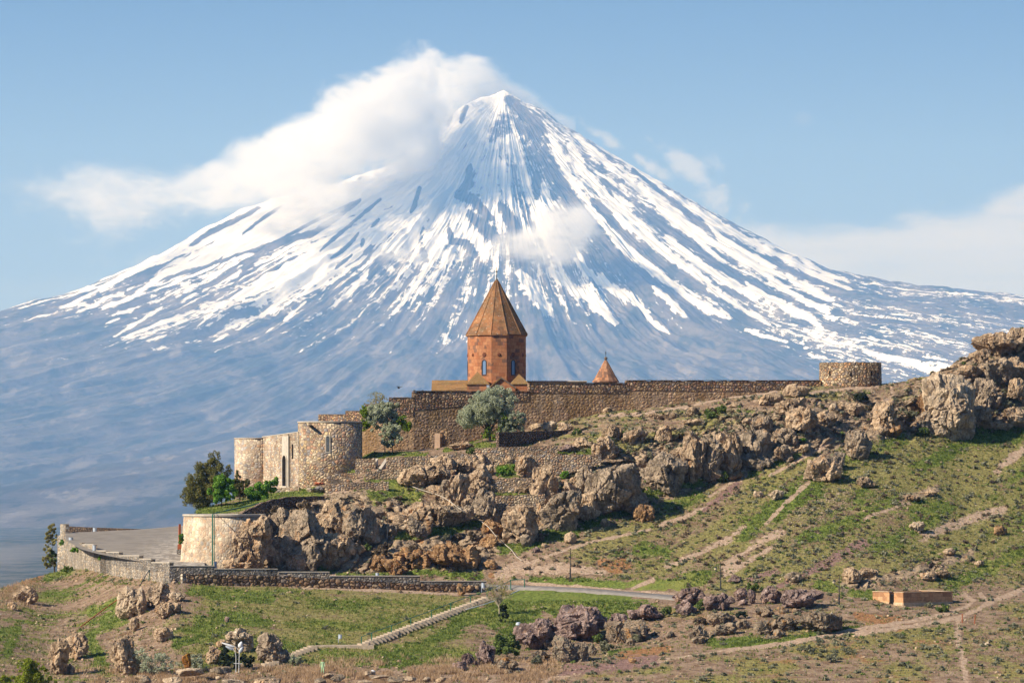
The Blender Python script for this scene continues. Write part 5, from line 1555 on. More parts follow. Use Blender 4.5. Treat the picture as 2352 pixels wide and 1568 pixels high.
# lamp posts
def lamp(reg, x_, yt, yb, side, label, lantern=True, r=0.06):
    u, v = V(reg, x_, yb)
    g = hit(u, v)
    top_ = P(u, V(reg, x_, yt)[1], g.y)
    o = thing('lamp_post', g, label, 'lamp post', 'black lamp posts on the hillside')
    child(MB().tube([(g.x, g.y, g.z - .3), (g.x, g.y, g.z + (top_.z - g.z) * .35)], r * 1.5, 8).tube([(g.x, g.y, g.z + (top_.z - g.z) * .3), (g.x, g.y, top_.z)], [r, r * .6], 8).build('pole', MM['iron']), o)
    za = g.z + (top_.z - g.z) * .72
    if lantern:
        child(MB().tube([(g.x, g.y, za - .35), (g.x + side * .3, g.y, za - .25), (g.x + side * .62, g.y, za - .05)], .035, 6).build('arm', MM['iron']), o)
        ln = child(MB().lathe((g.x + side * .62, g.y), [(.06, za - .05), (.14, za + .02), (.2, za + .28), (.24, za + .3), (.05, za + .45)], 8).build('lantern', MM['iron']), o)
        gl = plain_mat('lamp_glass', (0.65, 0.55, 0.35), 0.3, 0.5, 0.05)
        sub(MB().lathe((g.x + side * .62, g.y), [(.15, za + .04), (.215, za + .26)], 8), 'lamp_glass', gl, ln)
    else:
        child(MB().box((g.x - .05, g.y, za), (.3, .12, .22)).build('junction_box', MM['iron']), o)
    return o
lamp('A', 1862, 1088, 1312, -1, 'black lamp post on the grass shelf below the grey cliff')
lamp('E', 747, 82, 322, -1, 'black post with a junction box on the bare bank above the road', False)
lamp('E', 1926, 190, 415, -1, 'black lamp post with a pale lantern behind the purple rocks')
lamp('F', 862, 752, 982, -1, 'black lamp post between the big purple boulder and the red enclosure')
for k, (reg, x_, y0_, y1_, la) in enumerate((('F', 1791, 1045, 1110, 'left rusty stake beside the dirt track'), ('F', 1886, 1048, 1118, 'right leaning rusty stake beside the dirt track'))):
    a = hit(*V(reg, x_ - k * 4, y1_))
    tag(MB().tube([a - Vector((0, 0, .2)), P(*V(reg, x_ + k * 4, y0_), a.y)], .06, 6).build('stake', MM['stele']), la, 'stake')


def bin_(reg, x0_, y0_, x1_, y1_, yg, label, dY=-.2, Y=None):
    g = hit(*V(reg, (x0_ + x1_) / 2, yg))
    Y = Y or g.y + dY
    a, b_ = P(*V(reg, x0_, y1_), Y), P(*V(reg, x1_, y0_), Y)
    o = thing('litter_bin', (a.x, Y, P(*V(reg, x0_, yg), Y).z), label, 'litter bin')
    r_ = (b_.x - a.x) / 2
    child(MB().lathe(((a.x + b_.x) / 2, Y), [(r_ * .9, a.z), (r_, a.z + (b_.z - a.z) * .2), (r_, b_.z - .04), (r_ * 1.08, b_.z), (r_ * .8, b_.z), (r_ * .8, b_.z - .1)], 14).build('bucket', MM['silver']), o)
    child(MB().tube([(a.x - .02, Y + .05, P(*V(reg, x0_, yg), Y).z - .2), (a.x - .02, Y + .05, b_.z)], .035, 6).build('post', MM['silver']), o)
bin_('D', 891, 756, 917, 790, 832, 'grey litter bin on a post on the stair landing')
bin_('D', 2013, 352, 2037, 394, 415, 'grey litter bin at the right end of the roadside parapet', Y=514)
bin_('D', 1183, 274, 1208, 302, 310, 'grey metal box on the road side of the low parapet', Y=515)
bin_('C', 1833, 522, 1856, 580, 590, 'grey metal bucket at the foot of the round retaining wall', Y=518.5)
bin_('C', 566, 222, 592, 262, 285, 'grey metal bin at the corner of the far parapet', Y=626)
bin_('C', 797, 234, 828, 274, 280, 'grey metal bin against the middle of the far shaded parapet', Y=640)
bin_('C', 590, 316, 626, 360, 365, 'grey metal bin at the terrace edge near the corner', Y=600)
bin_('C', 795, 383, 822, 430, 434, 'grey metal bin behind the stepped parapet of the asphalt terrace', Y=560)
bin_('C', 1165, 472, 1195, 508, 512, 'grey metal bin behind the lower steps of the terrace parapet', Y=529)
# double street light in the foreground
g = P(*V('C', 2028, 1452), 449.0)
k4 = px(449) * .5742 / 2.138
sl_ = thing('street_light', g, 'white street light with four oval lamp heads in front of the dark bush', 'street light')
C2 = lambda x_, y_, dy=0.0: Vector((g.x + (x_ - 2028) * k4, g.y + dy, g.z - (y_ - 1452) * k4))
child(MB().tube([C2(2018, 1470), C2(2018, 1330), C2(2010, 1290), C2(1990, 1262)], [.036, .033, .025, .02], 8).build('pole', MM['white']), sl_)
child(MB().tube([C2(2042, 1470), C2(2046, 1320), C2(2042, 1280), C2(2015, 1250), C2(1985, 1240)], [.036, .033, .025, .02, .02], 8).build('pole', MM['white']), sl_)
child(MB().tube([C2(2046, 1320), C2(2050, 1290), C2(2058, 1270)], .03, 8).build('arm', MM['white']), sl_)
child(MB().tube([C2(1998, 1392), C2(2072, 1396)], .03, 8).build('crossbar', MM['white']), sl_)


def blob(a, b_, r1, r2, name, mat, parent):
    d, f = ico(3)
    c_ = (a + b_) / 2
    L2 = (b_ - a).length / 2
    ax = (b_ - a).normalized()
    side = ax.cross(Vector((0, 1, 0))).normalized()
    up = Vector((0, 1, 0))
    vs = [c_ + ax * (p[0] * L2) + side * (p[2] * r1 * (1 - .3 * p[0])) + up * (p[1] * r2) for p in d]
    o = poly_mesh(name, [tuple(v_) for v_ in vs], f, True)
    o = link(name, o, mat)
    return child(o, parent)
blob(C2(2004, 1256), C2(1894, 1216), 11 * k4, .14, 'lamp_head', MM['white'], sl_)
blob(C2(1996, 1280), C2(1928, 1246), 11 * k4, .14, 'lamp_head', MM['silver'], sl_)
blob(C2(2048, 1262), C2(2068, 1206), 19 * k4, .2, 'lamp_head', MM['white'], sl_)
blob(C2(2048, 1304), C2(2080, 1244), 14 * k4, .16, 'lamp_head', MM['silver'], sl_)
# white bucket-like lamp beside the purple boulder
g = hit(*V('E', 345, 690))
o = MB().lathe((P(*V('E', 340, 680), g.y - 1.5).x, g.y - 1.5), [(.12, P(0, V('E', 0, 700)[1], g.y - 1.5).z), (.1, P(0, V('E', 0, 684)[1], g.y - 1.5).z), (.34, P(0, V('E', 0, 682)[1], g.y - 1.5).z), (.26, P(0, V('E', 0, 664)[1], g.y - 1.5).z), (.1, P(0, V('E', 0, 660)[1], g.y - 1.5).z)], 16).build('floodlight', MM['silver'])
tag(o, 'round silver floodlight on top of the left purple boulder', 'floodlight')

# ---------------------------------------------------------------- rocks
def rock_material(name, dark, mid_, light, stain, stain_amt, lichen=None):
    m, t, b = new_mat(name, 0.95, 0.08)
    pos = t.node('ShaderNodeNewGeometry').outputs['Position']
    oi = t.node('ShaderNodeObjectInfo').outputs['Random']
    p = t.vmath('ADD', pos, t.comb(t.math('MULTIPLY', oi, 37.0), 0.0, 0.0))
    a, f, g = t.noise(p, 0.45, 5.0, 0.6), t.noise(p, 1.9, 5.0, 0.65), t.noise(p, 6.0, 3.0, 0.6)
    c = t.mix(t.smooth(a, 0.38, 0.6), dark, mid_)
    c = t.mix(t.smooth(f, 0.48, 0.72), c, light)
    vs_ = t.noise(t.scale(p, (1.1, 1.1, 0.28)), 0.8, 4.0, 0.6)
    c = t.mix(t.math('MULTIPLY', t.smooth(vs_, 0.56, 0.68), stain_amt), c, stain)
    if lichen:
        c = t.mix(t.smooth(t.noise(p, 2.6, 6.0, 0.75), 0.56, 0.62), c, lichen)
    v2 = t.node('ShaderNodeTexVoronoi', feature='DISTANCE_TO_EDGE')
    t.put(v2.inputs['Vector'], t.vmath('ADD', t.scale(p, (0.62, 0.62, 0.4)), t.vmath('MULTIPLY', t.comb(f, a, g), (0.5, 0.5, 0.5))))
    v2.inputs['Scale'].default_value = 1.0
    crack = t.smooth(v2.outputs['Distance'], 0.0, 0.035)
    c = t.mix(t.math('MULTIPLY', t.math('SUBTRACT', 1.0, crack), 0.55), c, dark)
    c = t.mix(1.0, c, t.mix(t.smooth(g, 0.3, 0.7), (0.74, 0.74, 0.74), (1.2, 1.2, 1.2)), 'MULTIPLY')
    t.put(b.inputs['Base Color'], c)
    bp = t.node('ShaderNodeBump')
    bp.inputs['Strength'].default_value = 0.85
    bp.inputs['Distance'].default_value = 0.35
    hts = []
    for sc3, amp in (((1.5, 1.5, 1.1), 0.55), ((4.2, 4.2, 3.2), 0.28)):
        vq = t.node('ShaderNodeTexVoronoi')
        t.put(vq.inputs['Vector'], t.vmath('ADD', t.scale(p, sc3), t.vmath('MULTIPLY', t.comb(f, g, a), (0.9, 0.9, 0.9))))
        vq.inputs['Scale'].default_value = 1.0
        hts.append(t.math('MULTIPLY', t.sep(vq.outputs['Color'])[0], amp))
    hgt = t.math('ADD', t.math('ADD', t.math('ADD', hts[0], hts[1]), t.math('MULTIPLY', g, 0.35)), t.math('MULTIPLY', crack, 0.4))
    t.put(bp.inputs['Height'], hgt)
    t.put(b.inputs['Normal'], bp.outputs[0])
    return m


RM = {
 't': rock_material('tan_rock', (0.27, 0.185, 0.115), (0.51, 0.36, 0.225), (0.64, 0.485, 0.32), (0.44, 0.22, 0.085), 0.6),
 'g': rock_material('grey_brown_rock', (0.20, 0.155, 0.108), (0.38, 0.285, 0.195), (0.52, 0.40, 0.275), (0.40, 0.22, 0.10), 0.55),
 'o': rock_material('ochre_rock', (0.22, 0.12, 0.055), (0.40, 0.235, 0.115), (0.46, 0.315, 0.18), (0.42, 0.18, 0.05), 0.7),
 'p': rock_material('purple_rock', (0.15, 0.10, 0.085), (0.30, 0.205, 0.17), (0.46, 0.35, 0.29), (0.34, 0.19, 0.10), 0.5),
 'l': rock_material('lichen_rock', (0.16, 0.125, 0.09), (0.32, 0.23, 0.15), (0.40, 0.30, 0.2), (0.40, 0.19, 0.05), 0.8, (0.27, 0.26, 0.20)),
 'w': rock_material('pale_rock', (0.36, 0.26, 0.17), (0.56, 0.42, 0.275), (0.64, 0.52, 0.385), (0.40, 0.24, 0.12), 0.3)}
def rock_mesh(name, rx, ry, rz, seed, level, rough=1.0, flat=0.0, slab=False, boxy=2.6):
    d, f = ico(level)
    rs = np.random.RandomState(seed)
    n = 8 if slab else 11
    nrm = rs.normal(size=(n, 3))
    nrm[:, 1] *= 0.9
    nrm /= np.linalg.norm(nrm, axis=1)[:, None]
    pl = rs.uniform(0.64, 1.0, n)
    if flat:
        nrm = np.vstack([nrm, [[0.05, -0.1, 1.0]]])
        pl = np.append(pl, 0.9 - flat)
    rot = np.array(Euler((rs.uniform(-.3, .3), rs.uniform(-.35, .35), rs.uniform(-.8, .8))).to_matrix())
    dr = d @ rot.T
    sup = (np.abs(dr) ** boxy).sum(1) ** (-1.0 / boxy)
    dots = d @ nrm.T
    r = np.where(dots > 0.08, pl[None, :] / np.maximum(dots, 0.08), 9.0)
    rmin = -np.log(np.exp(-r * 60).sum(1) + np.exp(-60 * sup)) / 60
    p = d * rmin[:, None]
    size = (rx * ry * rz) ** (1 / 3)
    q = p * np.array([rx, ry, rz])
    o = seed * 3.7
    cell = min(max(size * 0.75, 0.5), 1.9)
    a1 = fbm(q / (0.9 * size) + o, 2, 7)
    wp = np.stack([fbm(q / (1.3 * cell) + o + k * 9, 2, 17 + k) for k in range(3)], 1) * 0.22
    a2 = fbm(q / np.array([0.4, 0.4, 0.6]) / cell + o, 4, 8, ridged=True, gain=0.6)
    ha, ea = facets(q / np.array([1.3, 1.3, 1.9]) / cell + o + wp, 9)
    hb, eb = facets(q / np.array([0.5, 0.6, 0.62]) / cell + o + wp * 1.5, 19)
    hc, ec = facets(q / np.array([0.2, 0.24, 0.24]) / cell + o + wp * 2, 29)
    crk = (1 - sstep(ea, 0, 0.07)) * sstep(a1, -0.15, 0.1)
    disp = rough * (0.07 * size * a1 + cell * (0.03 * (a2 - 0.1) + 0.33 * ha + 0.15 * hb + 0.06 * hc - 0.22 * crk))
    q = q + d * disp[:, None]
    for ax, rad in ((0, rx), (2, rz)):
        lo, hi = q[:, ax].min(), q[:, ax].max()
        q[:, ax] = (q[:, ax] - (lo + hi) / 2) * (2 * rad / (hi - lo))
    return poly_mesh(name, q, f, smooth=level < 5)


ROCK_I = [0]
rock_list = []


def rock(reg, x0, y0, x1, y1, kind='t', zone='cliff', name='rock', sink=0.12, deep=0.8, front=0.25, tilt=0.0, rough=1.0, flat=0.0, slab=False, Y=None, boxy=2.5, grow=1.0):
    ROCK_I[0] += 1
    u0, v0 = V(reg, x0, y0)
    u1, v1 = V(reg, x1, y1)
    uc = (u0 + u1) / 2
    g = hit(uc, v1 - 1.5)
    Yb = Y or g.y
    k = px(Yb)
    hh = (v1 - v0) * k
    hw = (u1 - u0) * k / 2 * grow
    rz = hh * (1 + sink) / 2
    ry = max(deep * hw, 0.35 * rz) if not slab else deep * hw
    ry = min(ry, 4.5)
    wpx = max(u1 - u0, v1 - v0)
    lvl = 6 if wpx > 95 else 5 if wpx > 36 else 4 if wpx > 14 else 3
    me = rock_mesh(name, hw, ry, rz, ROCK_I[0], lvl, rough, flat, slab, boxy)
    o = link(name, me, RM[kind])
    yc = Yb + ry * front
    o.location = ((uc - CX) / F * Yb, yc, P(uc, v1, Yb).z - hh * sink + rz)
    o.rotation_euler = (0, 0, 0)
    rock_list.append((o, zone, kind, uc, (u1 - u0), (v1 - v0)))
    return o


def rocks(zone, reg, kind, boxes, **kw):
    for b_ in boxes:
        kd = kind
        if len(b_) > 4:
            kd = b_[4]
        rock(reg, *b_[:4], kind=kd, zone=zone, **kw)


rocks('lower cliff', 'A', 't', [(650, 1090, 960, 1430), (680, 1310, 905, 1500), (560, 1425, 870, 1530), (640, 1200, 800, 1470)], front=0.5, boxy=3.6, grow=1.1, Y=518.0)
rocks('lower cliff', 'A', 't', [(885, 1250, 1062, 1505), (1030, 1040, 1400, 1535, 'g'), (1250, 1230, 1570, 1535), (1310, 975, 1570, 1310), (1480, 1030, 1790, 1340, 'g'),
      (950, 1030, 1105, 1260, 'g'), (770, 1110, 960, 1300), (1120, 1350, 1290, 1530), (1400, 1250, 1680, 1420)], front=0.5, boxy=3.6, grow=1.14)
rocks('lower cliff', 'G', 't', [(140, 650, 480, 955), (55, 830, 195, 975, 'g'), (440, 680, 840, 885, 'g'), (250, 740, 460, 950, 'g'), (340, 660, 640, 830)], front=0.5, boxy=3.6, grow=1.14)
rocks('ochre foot', 'G', 'o', [(60, 1140, 275, 1295), (-40, 1100, 110, 1260), (155, 1040, 475, 1240), (470, 985, 910, 1235), (915, 1150, 1045, 1235), (220, 1100, 360, 1230), (640, 1080, 830, 1240)], front=0.5, boxy=3.6, grow=1.14)
rocks('terrace crag', 'G', 't', [(210, 320, 620, 535), (440, 510, 630, 645), (600, 400, 800, 730), (685, 255, 830, 405), (790, 320, 1005, 570), (480, 240, 700, 420), (740, 600, 840, 770), (290, 380, 520, 540), (560, 440, 690, 660, 'g'), (820, 240, 940, 360), (930, 330, 1020, 430)], front=0.5, boxy=3.6, grow=1.14)
rocks('terrace crag', 'G', 't', [(820, 530, 1045, 805, 'g')], rough=0.8, front=0.3)
rocks('middle boulders', 'G', 't', [(1075, 665, 1405, 995), (890, 925, 1065, 1055, 'o'), (1235, 925, 1345, 1040, 'g'), (995, 745, 1085, 855), (900, 800, 1100, 940, 'o'), (1340, 1035, 1412, 1095, 'p'), (1615, 905, 1725, 1015), (1420, 1005, 1480, 1050), (1190, 520, 1312, 585), (2200, 690, 2400, 825, 'o'), (1925, 795, 2015, 865)], rough=0.9)
rocks('central cliff', 'G', 't', [(1205, 245, 1365, 440), (1335, 330, 1580, 720), (1420, 550, 1750, 930, 'g'), (1560, 470, 1745, 780), (1700, 330, 1870, 640, 'g'), (1800, 320, 2260, 790, 'g'), (1730, 560, 1930, 815), (2060, 560, 2330, 770), (1640, 430, 1740, 640), (1350, 340, 1480, 600), (1370, 660, 1450, 860)], front=0.5, boxy=3.6, grow=1.14, rough=0.85)
rocks('upper ledges', 'G', 't', [(1100, 255, 1195, 335), (1840, 80, 2065, 300), (1690, 100, 1860, 205), (975, 255, 1065, 345), (1570, 160, 1740, 235, 'p'), (1900, 290, 2110, 340), (620, 140, 860, 215), (1310, -20, 1440, 45), (1430, -40, 1560, 50, 'w'), (1560, -30, 1700, 60)], front=0.4)
rocks('central cliff', 'H', 't', [(0, 1080, 310, 1440, 'g'), (310, 980, 675, 1320, 'g'), (275, 1000, 365, 1115), (655, 815, 825, 1010), (640, 890, 820, 1240), (770, 860, 970, 1240, 'g'), (920, 830, 1110, 1150), (1040, 800, 1345, 1090, 'g'), (120, 1310, 310, 1475, 'o'), (790, 1110, 970, 1235), (1100, 1000, 1350, 1130, 'g'), (550, 950, 690, 1120), (930, 1130, 1110, 1220, 'o')], front=0.5, boxy=3.6, grow=1.14, rough=0.85)
rocks('upper ledges', 'H', 't', [(0, 920, 160, 1065), (1175, 690, 1365, 870, 'g'), (1370, 560, 1625, 730), (1450, 630, 1710, 840), (1695, 660, 1870, 795), (1855, 595, 2080, 715), (1235, 525, 1445, 635), (1430, 455, 1650, 565), (675, 635, 785, 725), (480, 675, 605, 735), (370, 690, 500, 740), (165, 795, 385, 945), (425, 780, 570, 925), (10, 770, 175, 880), (800, 640, 930, 700), (1000, 600, 1120, 650), (640, 730, 820, 790), (1100, 720, 1200, 790), (1330, 800, 1560, 960, 'g'), (20, 640, 105, 690), (1340, 930, 1520, 1070, 'g'), (1560, 930, 1640, 990), (1800, 610, 1880, 680, 'w')], front=0.4)
rocks('slope boulders', 'H', 't', [(255, 1400, 435, 1535, 'o'), (1590, 1010, 1900, 1225), (1750, 990, 1930, 1140, 'g'), (1915, 820, 2150, 1045, 'g'), (1200, 1295, 1285, 1355), (1310, 1285, 1445, 1375, 'w'), (2010, 1185, 2155, 1275), (1840, 1030, 1920, 1080)], front=0.2)
rocks('right crag', 'I', 't', [(425, 890, 640, 1200), (495, 1050, 680, 1250, 'o'), (900, 630, 1360, 1255, 'w'), (1340, 690, 1570, 970, 'g'), (1370, 510, 1690, 730, 'g'), (1570, 500, 1800, 720), (1320, 940, 1490, 1150), (1570, 950, 1800, 1160), (1640, 690, 1820, 940), (1350, 290, 1800, 500), (820, 820, 1010, 1050, 'o'), (815, 990, 950, 1180, 'g'), (1420, 1080, 1690, 1170), (1480, 280, 1640, 420), (1640, 240, 1830, 420), (1300, 430, 1480, 600), (1200, 560, 1400, 680), (1180, 1000, 1340, 1230), (1050, 640, 1260, 800), (1150, 600, 1300, 700)], front=0.5, boxy=3.6, grow=1.14)
rocks('left slope boulders', 'C', 'w', [(975, 725, 1285, 1000), (1255, 685, 1490, 895), (1440, 775, 1585, 862), (1315, 865, 1550, 1000, 't'), (105, 720, 335, 880, 't'), (60, 865, 145, 945, 't'), (1100, 995, 1195, 1125, 't'), (1305, 1075, 1490, 1205, 't'), (400, 1170, 600, 1495, 't'), (525, 1105, 765, 1360, 't'), (548, 1395, 645, 1485, 't'), (925, 1150, 1210, 1490, 't'), (1755, 1235, 1905, 1405, 't'), (1925, 1085, 2175, 1300), (1845, 1185, 1935, 1265, 't'), (1918, 990, 1962, 1045, 'p'), (1290, 640, 1330, 690)], front=0.15)
rocks('left slope boulders', 'D', 't', [(240, 735, 505, 985, 'g'), (1813, 355, 1892, 455, 'o'), (1878, 368, 1950, 432, 'o'), (1680, 390, 1745, 430, 'o'), (590, 415, 630, 445, 'w'), (480, 415, 530, 435, 'w'), (1340, 405, 1400, 432, 't')], front=0.2)
rocks('purple row', 'E', 'p', [(0, 800, 165, 995), (285, 625, 645, 880), (595, 520, 1050, 790), (1035, 585, 1205, 690), (1190, 515, 1480, 645), (1545, 385, 1840, 530), (1555, 480, 1745, 610), (1785, 425, 2045, 570), (2025, 390, 2155, 495), (2055, 478, 2145, 532), (2135, 400, 2205, 522), (-110, 900, 20, 1010), (-180, 960, -60, 1040)], front=0.25, rough=1.15)
rocks('purple row', 'F', 'p', [(265, 830, 445, 970), (418, 858, 758, 1005)], front=0.25, rough=0.9)
rocks('lichen outcrops', 'E', 'l', [(1010, 635, 1375, 820), (595, 760, 830, 975), (745, 815, 895, 970), (885, 825, 955, 925), (165, 930, 345, 1045), (430, 875, 595, 975), (225, 1025, 305, 1088), (1665, 675, 1855, 800), (1695, 765, 1835, 835), (1495, 730, 1575, 788), (1815, 580, 2045, 695), (1855, 675, 2065, 765), (2185, 645, 2325, 765), (2225, 525, 2352, 625), (540, 800, 700, 880), (1180, 780, 1260, 850), (1200, 940, 1270, 985, 'o')], front=0.25, rough=1.1)
rocks('lichen outcrops', 'F', 'l', [(225, 985, 375, 1065), (390, 985, 485, 1045), (545, 1025, 895, 1190), (375, 1045, 565, 1180), (215, 1090, 355, 1205), (335, 1085, 435, 1170), (360, 1155, 465, 1225), (285, 1195, 405, 1240), (75, 1085, 205, 1165), (-10, 1105, 90, 1205), (500, 1000, 580, 1040)], front=0.25, rough=1.1)
rocks('slope boulders', 'F', 't', [(1388, 345, 1515, 432, 'w'), (445, 725, 585, 812, 'g'), (885, 690, 1050, 810), (1000, 690, 1165, 770), (1465, 725, 1600, 795), (1560, 710, 1705, 780), (1640, 545, 1745, 605), (2025, 375, 2135, 455, 'o'), (1335, 140, 1480, 195), (1460, 105, 1605, 160), (1950, 1248, 2012, 1292, 'w'), (20, 745, 130, 815, 'p'), (1880, 640, 1960, 690)], front=0.2, deep=1.0)

# ---------------------------------------------------------------- plants
def leaf_mat(name, dark, light, tip=None, sc=1.6, transl=0.25):
    m = bpy.data.materials.new(name)
    m.use_nodes = True
    t = NT(m.node_tree)
    pos = t.node('ShaderNodeNewGeometry').outputs['Position']
    oi = t.node('ShaderNodeObjectInfo').outputs['Random']
    rnd = t.node('ShaderNodeNewGeometry').outputs['Random Per Island']
    n = t.noise(pos, sc, 3.0, 0.6)
    f = t.math('ADD', t.math('MULTIPLY', n, 0.75), t.math('MULTIPLY', rnd, 0.35))
    c = t.mix(t.smooth(f, 0.35, 0.75), dark, light)
    if tip:
        c = t.mix(t.smooth(t.math('ADD', rnd, t.math('MULTIPLY', t.math('SUBTRACT', n, 0.5), 1.2)), 0.78, 0.92), c, tip)
    c = t.mix(1.0, c, t.mix(oi, (0.85, 0.85, 0.85), (1.15, 1.12, 1.1)), 'MULTIPLY')
    d = t.node('ShaderNodeBsdfPrincipled')
    d.inputs['Roughness'].default_value = 0.75
    d.inputs['Specular IOR Level'].default_value = 0.2
    t.put(d.inputs['Base Color'], c)
    tr = t.node('ShaderNodeBsdfTranslucent')
    t.put(tr.inputs['Color'], c)
    mx = t.node('ShaderNodeMixShader')
    mx.inputs[0].default_value = transl
    t.put(mx.inputs[1], d.outputs[0])
    t.put(mx.inputs[2], tr.outputs[0])
    t.put(t.node('ShaderNodeOutputMaterial').inputs[0], mx.outputs[0])
    return m


LM = {
 'silver': leaf_mat('silver_leaves', (0.33, 0.36, 0.22), (0.52, 0.55, 0.38), (0.62, 0.63, 0.48), 3.0, 0.4),
 'conifer': leaf_mat('conifer_leaves', (0.10, 0.11, 0.03), (0.25, 0.24, 0.07), (0.33, 0.27, 0.10), 1.6, 0.35),
 'bright': leaf_mat('bright_green_leaves', (0.09, 0.21, 0.02), (0.24, 0.42, 0.045), (0.32, 0.5, 0.09)),
 'yellow': leaf_mat('yellow_green_leaves', (0.16, 0.21, 0.015), (0.34, 0.38, 0.03), (0.45, 0.46, 0.06)),
 'spring': leaf_mat('spring_leaves', (0.12, 0.19, 0.012), (0.25, 0.33, 0.03)),
 'tamarisk': leaf_mat('tamarisk_leaves', (0.22, 0.20, 0.06), (0.40, 0.36, 0.12), (0.5, 0.44, 0.2), 1.6, 0.35),
 'green': leaf_mat('shrub_leaves', (0.09, 0.135, 0.03), (0.22, 0.28, 0.07)),
 'sage': leaf_mat('sage_leaves', (0.16, 0.16, 0.095), (0.33, 0.33, 0.2), (0.42, 0.39, 0.26), 1.6, 0.35),
 'brown': leaf_mat('dry_scrub_leaves', (0.12, 0.088, 0.054), (0.24, 0.18, 0.115), (0.32, 0.24, 0.155)),
 'dark': leaf_mat('dark_shrub_leaves', (0.022, 0.035, 0.014), (0.065, 0.08, 0.035)),
 'straw': leaf_mat('dry_grass_blades', (0.34, 0.22, 0.12), (0.56, 0.40, 0.25), None, 0.8),
 'grass': leaf_mat('green_grass_blades', (0.055, 0.09, 0.014), (0.16, 0.22, 0.035), (0.24, 0.26, 0.07), 0.5),
 'twig': plain_mat('pale_twigs', (0.40, 0.33, 0.22), 0.85, 0.1, 0.2),
 'bark': plain_mat('dark_bark', (0.07, 0.05, 0.038), 0.9, 0.1, 0.3)}


def quads(c, size, rs, flatness=0.0, asp=1.0):
    """random leaf quads at centres c (n,3)"""
    n = len(c)
    a = rs.normal(size=(n, 3))
    a[:, 2] *= 1 - flatness
    a /= np.linalg.norm(a, axis=1)[:, None]
    b_ = np.cross(a, rs.normal(size=(n, 3)))
    b_ /= np.linalg.norm(b_, axis=1)[:, None] + 1e-9
    s_ = size * rs.uniform(0.55, 1.3, n)[:, None]
    a, b_ = a * s_ * asp, b_ * s_
    v = np.stack([c - a - b_ * .5, c - b_ * .9 + a * .3, c + a + b_ * .5, c + b_ * .9 - a * .3], 1).reshape(-1, 3)
    return v, np.arange(4 * n).reshape(-1, 4)


def cloud_pts(cen, rad, n, rs, shell=0.45, sub=7, tight=0.34):
    """leaf positions: random clumps inside ellipsoids, so that gaps show between them"""
    cen, rad = np.array(cen), np.array(rad)
    vol = (rad.prod(1)) ** (2 / 3)
    k = max(1, int(len(cen) * sub))
    i = rs.choice(len(cen), k, p=vol / vol.sum())
    d = rs.normal(size=(k, 3))
    d /= np.linalg.norm(d, axis=1)[:, None]
    cc = cen[i] + d * rad[i] * (rs.uniform(shell, 1.0, k)[:, None])
    cr = rad[i].mean(1) * rs.uniform(tight * .6, tight * 1.3, k)
    j = rs.choice(k, n, p=cr ** 2 / (cr ** 2).sum())
    d = rs.normal(size=(n, 3))
    d /= np.linalg.norm(d, axis=1)[:, None]
    return cc[j] + d * (cr[j] * rs.uniform(0.2, 1.0, n) ** .5)[:, None], cc


def plant(name, label, cat, reg, lobes, base, leafk, n, size, group=None, Y=None, trunk='bark', tr=0.09, sub_=7, tight=0.34, branches=10, extra=None, seed=1, dY=0.0, dscale=0.85, leafname='crown'):
    rs = np.random.RandomState(seed + len(label))
    g = hit(*V(reg, *base))
    Yc = (Y or g.y) + dY
    kk = {'A': 1.96, 'B': 1.7418, 'C': 2.138, 'D': 1.96, 'E': 1.96, 'F': 1.887, 'G': 2.138, 'H': 1.96, 'I': 2.24}[reg]
    k = px(Yc) * .5742 / kk
    b3 = P(*V(reg, *base), Yc)
    root = thing(name, b3, label, cat, group)

    def conv(lb):
        cen, rad = [], []
        for q in lb:
            p = P(*V(reg, q[0], q[1]), Yc)
            r_ = (q[2] + q[3]) / 2 * k * dscale
            cen.append((p.x - b3.x, rs.uniform(-.5, .5) * r_ * 0.8, p.z - b3.z))
            rad.append((q[2] * k, r_, q[3] * k))
        return cen, rad
    cen, rad = conv(lobes)
    pts, cc = cloud_pts(cen, rad, n, rs, sub=sub_, tight=tight)
    v, f = quads(pts, size, rs)
    link(leafname, poly_mesh(leafname, v, f), LM[leafk], root)
    for ek, lb, n2 in (extra or []):
        c2, r2_ = conv(lb)
        p2_, _ = cloud_pts(c2, r2_, n2, rs, sub=sub_, tight=tight)
        v, f = quads(p2_, size, rs)
        link(leafname, poly_mesh(leafname, v, f), LM[ek], root)
    if tr:
        m = MB()
        top_ = Vector((np.mean([c[0] for c in cen]), 0, np.mean([c[2] for c in cen])))
        fork = Vector((top_.x * .35, 0, top_.z * .42))
        m.tube([(0, 0, -.5), fork * .5 + Vector((tr * .6, 0, 0)), fork], [tr * 1.3, tr, tr * .8], 8)
        for q in range(branches):
            e = Vector(cc[rs.randint(len(cc))])
            mid_ = fork.lerp(e, .5) + Vector((rs.uniform(-.2, .2), rs.uniform(-.2, .2), rs.uniform(0, .3)))
            m.tube([fork * rs.uniform(.7, 1), mid_, e], [tr * .6, tr * .34, tr * .12], 5, False)
        o = m.build('trunk', LM[trunk])
        o.parent = root
    return root


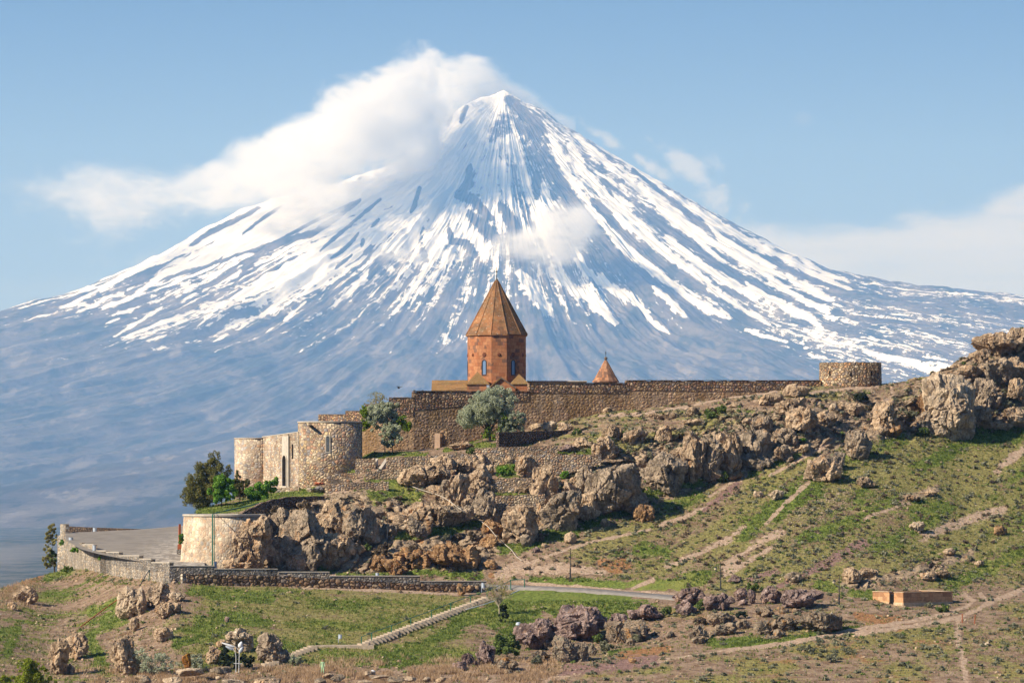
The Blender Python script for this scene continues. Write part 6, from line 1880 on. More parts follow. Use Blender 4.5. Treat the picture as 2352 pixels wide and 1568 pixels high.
plant('conifer', 'large dark green conifer at the left end of the lawn beside the gatehouse', 'tree', 'A', [(505, 640, 42, 60), (490, 720, 80, 80), (420, 770, 90, 90), (540, 790, 90, 100), (335, 850, 70, 80), (430, 920, 150, 90), (600, 740, 35, 70), (285, 950, 42, 75), (380, 990, 110, 55), (560, 900, 80, 80), (470, 840, 110, 100)],
      (378, 1078), 'conifer', 42000, 0.075, Y=552, tr=0.14, sub_=34, tight=.30)
plant('conifer', 'smaller dark juniper between the bright bushes and the rear gate tower', 'tree', 'A', [(690, 790, 26, 50), (745, 850, 42, 45), (675, 870, 55, 70), (720, 920, 60, 40)], (700, 960), 'conifer', 9000, 0.075, Y=560, tr=0.07, sub_=26, tight=.26)
plant('bush', 'rounded bright green bush in front of the large conifer', 'bush', 'A', [(570, 845, 75, 50), (520, 905, 60, 50), (610, 920, 65, 55), (555, 965, 60, 40)], (560, 1000), 'bright', 14000, 0.085, Y=548, tr=0.06, sub_=14, tight=.42)
plant('bush', 'spreading bright green bush at the foot of the gate wall', 'bush', 'A', [(900, 865, 80, 45), (800, 915, 70, 45), (985, 835, 38, 32), (850, 945, 90, 36), (950, 890, 50, 36)], (870, 985), 'bright', 16000, 0.085, Y=551, tr=0.06, sub_=14, tight=.42)
plant('silvery_tree', 'silvery green tree behind the garden wall, right of the front gate tower', 'tree', 'A', [(1800, 290, 105, 65), (1905, 250, 55, 48), (1745, 330, 60, 60), (1880, 330, 75, 55), (1830, 370, 60, 50), (1760, 390, 50, 50), (1850, 240, 60, 40)], (1842, 610), 'silver', 30000, 0.08, Y=572, tr=0.07, sub_=26, tight=.3,
      extra=[('spring', [(1690, 300, 45, 60), (1690, 390, 40, 45), (1700, 260, 30, 20), (1960, 350, 45, 45), (2012, 400, 50, 38), (1950, 410, 45, 35)], 8000)])
plant('silvery_tree', 'young silvery tree with several thin trunks just left of the open door', 'tree', 'A', [(1850, 450, 50, 55), (1905, 430, 60, 60), (1830, 510, 40, 40), (1920, 500, 55, 50), (1880, 540, 50, 40)], (1903, 605), 'silver', 16000, 0.08, Y=570, tr=0.06, sub_=22, tight=.27)
plant('silvery_tree', 'largest silvery green tree below the church wall with a leaning dark trunk', 'tree', 'B', [(700, 1140, 110, 80), (765, 1075, 120, 85), (855, 1005, 100, 62), (930, 1050, 65, 75), (655, 1195, 95, 55), (600, 1180, 50, 42), (850, 1110, 110, 75), (780, 1175, 90, 50), (720, 1020, 60, 40)],
      (805, 1365), 'silver', 42000, 0.075, Y=571, tr=0.17, sub_=32, tight=.30, branches=18, extra=[('spring', [(790, 1265, 32, 50), (765, 1290, 26, 26)], 1100)])
plant('silvery_tree', 'lower silvery tree touching the right side of the largest one', 'tree', 'B', [(990, 1165, 62, 50), (945, 1215, 75, 55), (905, 1270, 55, 40), (1020, 1220, 40, 46), (890, 1190, 36, 40)], (935, 1358), 'silver', 17000, 0.075, Y=570, tr=0.06, sub_=22, tight=.26, extra=[('spring', [(900, 1175, 34, 44), (870, 1240, 30, 30), (842, 1300, 28, 36)], 1500)])
plant('bare_tree', 'leafless pale twiggy tree top showing above the stepped rampart', 'tree', 'A', [(1780, 175, 75, 50), (1720, 220, 50, 40), (1850, 190, 50, 40), (1660, 250, 40, 24)], (1770, 330), 'tamarisk', 700, 0.07, Y=593, trunk='twig', tr=0.07, branches=60, sub_=30, tight=.2)
plant('tamarisk', 'feathery olive tamarisk growing outside the left corner of the terrace wall', 'tree', 'C', [(455, 235, 40, 40), (415, 300, 50, 45), (470, 330, 36, 60), (395, 375, 40, 40), (420, 440, 48, 45), (395, 500, 40, 40), (450, 520, 45, 60), (400, 560, 40, 36)], (470, 610), 'tamarisk', 7500, 0.11, Y=632, tr=0.1, sub_=13, tight=.26, extra=[('green', [(440, 500, 50, 70)], 1200)])
plant('bush', 'yellow green flowering bush with upright shoots in the bottom left corner', 'bush', 'C', [(240, 1440, 80, 80), (215, 1380, 18, 50), (160, 1420, 16, 60), (330, 1420, 30, 60), (370, 1470, 50, 60), (100, 1540, 110, 50), (280, 1530, 150, 60), (20, 1540, 60, 50), (440, 1560, 60, 40)], (220, 1640), 'yellow', 13000, 0.07, Y=433, tr=0.05, sub_=14, tight=.3)
plant('sapling', 'bare sapling with sparse pale buds beside the top of the long stair', 'tree', 'D', [(2130, 400, 90, 70), (2080, 350, 60, 40), (2190, 340, 60, 60), (2200, 430, 70, 50), (2080, 450, 60, 40)], (2150, 598), 'tamarisk', 700, 0.07, trunk='twig', tr=0.075, branches=46, sub_=22, tight=.25, dY=-.3)
plant('bush', 'dark green bush behind the white street light', 'bush', 'C', [(1920, 1320, 60, 60), (2040, 1350, 70, 50), (2130, 1350, 60, 50), (1960, 1390, 90, 46), (2080, 1400, 80, 36), (1905, 1270, 30, 30)], (2000, 1440), 'dark', 6500, 0.09, Y=455, tr=0.05, sub_=13, tight=.3)
plant('bush', 'wispy pale grey green bush right of the pale outcrop on the lower left slope', 'bush', 'C', [(1190, 1300, 60, 60), (1250, 1380, 90, 60), (1380, 1340, 70, 60), (1420, 1410, 80, 50), (1300, 1440, 110, 36), (1500, 1400, 50, 46)], (1300, 1490), 'silver', 3000, 0.07, trunk='twig', tr=0.04, sub_=15, tight=.3, branches=30)
plant('bush', 'grey green bush beside the rusty standing stone', 'bush', 'C', [(1680, 1390, 60, 60), (1650, 1350, 40, 46), (1730, 1430, 50, 30)], (1690, 1460), 'silver', 1500, 0.07, trunk='twig', tr=0.04, sub_=12, branches=16)
plant('bush', 'large round green bush in front of the left purple boulder', 'bush', 'E', [(240, 820, 95, 70), (190, 860, 55, 60), (310, 850, 60, 60), (250, 890, 100, 50)], (250, 945), 'green', 9000, 0.09, tr=0.05, sub_=10, tight=.36, dY=-1.5)
plant('bush', 'dark leafy weed clump on the bright grass bank below the sapling', 'bush', 'E', [(230, 550, 36, 30), (245, 600, 40, 26), (210, 590, 26, 30), (230, 640, 36, 24)], (235, 660), 'dark', 1500, 0.09, tr=0, sub_=8)
BB = [('E', (1790, 520, 75, 45), 'green', 'green bush growing over the middle of the purple rock row'), ('E', (1600, 540, 38, 40), 'green', 'small green bush at the left end of the tall purple rocks'), ('E', (1690, 475, 36, 36), 'green', 'green bush on top of the tall purple rocks'),
      ('E', (1500, 560, 46, 46), 'green', 'loose green bush at the pointed end of the pink ridge'), ('E', (960, 785, 50, 36), 'green', 'green bush between the big purple boulder and the lichen rocks'), ('E', (1260, 785, 46, 36), 'sage', 'grey green bush in front of the orange topped lichen rock'),
      ('F', (225, 840, 75, 36), 'green', 'green bush crowning the purple rocks left of the big block'), ('E', (1030, 850, 62, 46), 'sage', 'dark grey sage bush below the big purple boulder'), ('E', (2090, 600, 60, 30), 'dark', 'dark bush in a hollow of the layered lichen ledge'),
      ('E', (1770, 650, 60, 36), 'brown', 'brown dry bush above the round lichen rock'), ('H', (870, 690, 66, 42), 'green', 'green bush on the rock shelf below the middle of the long wall'), ('H', (945, 658, 55, 30), 'green', 'paler green bush right behind the one on the rock shelf'),
      ('H', (2040, 560, 66, 36), 'dark', 'dark green bush just under the right round tower'), ('H', (960, 1180, 46, 55), 'green', 'green bush at the foot of the cliff beside the fissure'), ('G', (1840, 350, 55, 36), 'sage', 'grey green bush on top of the tall grey boulders'),
      ('G', (815, 215, 46, 30), 'green', 'low green bush on the rim right of the open door'), ('G', (1725, 55, 46, 36), 'green', 'green bush at the end of the dark shaded wall'), ('G', (1500, 205, 50, 26), 'green', 'flat green bush against the long terrace wall'),
      ('G', (1410, 960, 40, 46), 'brown', 'reddish brown bush beside the big round boulder'), ('G', (700, 960, 70, 36), 'brown', 'brown scrub bush above the wide ochre rock'), ('G', (330, 1060, 60, 46), 'brown', 'brown scrub bush between two ochre rocks'), ('G', (840, 940, 46, 46), 'brown', 'dark brown bush at the right end of the grass shelf'),
      ('G', (100, 1040, 46, 46), 'brown', 'brown bush below the lamp post on the grass shelf'), ('G', (690, 480, 60, 50), 'brown', 'brown scrub bush on the face of the terrace crag'), ('G', (1100, 390, 70, 50), 'bright', 'fresh green bush in the grassy gully'), ('G', (1200, 360, 40, 30), 'bright', 'small fresh green bush above the gully grass'),
      ('G', (1620, 420, 50, 36), 'bright', 'bright green plant on the cliff left of the largest grey boulder'), ('G', (1645, 740, 26, 40), 'green', 'green plant hanging on the tall pale rock'), ('C', (590, 590, 70, 30), 'green', 'green bush at the foot of the terrace wall corner'),
      ('C', (645, 425, 46, 22), 'bright', 'bright plants growing from the terrace wall face'), ('C', (860, 495, 22, 22), 'bright', 'small plant growing in the terrace wall below its middle step'), ('C', (530, 360, 22, 32), 'bright', 'bright green plant on the corner of the terrace wall'),
      ('C', (1550, 330, 16, 60), 'bright', 'bright green climber between the red stele and the round wall'), ('H', (1590, 895, 36, 14), 'bright', 'bright green tuft below the dark jagged cliff'), ('D', (560, 955, 60, 40), 'silver', 'pale grey green bush beside the lower stair flight'),
      ('A', (1220, 1010, 60, 36), 'brown', 'dry brown bush hanging over the tall cliff block'), ('A', (980, 1050, 50, 36), 'brown', 'dry brown bush above the dark cleft in the lower cliff'), ('A', (1800, 1380, 60, 50), 'brown', 'brown bush at the base of the slim lamp post'), ('A', (1700, 1350, 40, 30), 'green', 'small green bush left of the slim lamp post'),
      ('I', (970, 655, 30, 20), 'dark', 'dark bush on the skyline right of the round tower'), ('I', (1310, 500, 28, 24), 'green', 'green bush on the skyline halfway up the right crag'), ('I', (1480, 372, 30, 14), 'green', 'low green bush near the top of the right crag'), ('I', (1765, 262, 26, 18), 'green', 'green bush at the very top right edge of the crag'),
      ('I', (1240, 560, 22, 16), 'green', 'small green bush on the lower skyline of the crag'), ('I', (880, 1180, 60, 46), 'green', 'dark green bush left of the foot of the pale crag'), ('I', (780, 1040, 60, 46), 'sage', 'grey bush on the slope left of the pale crag'), ('I', (1640, 930, 60, 30), 'sage', 'grey green bush under the upper right crag'),
      ('I', (340, 870, 60, 40), 'dark', 'dark bush in the hollow right of the round tower'), ('I', (1500, 1040, 46, 40), 'brown', 'brown bush in the cleft right of the pale crag'), ('F', (1640, 1000, 60, 30), 'green', 'green bush in front of the side wall of the enclosure'), ('F', (1540, 975, 36, 24), 'sage', 'grey green bush near the middle of the enclosure side wall'),
      ('F', (800, 1370, 60, 36), 'sage', 'grey sage bush in the open ground below the dirt track'), ('F', (640, 1310, 50, 30), 'sage', 'twiggy sage bush just under the dirt track'), ('E', (480, 960, 50, 46), 'sage', 'grey sage bush in front of the lichen rocks'), ('E', (780, 760, 40, 20), 'sage', 'grey tuft on top of the split lichen rock')]
for i, (reg, lb, kd, la) in enumerate(BB):
    x_, y_, a_, b_ = lb
    lobes = [(x_, y_, a_ * .8, b_ * .85), (x_ - a_ * .5, y_ + b_ * .25, a_ * .5, b_ * .6), (x_ + a_ * .5, y_ + b_ * .2, a_ * .5, b_ * .6)]
    plant('bush', la, 'bush', reg, lobes, (x_, y_ + b_ * .9), kd, int(500 + 0.38 * a_ * b_), 0.085, tr=0, sub_=9, tight=.34, dY=-.4, seed=i + 20, leafname='foliage')

# ---- countless low scrub, tufts, dry grass and loose stones over the slopes
rs = np.random.RandomState(77)
VX = np.stack([GX2.ravel(), gY2.ravel(), GZ2.ravel()], 1)
Uf, Vf, Pf = uf.ravel(), gvf.ravel(), pr.ravel()
vis = (Uf > -40) & (Uf < 2400) & (Vf < 1600) & (Pf < 9.3) & (Pf > 0) & ~((np.abs(Uf - 475) < 60) & (Pf > 4) & (Pf < 7))
cellA = np.ones(len(Uf)) * vis
ga_ = np.abs(np.gradient(gvf, axis=0)).ravel()
cellA *= np.clip(ga_, 0.2, 3)
# no scrub on built ground
onroad = ((Vf > 1335) & (Vf < 1378) & (Uf > 1100) & (Uf < 1570))
Wf = {k: np.clip(v.ravel(), 0, 1) for k, v in W.items()}
clr = (1 - 0.92 * Wf['path']) * np.where(onroad, 0, 1)
VIEW = np.array([0.0, 0.0, CAMZ])


def scatter(w_, n):
    p = cellA * np.clip(w_, 0, None)
    p = p / p.sum()
    return rs.choice(len(p), n, p=p)


def bush_proto(kind, seed, n=46):
    r2 = np.random.RandomState(seed)
    c_ = [(0, 0, .35), (.35, .1, .28), (-.38, 0, .26), (0.05, -.3, .3)]
    ra = [(.62, .6, .42), (.45, .4, .32), (.42, .45, .3), (.5, .4, .34)]
    pts, _ = cloud_pts(c_, ra, n, r2, sub=6, tight=.42)
    v, f = quads(pts, 0.26, r2)
    return poly_mesh('foliage', v, f)


seg_hill = sstep(Uf, 1150, 1400)
protos = {k: [bush_proto(k, s_) for s_ in range(5)] for k in ('sage', 'brown', 'green')}
wsage = clr * (0.35 + 0.9 * Wf['olive'] + 0.2 * Wf['orange'] + 0.3 * Wf['rock'] * (Pf > 5.5)) * (0.12 + seg_hill * 0.9 + (Pf > 5.4) * 0.35) * (1 - 0.7 * Wf['green']) * (0.4 + 0.6 * (nz1.ravel() > -.1))
wgreen = clr * (0.15 + 1.0 * Wf['green'] + 0.4 * Wf['olive']) * (0.3 + .7 * seg_hill)
wbrown = clr * (Wf['rock'] * (Pf > 5.9) + 0.5 * (Pf > 3.9) * (Pf < 5.1) * (Uf > 800))


def low_scrub(kind, w_, n_ind, n_all, rmin, rmax, name, label_ind, label_st, group):
    idx = scatter(w_, n_all)
    rad = rmin + (rmax - rmin) * rs.uniform(0, 1, n_all) ** 2.2
    o_ = np.argsort(-rad * 1.0)
    idx, rad = idx[o_], rad[o_]
    jit2 = rs.uniform(-.15, .15, (n_all, 3))
    pos_ = VX[idx] + jit2 * np.array([1, 1, 0])
    for i in range(n_ind):
        o = bpy.data.objects.new(name, protos[kind][i % 5])
        if not o.data.materials:
            o.data.materials.append(LM[kind])
        col.objects.link(o)
        o.location = pos_[i]
        o.rotation_euler = (0, 0, rs.uniform(0, 6.28))
        o.scale = (rad[i], rad[i], rad[i] * rs.uniform(.7, 1.15))
        tag(o, label_ind, 'bush', group)
    src = []
    for me_ in protos[kind]:
        a = np.empty(len(me_.vertices) * 3, dtype=np.float32)
        me_.vertices.foreach_get('co', a)
        src.append(a.reshape(-1, 3))
    vs, nq = [], 0
    for i in range(n_ind, n_all):
        a = src[i % 5]
        th_ = rs.uniform(0, 6.28)
        c_, s_ = math.cos(th_), math.sin(th_)
        r_ = rad[i]
        vs.append(np.stack([(a[:, 0] * c_ - a[:, 1] * s_) * r_, (a[:, 0] * s_ + a[:, 1] * c_) * r_, a[:, 2] * r_ * .9], 1) + pos_[i])
    vs = np.concatenate(vs)
    o = link(name, poly_mesh(name, vs, np.arange(len(vs)).reshape(-1, 4)), LM[kind])
    tag(o, label_st, 'bushes', None, 'stuff')


low_scrub('sage', wsage, 300, 5200, 0.13, 0.62, 'sage_bush', 'low grey green sage bush on the dry slope', 'carpet of small grey green sage bushes over the dry slopes', 'sage bushes dotted over the dry slopes')
low_scrub('brown', wbrown, 160, 1500, 0.16, 0.6, 'scrub_bush', 'dry brown scrub bush among the cliff rocks', 'small dry brown scrub growing on the cliff ledges', 'brown scrub bushes among the rocks')
low_scrub('green', wgreen, 160, 2600, 0.10, 0.45, 'green_shrub', 'small green shrub on the grassy slope', 'small green plants over the grassy slopes', 'green shrubs on the grassy slopes')


def blades(w_, n, h0, h1, wd, mat, name, label, k=5, spread=.12):
    idx = scatter(w_, n)
    base_ = VX[idx] + rs.uniform(-.15, .15, (n, 3)) * np.array([1, 1, .0])
    base_ = np.repeat(base_, k, 0)
    m = len(base_)
    base_[:, :2] += rs.normal(size=(m, 2)) * spread
    hgt = rs.uniform(h0, h1, m)
    lean = rs.normal(size=(m, 2)) * .35
    an = rs.uniform(0, 6.28, m)
    wv = np.stack([np.cos(an), np.sin(an), np.zeros(m)], 1) * wd
    tip = base_ + np.stack([lean[:, 0] * hgt, lean[:, 1] * hgt, hgt], 1)
    v = np.stack([base_ - wv - np.array([0, 0, .03]), base_ + wv - np.array([0, 0, .03]), tip], 1).reshape(-1, 3)
    o = link(name, poly_mesh(name, v, np.arange(3 * m).reshape(-1, 3)), mat)
    return tag(o, label, 'grass', None, 'stuff')


blades(clr * (Wf['green'] ** 1.3 + .05) * (1 - Wf['rock']), 26000, .10, .30, .05, LM['grass'], 'grass', 'fresh green grass tufts over the slopes')
blades(clr * (Wf['olive'] + 0.25 * Wf['orange'] + .05) * (1 - .8 * Wf['rock']), 14000, .08, .24, .045, LM['tamarisk'], 'grass', 'dry olive grass tufts over the slopes')
strip = sstep(Vf, 1528, 1545) * (1 - sstep(Uf, 1150, 1320)) * sstep(Uf, 120, 420) + 0.35 * sstep(Vf, 1500, 1530) * (np.abs(Uf - 1000) < 280)
nzs = fbm(VX / np.array([1.8, 4.0, 4.0]), 3, 201)
blades(strip * sstep(nzs, -.15, .25), 9000, .22, .62, .035, LM['straw'], 'grass', 'band of tall dry straw grass along the bottom edge', 7, .16)
blades(sstep(Uf, 120, 0) * (Vf > 1330) * (Vf < 1400) * 1.0, 700, .2, .5, .04, LM['straw'], 'grass', 'dry straw grass on the left shoulder of the slope', 6, .14)


def stones(w_, n, r0, r1, mat, name, label, p=2.5):
    idx = scatter(w_, n)
    d, f = ico(1)
    rr_ = r0 + (r1 - r0) * rs.uniform(0, 1, n) ** p
    ax = rs.uniform(.6, 1.4, (n, 3)) * rr_[:, None] * np.array([1, 1, .6])
    dd = d[None] * (1 + rs.uniform(-.25, .25, (n, len(d), 1)))
    v = (dd * ax[:, None, :] + VX[idx][:, None, :] + np.array([0, 0, .02])).reshape(-1, 3)
    ff = (f[None] + (np.arange(n) * len(d))[:, None, None]).reshape(-1, 3)
    return tag(link(name, poly_mesh(name, v, ff), mat), label, 'stones', None, 'stuff')


wst = clr ** .5 * (0.25 + Wf['gravel'] * 1.6 + Wf['path'] * .3 + Wf['rock'] * .9 + Wf['purple'] * .8 + .3 * Wf['orange']) * np.where(onroad, 0, 1)
stones(wst, 5200, .04, .30, RM['t'], 'loose_stones', 'loose tan stones scattered over the slopes')
stones(wst, 2600, .04, .20, RM['w'], 'loose_stones', 'loose pale stones scattered over the slopes')
u0, v0 = V('F', 560, 350)
u1, v1 = V('F', 900, 150)
dd_, _ = seg_dist(Uf, Vf, [(u0, v0), V('F', 720, 280), (u1, v1)])
stones(np.clip(1.3 - dd_ / 26.0, 0, 1) * (0.3 + .7 * (nz2.ravel() > 0)), 1100, .03, .15, RM['w'], 'rubble', 'spill of whitish rubble on the right hand slope', 2.0)

# ---------------------------------------------------------------- the long pipe, laid over ground and rocks
rv, rf_, off = [], [], 0
for r in rock_list:
    if r[1] in ('terrace crag', 'middle boulders', 'lower cliff', 'ochre foot'):
        me_ = r[0].data
        a = np.empty(len(me_.vertices) * 3, dtype=np.float32)
        me_.vertices.foreach_get('co', a)
        rv.append(a.reshape(-1, 3) + np.array(r[0].location[:]))
        b_ = np.empty(len(me_.loops), dtype=np.int32)
        me_.loops.foreach_get('vertex_index', b_)
        rf_.append(b_.reshape(-1, 3) + off)
        off += len(me_.vertices)
rbvh = BVHTree.FromPolygons(np.concatenate(rv).tolist(), np.concatenate(rf_).tolist())


def hit_all(u, v):
    g = hit(u, v)
    h = rbvh.ray_cast(EYE, (P(u, v, 500.0) - EYE).normalized())
    return h[0] if h[0] is not None and h[0].y < g.y else g


draped('pipe', 'G', [(300, 530), (390, 565), (560, 615), (640, 665), (760, 755), (900, 830), (970, 880), (1040, 970), (1110, 1030), (1170, 1080), (1210, 1140), (1255, 1170)], 0.048, MM['palestone'], 'long white pipe winding down the rocks to the dirt path', 'pipe', 0.22, 5, True)

# ---------------------------------------------------------------- slabs, piles, birds, a passer-by
def slab(reg, x0, y0, x1, y1, label, kind='w', Y=None, name='stone_slab', rough=.35, cat='slab'):
    o = rock(reg, x0, y0, x1, y1, kind, 'slab', name, sink=.25, deep=1.0, front=.2, rough=rough, slab=True, Y=Y, boxy=5.0)
    rock_list.pop()
    return tag(o, label, cat)


o = rock('C', 1553, 1303, 1634, 1440, 'o', 'x', 'standing_stone', sink=.05, deep=.6, rough=.5, boxy=4, Y=448)
rock_list.pop()
o.data.materials.clear()
o.data.materials.append(rock_material('rusty_stone', (0.14, 0.05, 0.02), (0.34, 0.13, 0.03), (0.46, 0.22, 0.06), (0.40, 0.20, 0.03), .6))
tag(o, 'upright rusty brown standing stone on a slab in the foreground', 'stone')
SL = [('C', 1500, 1428, 1742, 1492, 'flat slab carrying the rusty standing stone'), ('C', 1790, 1418, 1982, 1475, 'pale flat slab between the standing stone and the street light'), ('C', 1148, 1488, 1262, 1545, 'leftmost pale slab in the straw grass'),
      ('C', 1190, 1500, 1295, 1563, 'pale slab just right of and below the leftmost one'), ('C', 1385, 1508, 1562, 1575, 'grey tilted slab below the rusty standing stone'), ('C', 1900, 1525, 2095, 1580, 'pale tapering slab at the bottom edge below the street light'),
      ('C', 2165, 1513, 2400, 1580, 'long flat slab at the bottom edge right of the street light'), ('D', 225, 1085, 425, 1140, 'long slab with a cracked top at the bottom edge left of centre'), ('D', 0, 1105, 155, 1150, 'grey wedge shaped slab at the bottom edge below the street light poles'),
      ('D', 690, 1098, 795, 1145, 'pinkish blocky slab at the bottom edge left of the pale flat one'), ('D', 758, 1058, 865, 1094, 'pale flat slab lying in the straw left of the brown block'), ('D', 820, 1070, 945, 1115, 'brown block in the straw right of the pale flat slab'),
      ('D', 1025, 1112, 1155, 1150, 'low grey slab at the bottom edge near the white bag'), ('D', 1120, 1074, 1292, 1098, 'thin long slab in the straw right of the white bag'), ('D', 1078, 1038, 1182, 1078, 'small rock carrying a white bag in the straw'),
      ('D', 1268, 1084, 1412, 1128, 'grey green flat slab in the straw'), ('D', 1378, 1082, 1502, 1118, 'pale slab beside the grey green flat one'), ('D', 1548, 1086, 1612, 1122, 'small pointed stone in the straw'), ('D', 1648, 1088, 1735, 1128, 'last small stone at the right end of the straw band'),
      ('C', 620, 1545, 760, 1590, 'low slab at the bottom edge right of the yellow bush'), ('C', 1840, 1500, 1900, 1530, 'small slab in the straw under the pale tapering one')]
for i, (reg, a, b_, c_, d_, la) in enumerate(SL):
    slab(reg, a, b_, c_, d_, la, 'wgtl'[i % 4], Y=449 - (V(reg, 0, d_)[1] - 1530) * .25)
# building material by the lowest terrace wall
g = hit(*V('A', 1400, 915))
for (a, b_, c_, d_, mt_, nm, la, ct) in ((1378, 874, 1492, 912, 'blue', 'tarpaulin', 'crumpled bright blue tarpaulin on the ground below the terrace walls', 'tarpaulin'), (1262, 866, 1392, 920, 'grey', 'tarpaulin', 'dark grey tarpaulin over a heap left of the blue one', 'tarpaulin'),
                               (1225, 880, 1290, 918, 'concrete', 'stone_pile', 'stack of pale building stone at the foot of the front gate tower', 'stone pile'), (1282, 834, 1372, 862, 'stele', 'stone_pile', 'small heap of reddish stones behind the tarpaulins', 'stone pile')):
    o = rock('A', a, b_, c_, d_, 'w', 'x', nm, sink=.1, deep=.8, rough=1.2, Y=g.y - .3)
    rock_list.pop()
    o.data.materials.clear()
    o.data.materials.append(MM[mt_])
    tag(o, la, ct)
k = px(g.y) * .5742 / 1.96
for i, (x_, y_, w_, h_) in enumerate(((1590, 882, 34, 18), (1628, 880, 34, 18), (1666, 880, 34, 20), (1602, 862, 34, 17), (1648, 858, 36, 20))):
    p = P(*V('A', x_, y_), g.y + .6)
    o = MB().box((p.x, p.y, p.z), (w_ * k, .5, h_ * k), .1 * (i - 2)).build('stone_block', MM['dcoping'] if i % 2 else MM['coping'])
    tag(o, ('bottom left', 'bottom middle', 'bottom right', 'top left', 'top right')[i] + ' squared stone block in the stack right of the blue tarpaulin', 'stone block', 'stack of squared blocks')
for i, (x_, y_) in enumerate(((1440, 845), (1462, 832), (1438, 822))):
    p = P(*V('A', x_, y_), g.y + 1.2)
    o = MB().box((p.x, p.y, p.z), (85 * k, .9, 13 * k), .05 * i).build('timber', MM['dcoping'])
    tag(o, ('lowest', 'middle', 'topmost')[i] + ' dark timber baulk in the stack behind the blue tarpaulin', 'timber', 'timber stack')
# white bag on its rock
p = P(*V('D', 1158, 1050), 447.6)
d, f = ico(3)
q = d * np.array([.28, .2, .22]) * (1 + .22 * fbm(d * 2.3, 3, 5)[:, None])
o = link('bag', poly_mesh('bag', q, f, True), MM['white'], None, p)
tag(o, 'crumpled white bag resting on a small rock in the straw grass', 'bag')


# birds gliding in front of the mountain and sitting on the wall
def bird(reg, x_, y_, Y, label, span=.5, up=.5, rot=.4):
    p = P(*V(reg, x_, y_), Y)
    root = thing('bird', p, label, 'bird', None, rot)
    d, f = ico(2)
    link('body', poly_mesh('body', d * np.array([.17, .07, .06]) * np.where(d[:, :1] < 0, 1.2, 1.0), f, True), MM['iron'], root)
    for s_ in (-1, 1):
        v = [(-.07, 0, 0), (.08, 0, 0), (.02, s_ * span * .5, up * .25), (-.10, s_ * span * .5, up * .22), (-.12, s_ * span, up * .3 - .02), (-.07, s_ * span * .98, up * .3)]
        me = bpy.data.meshes.new('wing')
        me.from_pydata([(a, b_, c_ + .012) for a, b_, c_ in v] + [(a, b_, c_ - .012) for a, b_, c_ in v], [], [(0, 1, 2, 3), (3, 2, 5, 4), (9, 8, 7, 6), (10, 11, 8, 9), (1, 7, 8, 2), (2, 8, 11, 5), (4, 10, 9, 3), (3, 9, 6, 0)])
        link('wing', me, MM['iron'], root)
bird('A', 1950, 101, 560, 'dark bird flying just left of the stepped rampart', .62, .9, .3)
bird('B', 166, 962, 565, 'dark bird in flight above the rampart left of the church', .6, .8, 2.4)
bird('B', 276, 978, 582.4, 'small dark bird perched on the rampart step', .16, -.2, 0)
bird('B', 330, 978, 582.4, 'small dark bird perched on the rampart a little left of the nave', .16, -.2, 3)


# person in light green among the straw grass
def skin_body(name, joints, edges, mat, parent, loc):
    bm = bmesh.new()
    vs = [bm.verts.new(j[0]) for j in joints]
    for a, b_ in edges:
        bm.edges.new((vs[a], vs[b_]))
    me = bpy.data.meshes.new(name)
    bm.to_mesh(me)
    bm.free()
    o = link(name, me, mat, parent, loc)
    md = o.modifiers.new('skin', 'SKIN')
    for i, j in enumerate(joints):
        me.skin_vertices[0].data[i].radius = (j[1], j[2])
        me.skin_vertices[0].data[i].use_root = (i == 0)
    s_ = o.modifiers.new('sub', 'SUBSURF')
    s_.levels = s_.render_levels = 2
    return o


pp_ = P(*V('D', 765, 1075), 452)
pr_ = thing('person', pp_, 'person in a light green top and trousers walking through the straw grass', 'person')
J = [((0, 0, .92), .13, .11), ((0, 0, 1.12), .12, .09), ((0, 0, 1.38), .15, .09), ((0, 0, 1.47), .06, .06), ((0, -.01, 1.56), .075, .08), ((0, -.01, 1.66), .085, .09), ((0, 0, 1.74), .05, .06),
     ((.18, 0, 1.40), .06, .05), ((.24, .02, 1.16), .045, .04), ((.22, -.10, .93), .035, .03), ((-.18, 0, 1.40), .06, .05), ((-.26, .03, 1.17), .045, .04), ((-.24, -.02, .93), .035, .03),
     ((.09, 0, .88), .09, .09), ((.12, -.08, .50), .065, .065), ((.12, .02, .10), .045, .045), ((.12, -.12, .04), .04, .03), ((-.09, 0, .88), .09, .09), ((-.11, .08, .50), .065, .065), ((-.12, .22, .12), .045, .045), ((-.12, .10, .05), .04, .03)]
E_ = [(0, 1), (1, 2), (2, 3), (3, 4), (4, 5), (5, 6), (2, 7), (7, 8), (8, 9), (2, 10), (10, 11), (11, 12), (0, 13), (13, 14), (14, 15), (15, 16), (0, 17), (17, 18), (18, 19), (19, 20)]
m_skin = plain_mat('person_skin', (0.45, 0.27, 0.18), .6, .2, .05)
m_cl, t, b = new_mat('light_green_clothes', .85, .1)
oc = t.node('ShaderNodeTexCoord').outputs['Object']
zz_ = t.sep(oc)[2]
inb = t.math('MULTIPLY', t.math('GREATER_THAN', zz_, .08), t.math('LESS_THAN', zz_, 1.46))
t.put(b.inputs['Base Color'], t.mix(inb, (0.45, 0.27, 0.18), (0.42, 0.62, 0.34)))
skin_body('body', J, E_, m_cl, pr_, (0, 0, 0))
d, f = ico(3)
hair = d * np.array([.1, .11, .11])
keep_ = [q for q in f if min(hair[i][2] - .6 * hair[i][1] * -1 for i in q) > -.05]
link('hair', poly_mesh('hair', d * np.array([.105, .115, .10]) + np.array([0, .018, 1.705]), f, True), MM['dcoping'], pr_)

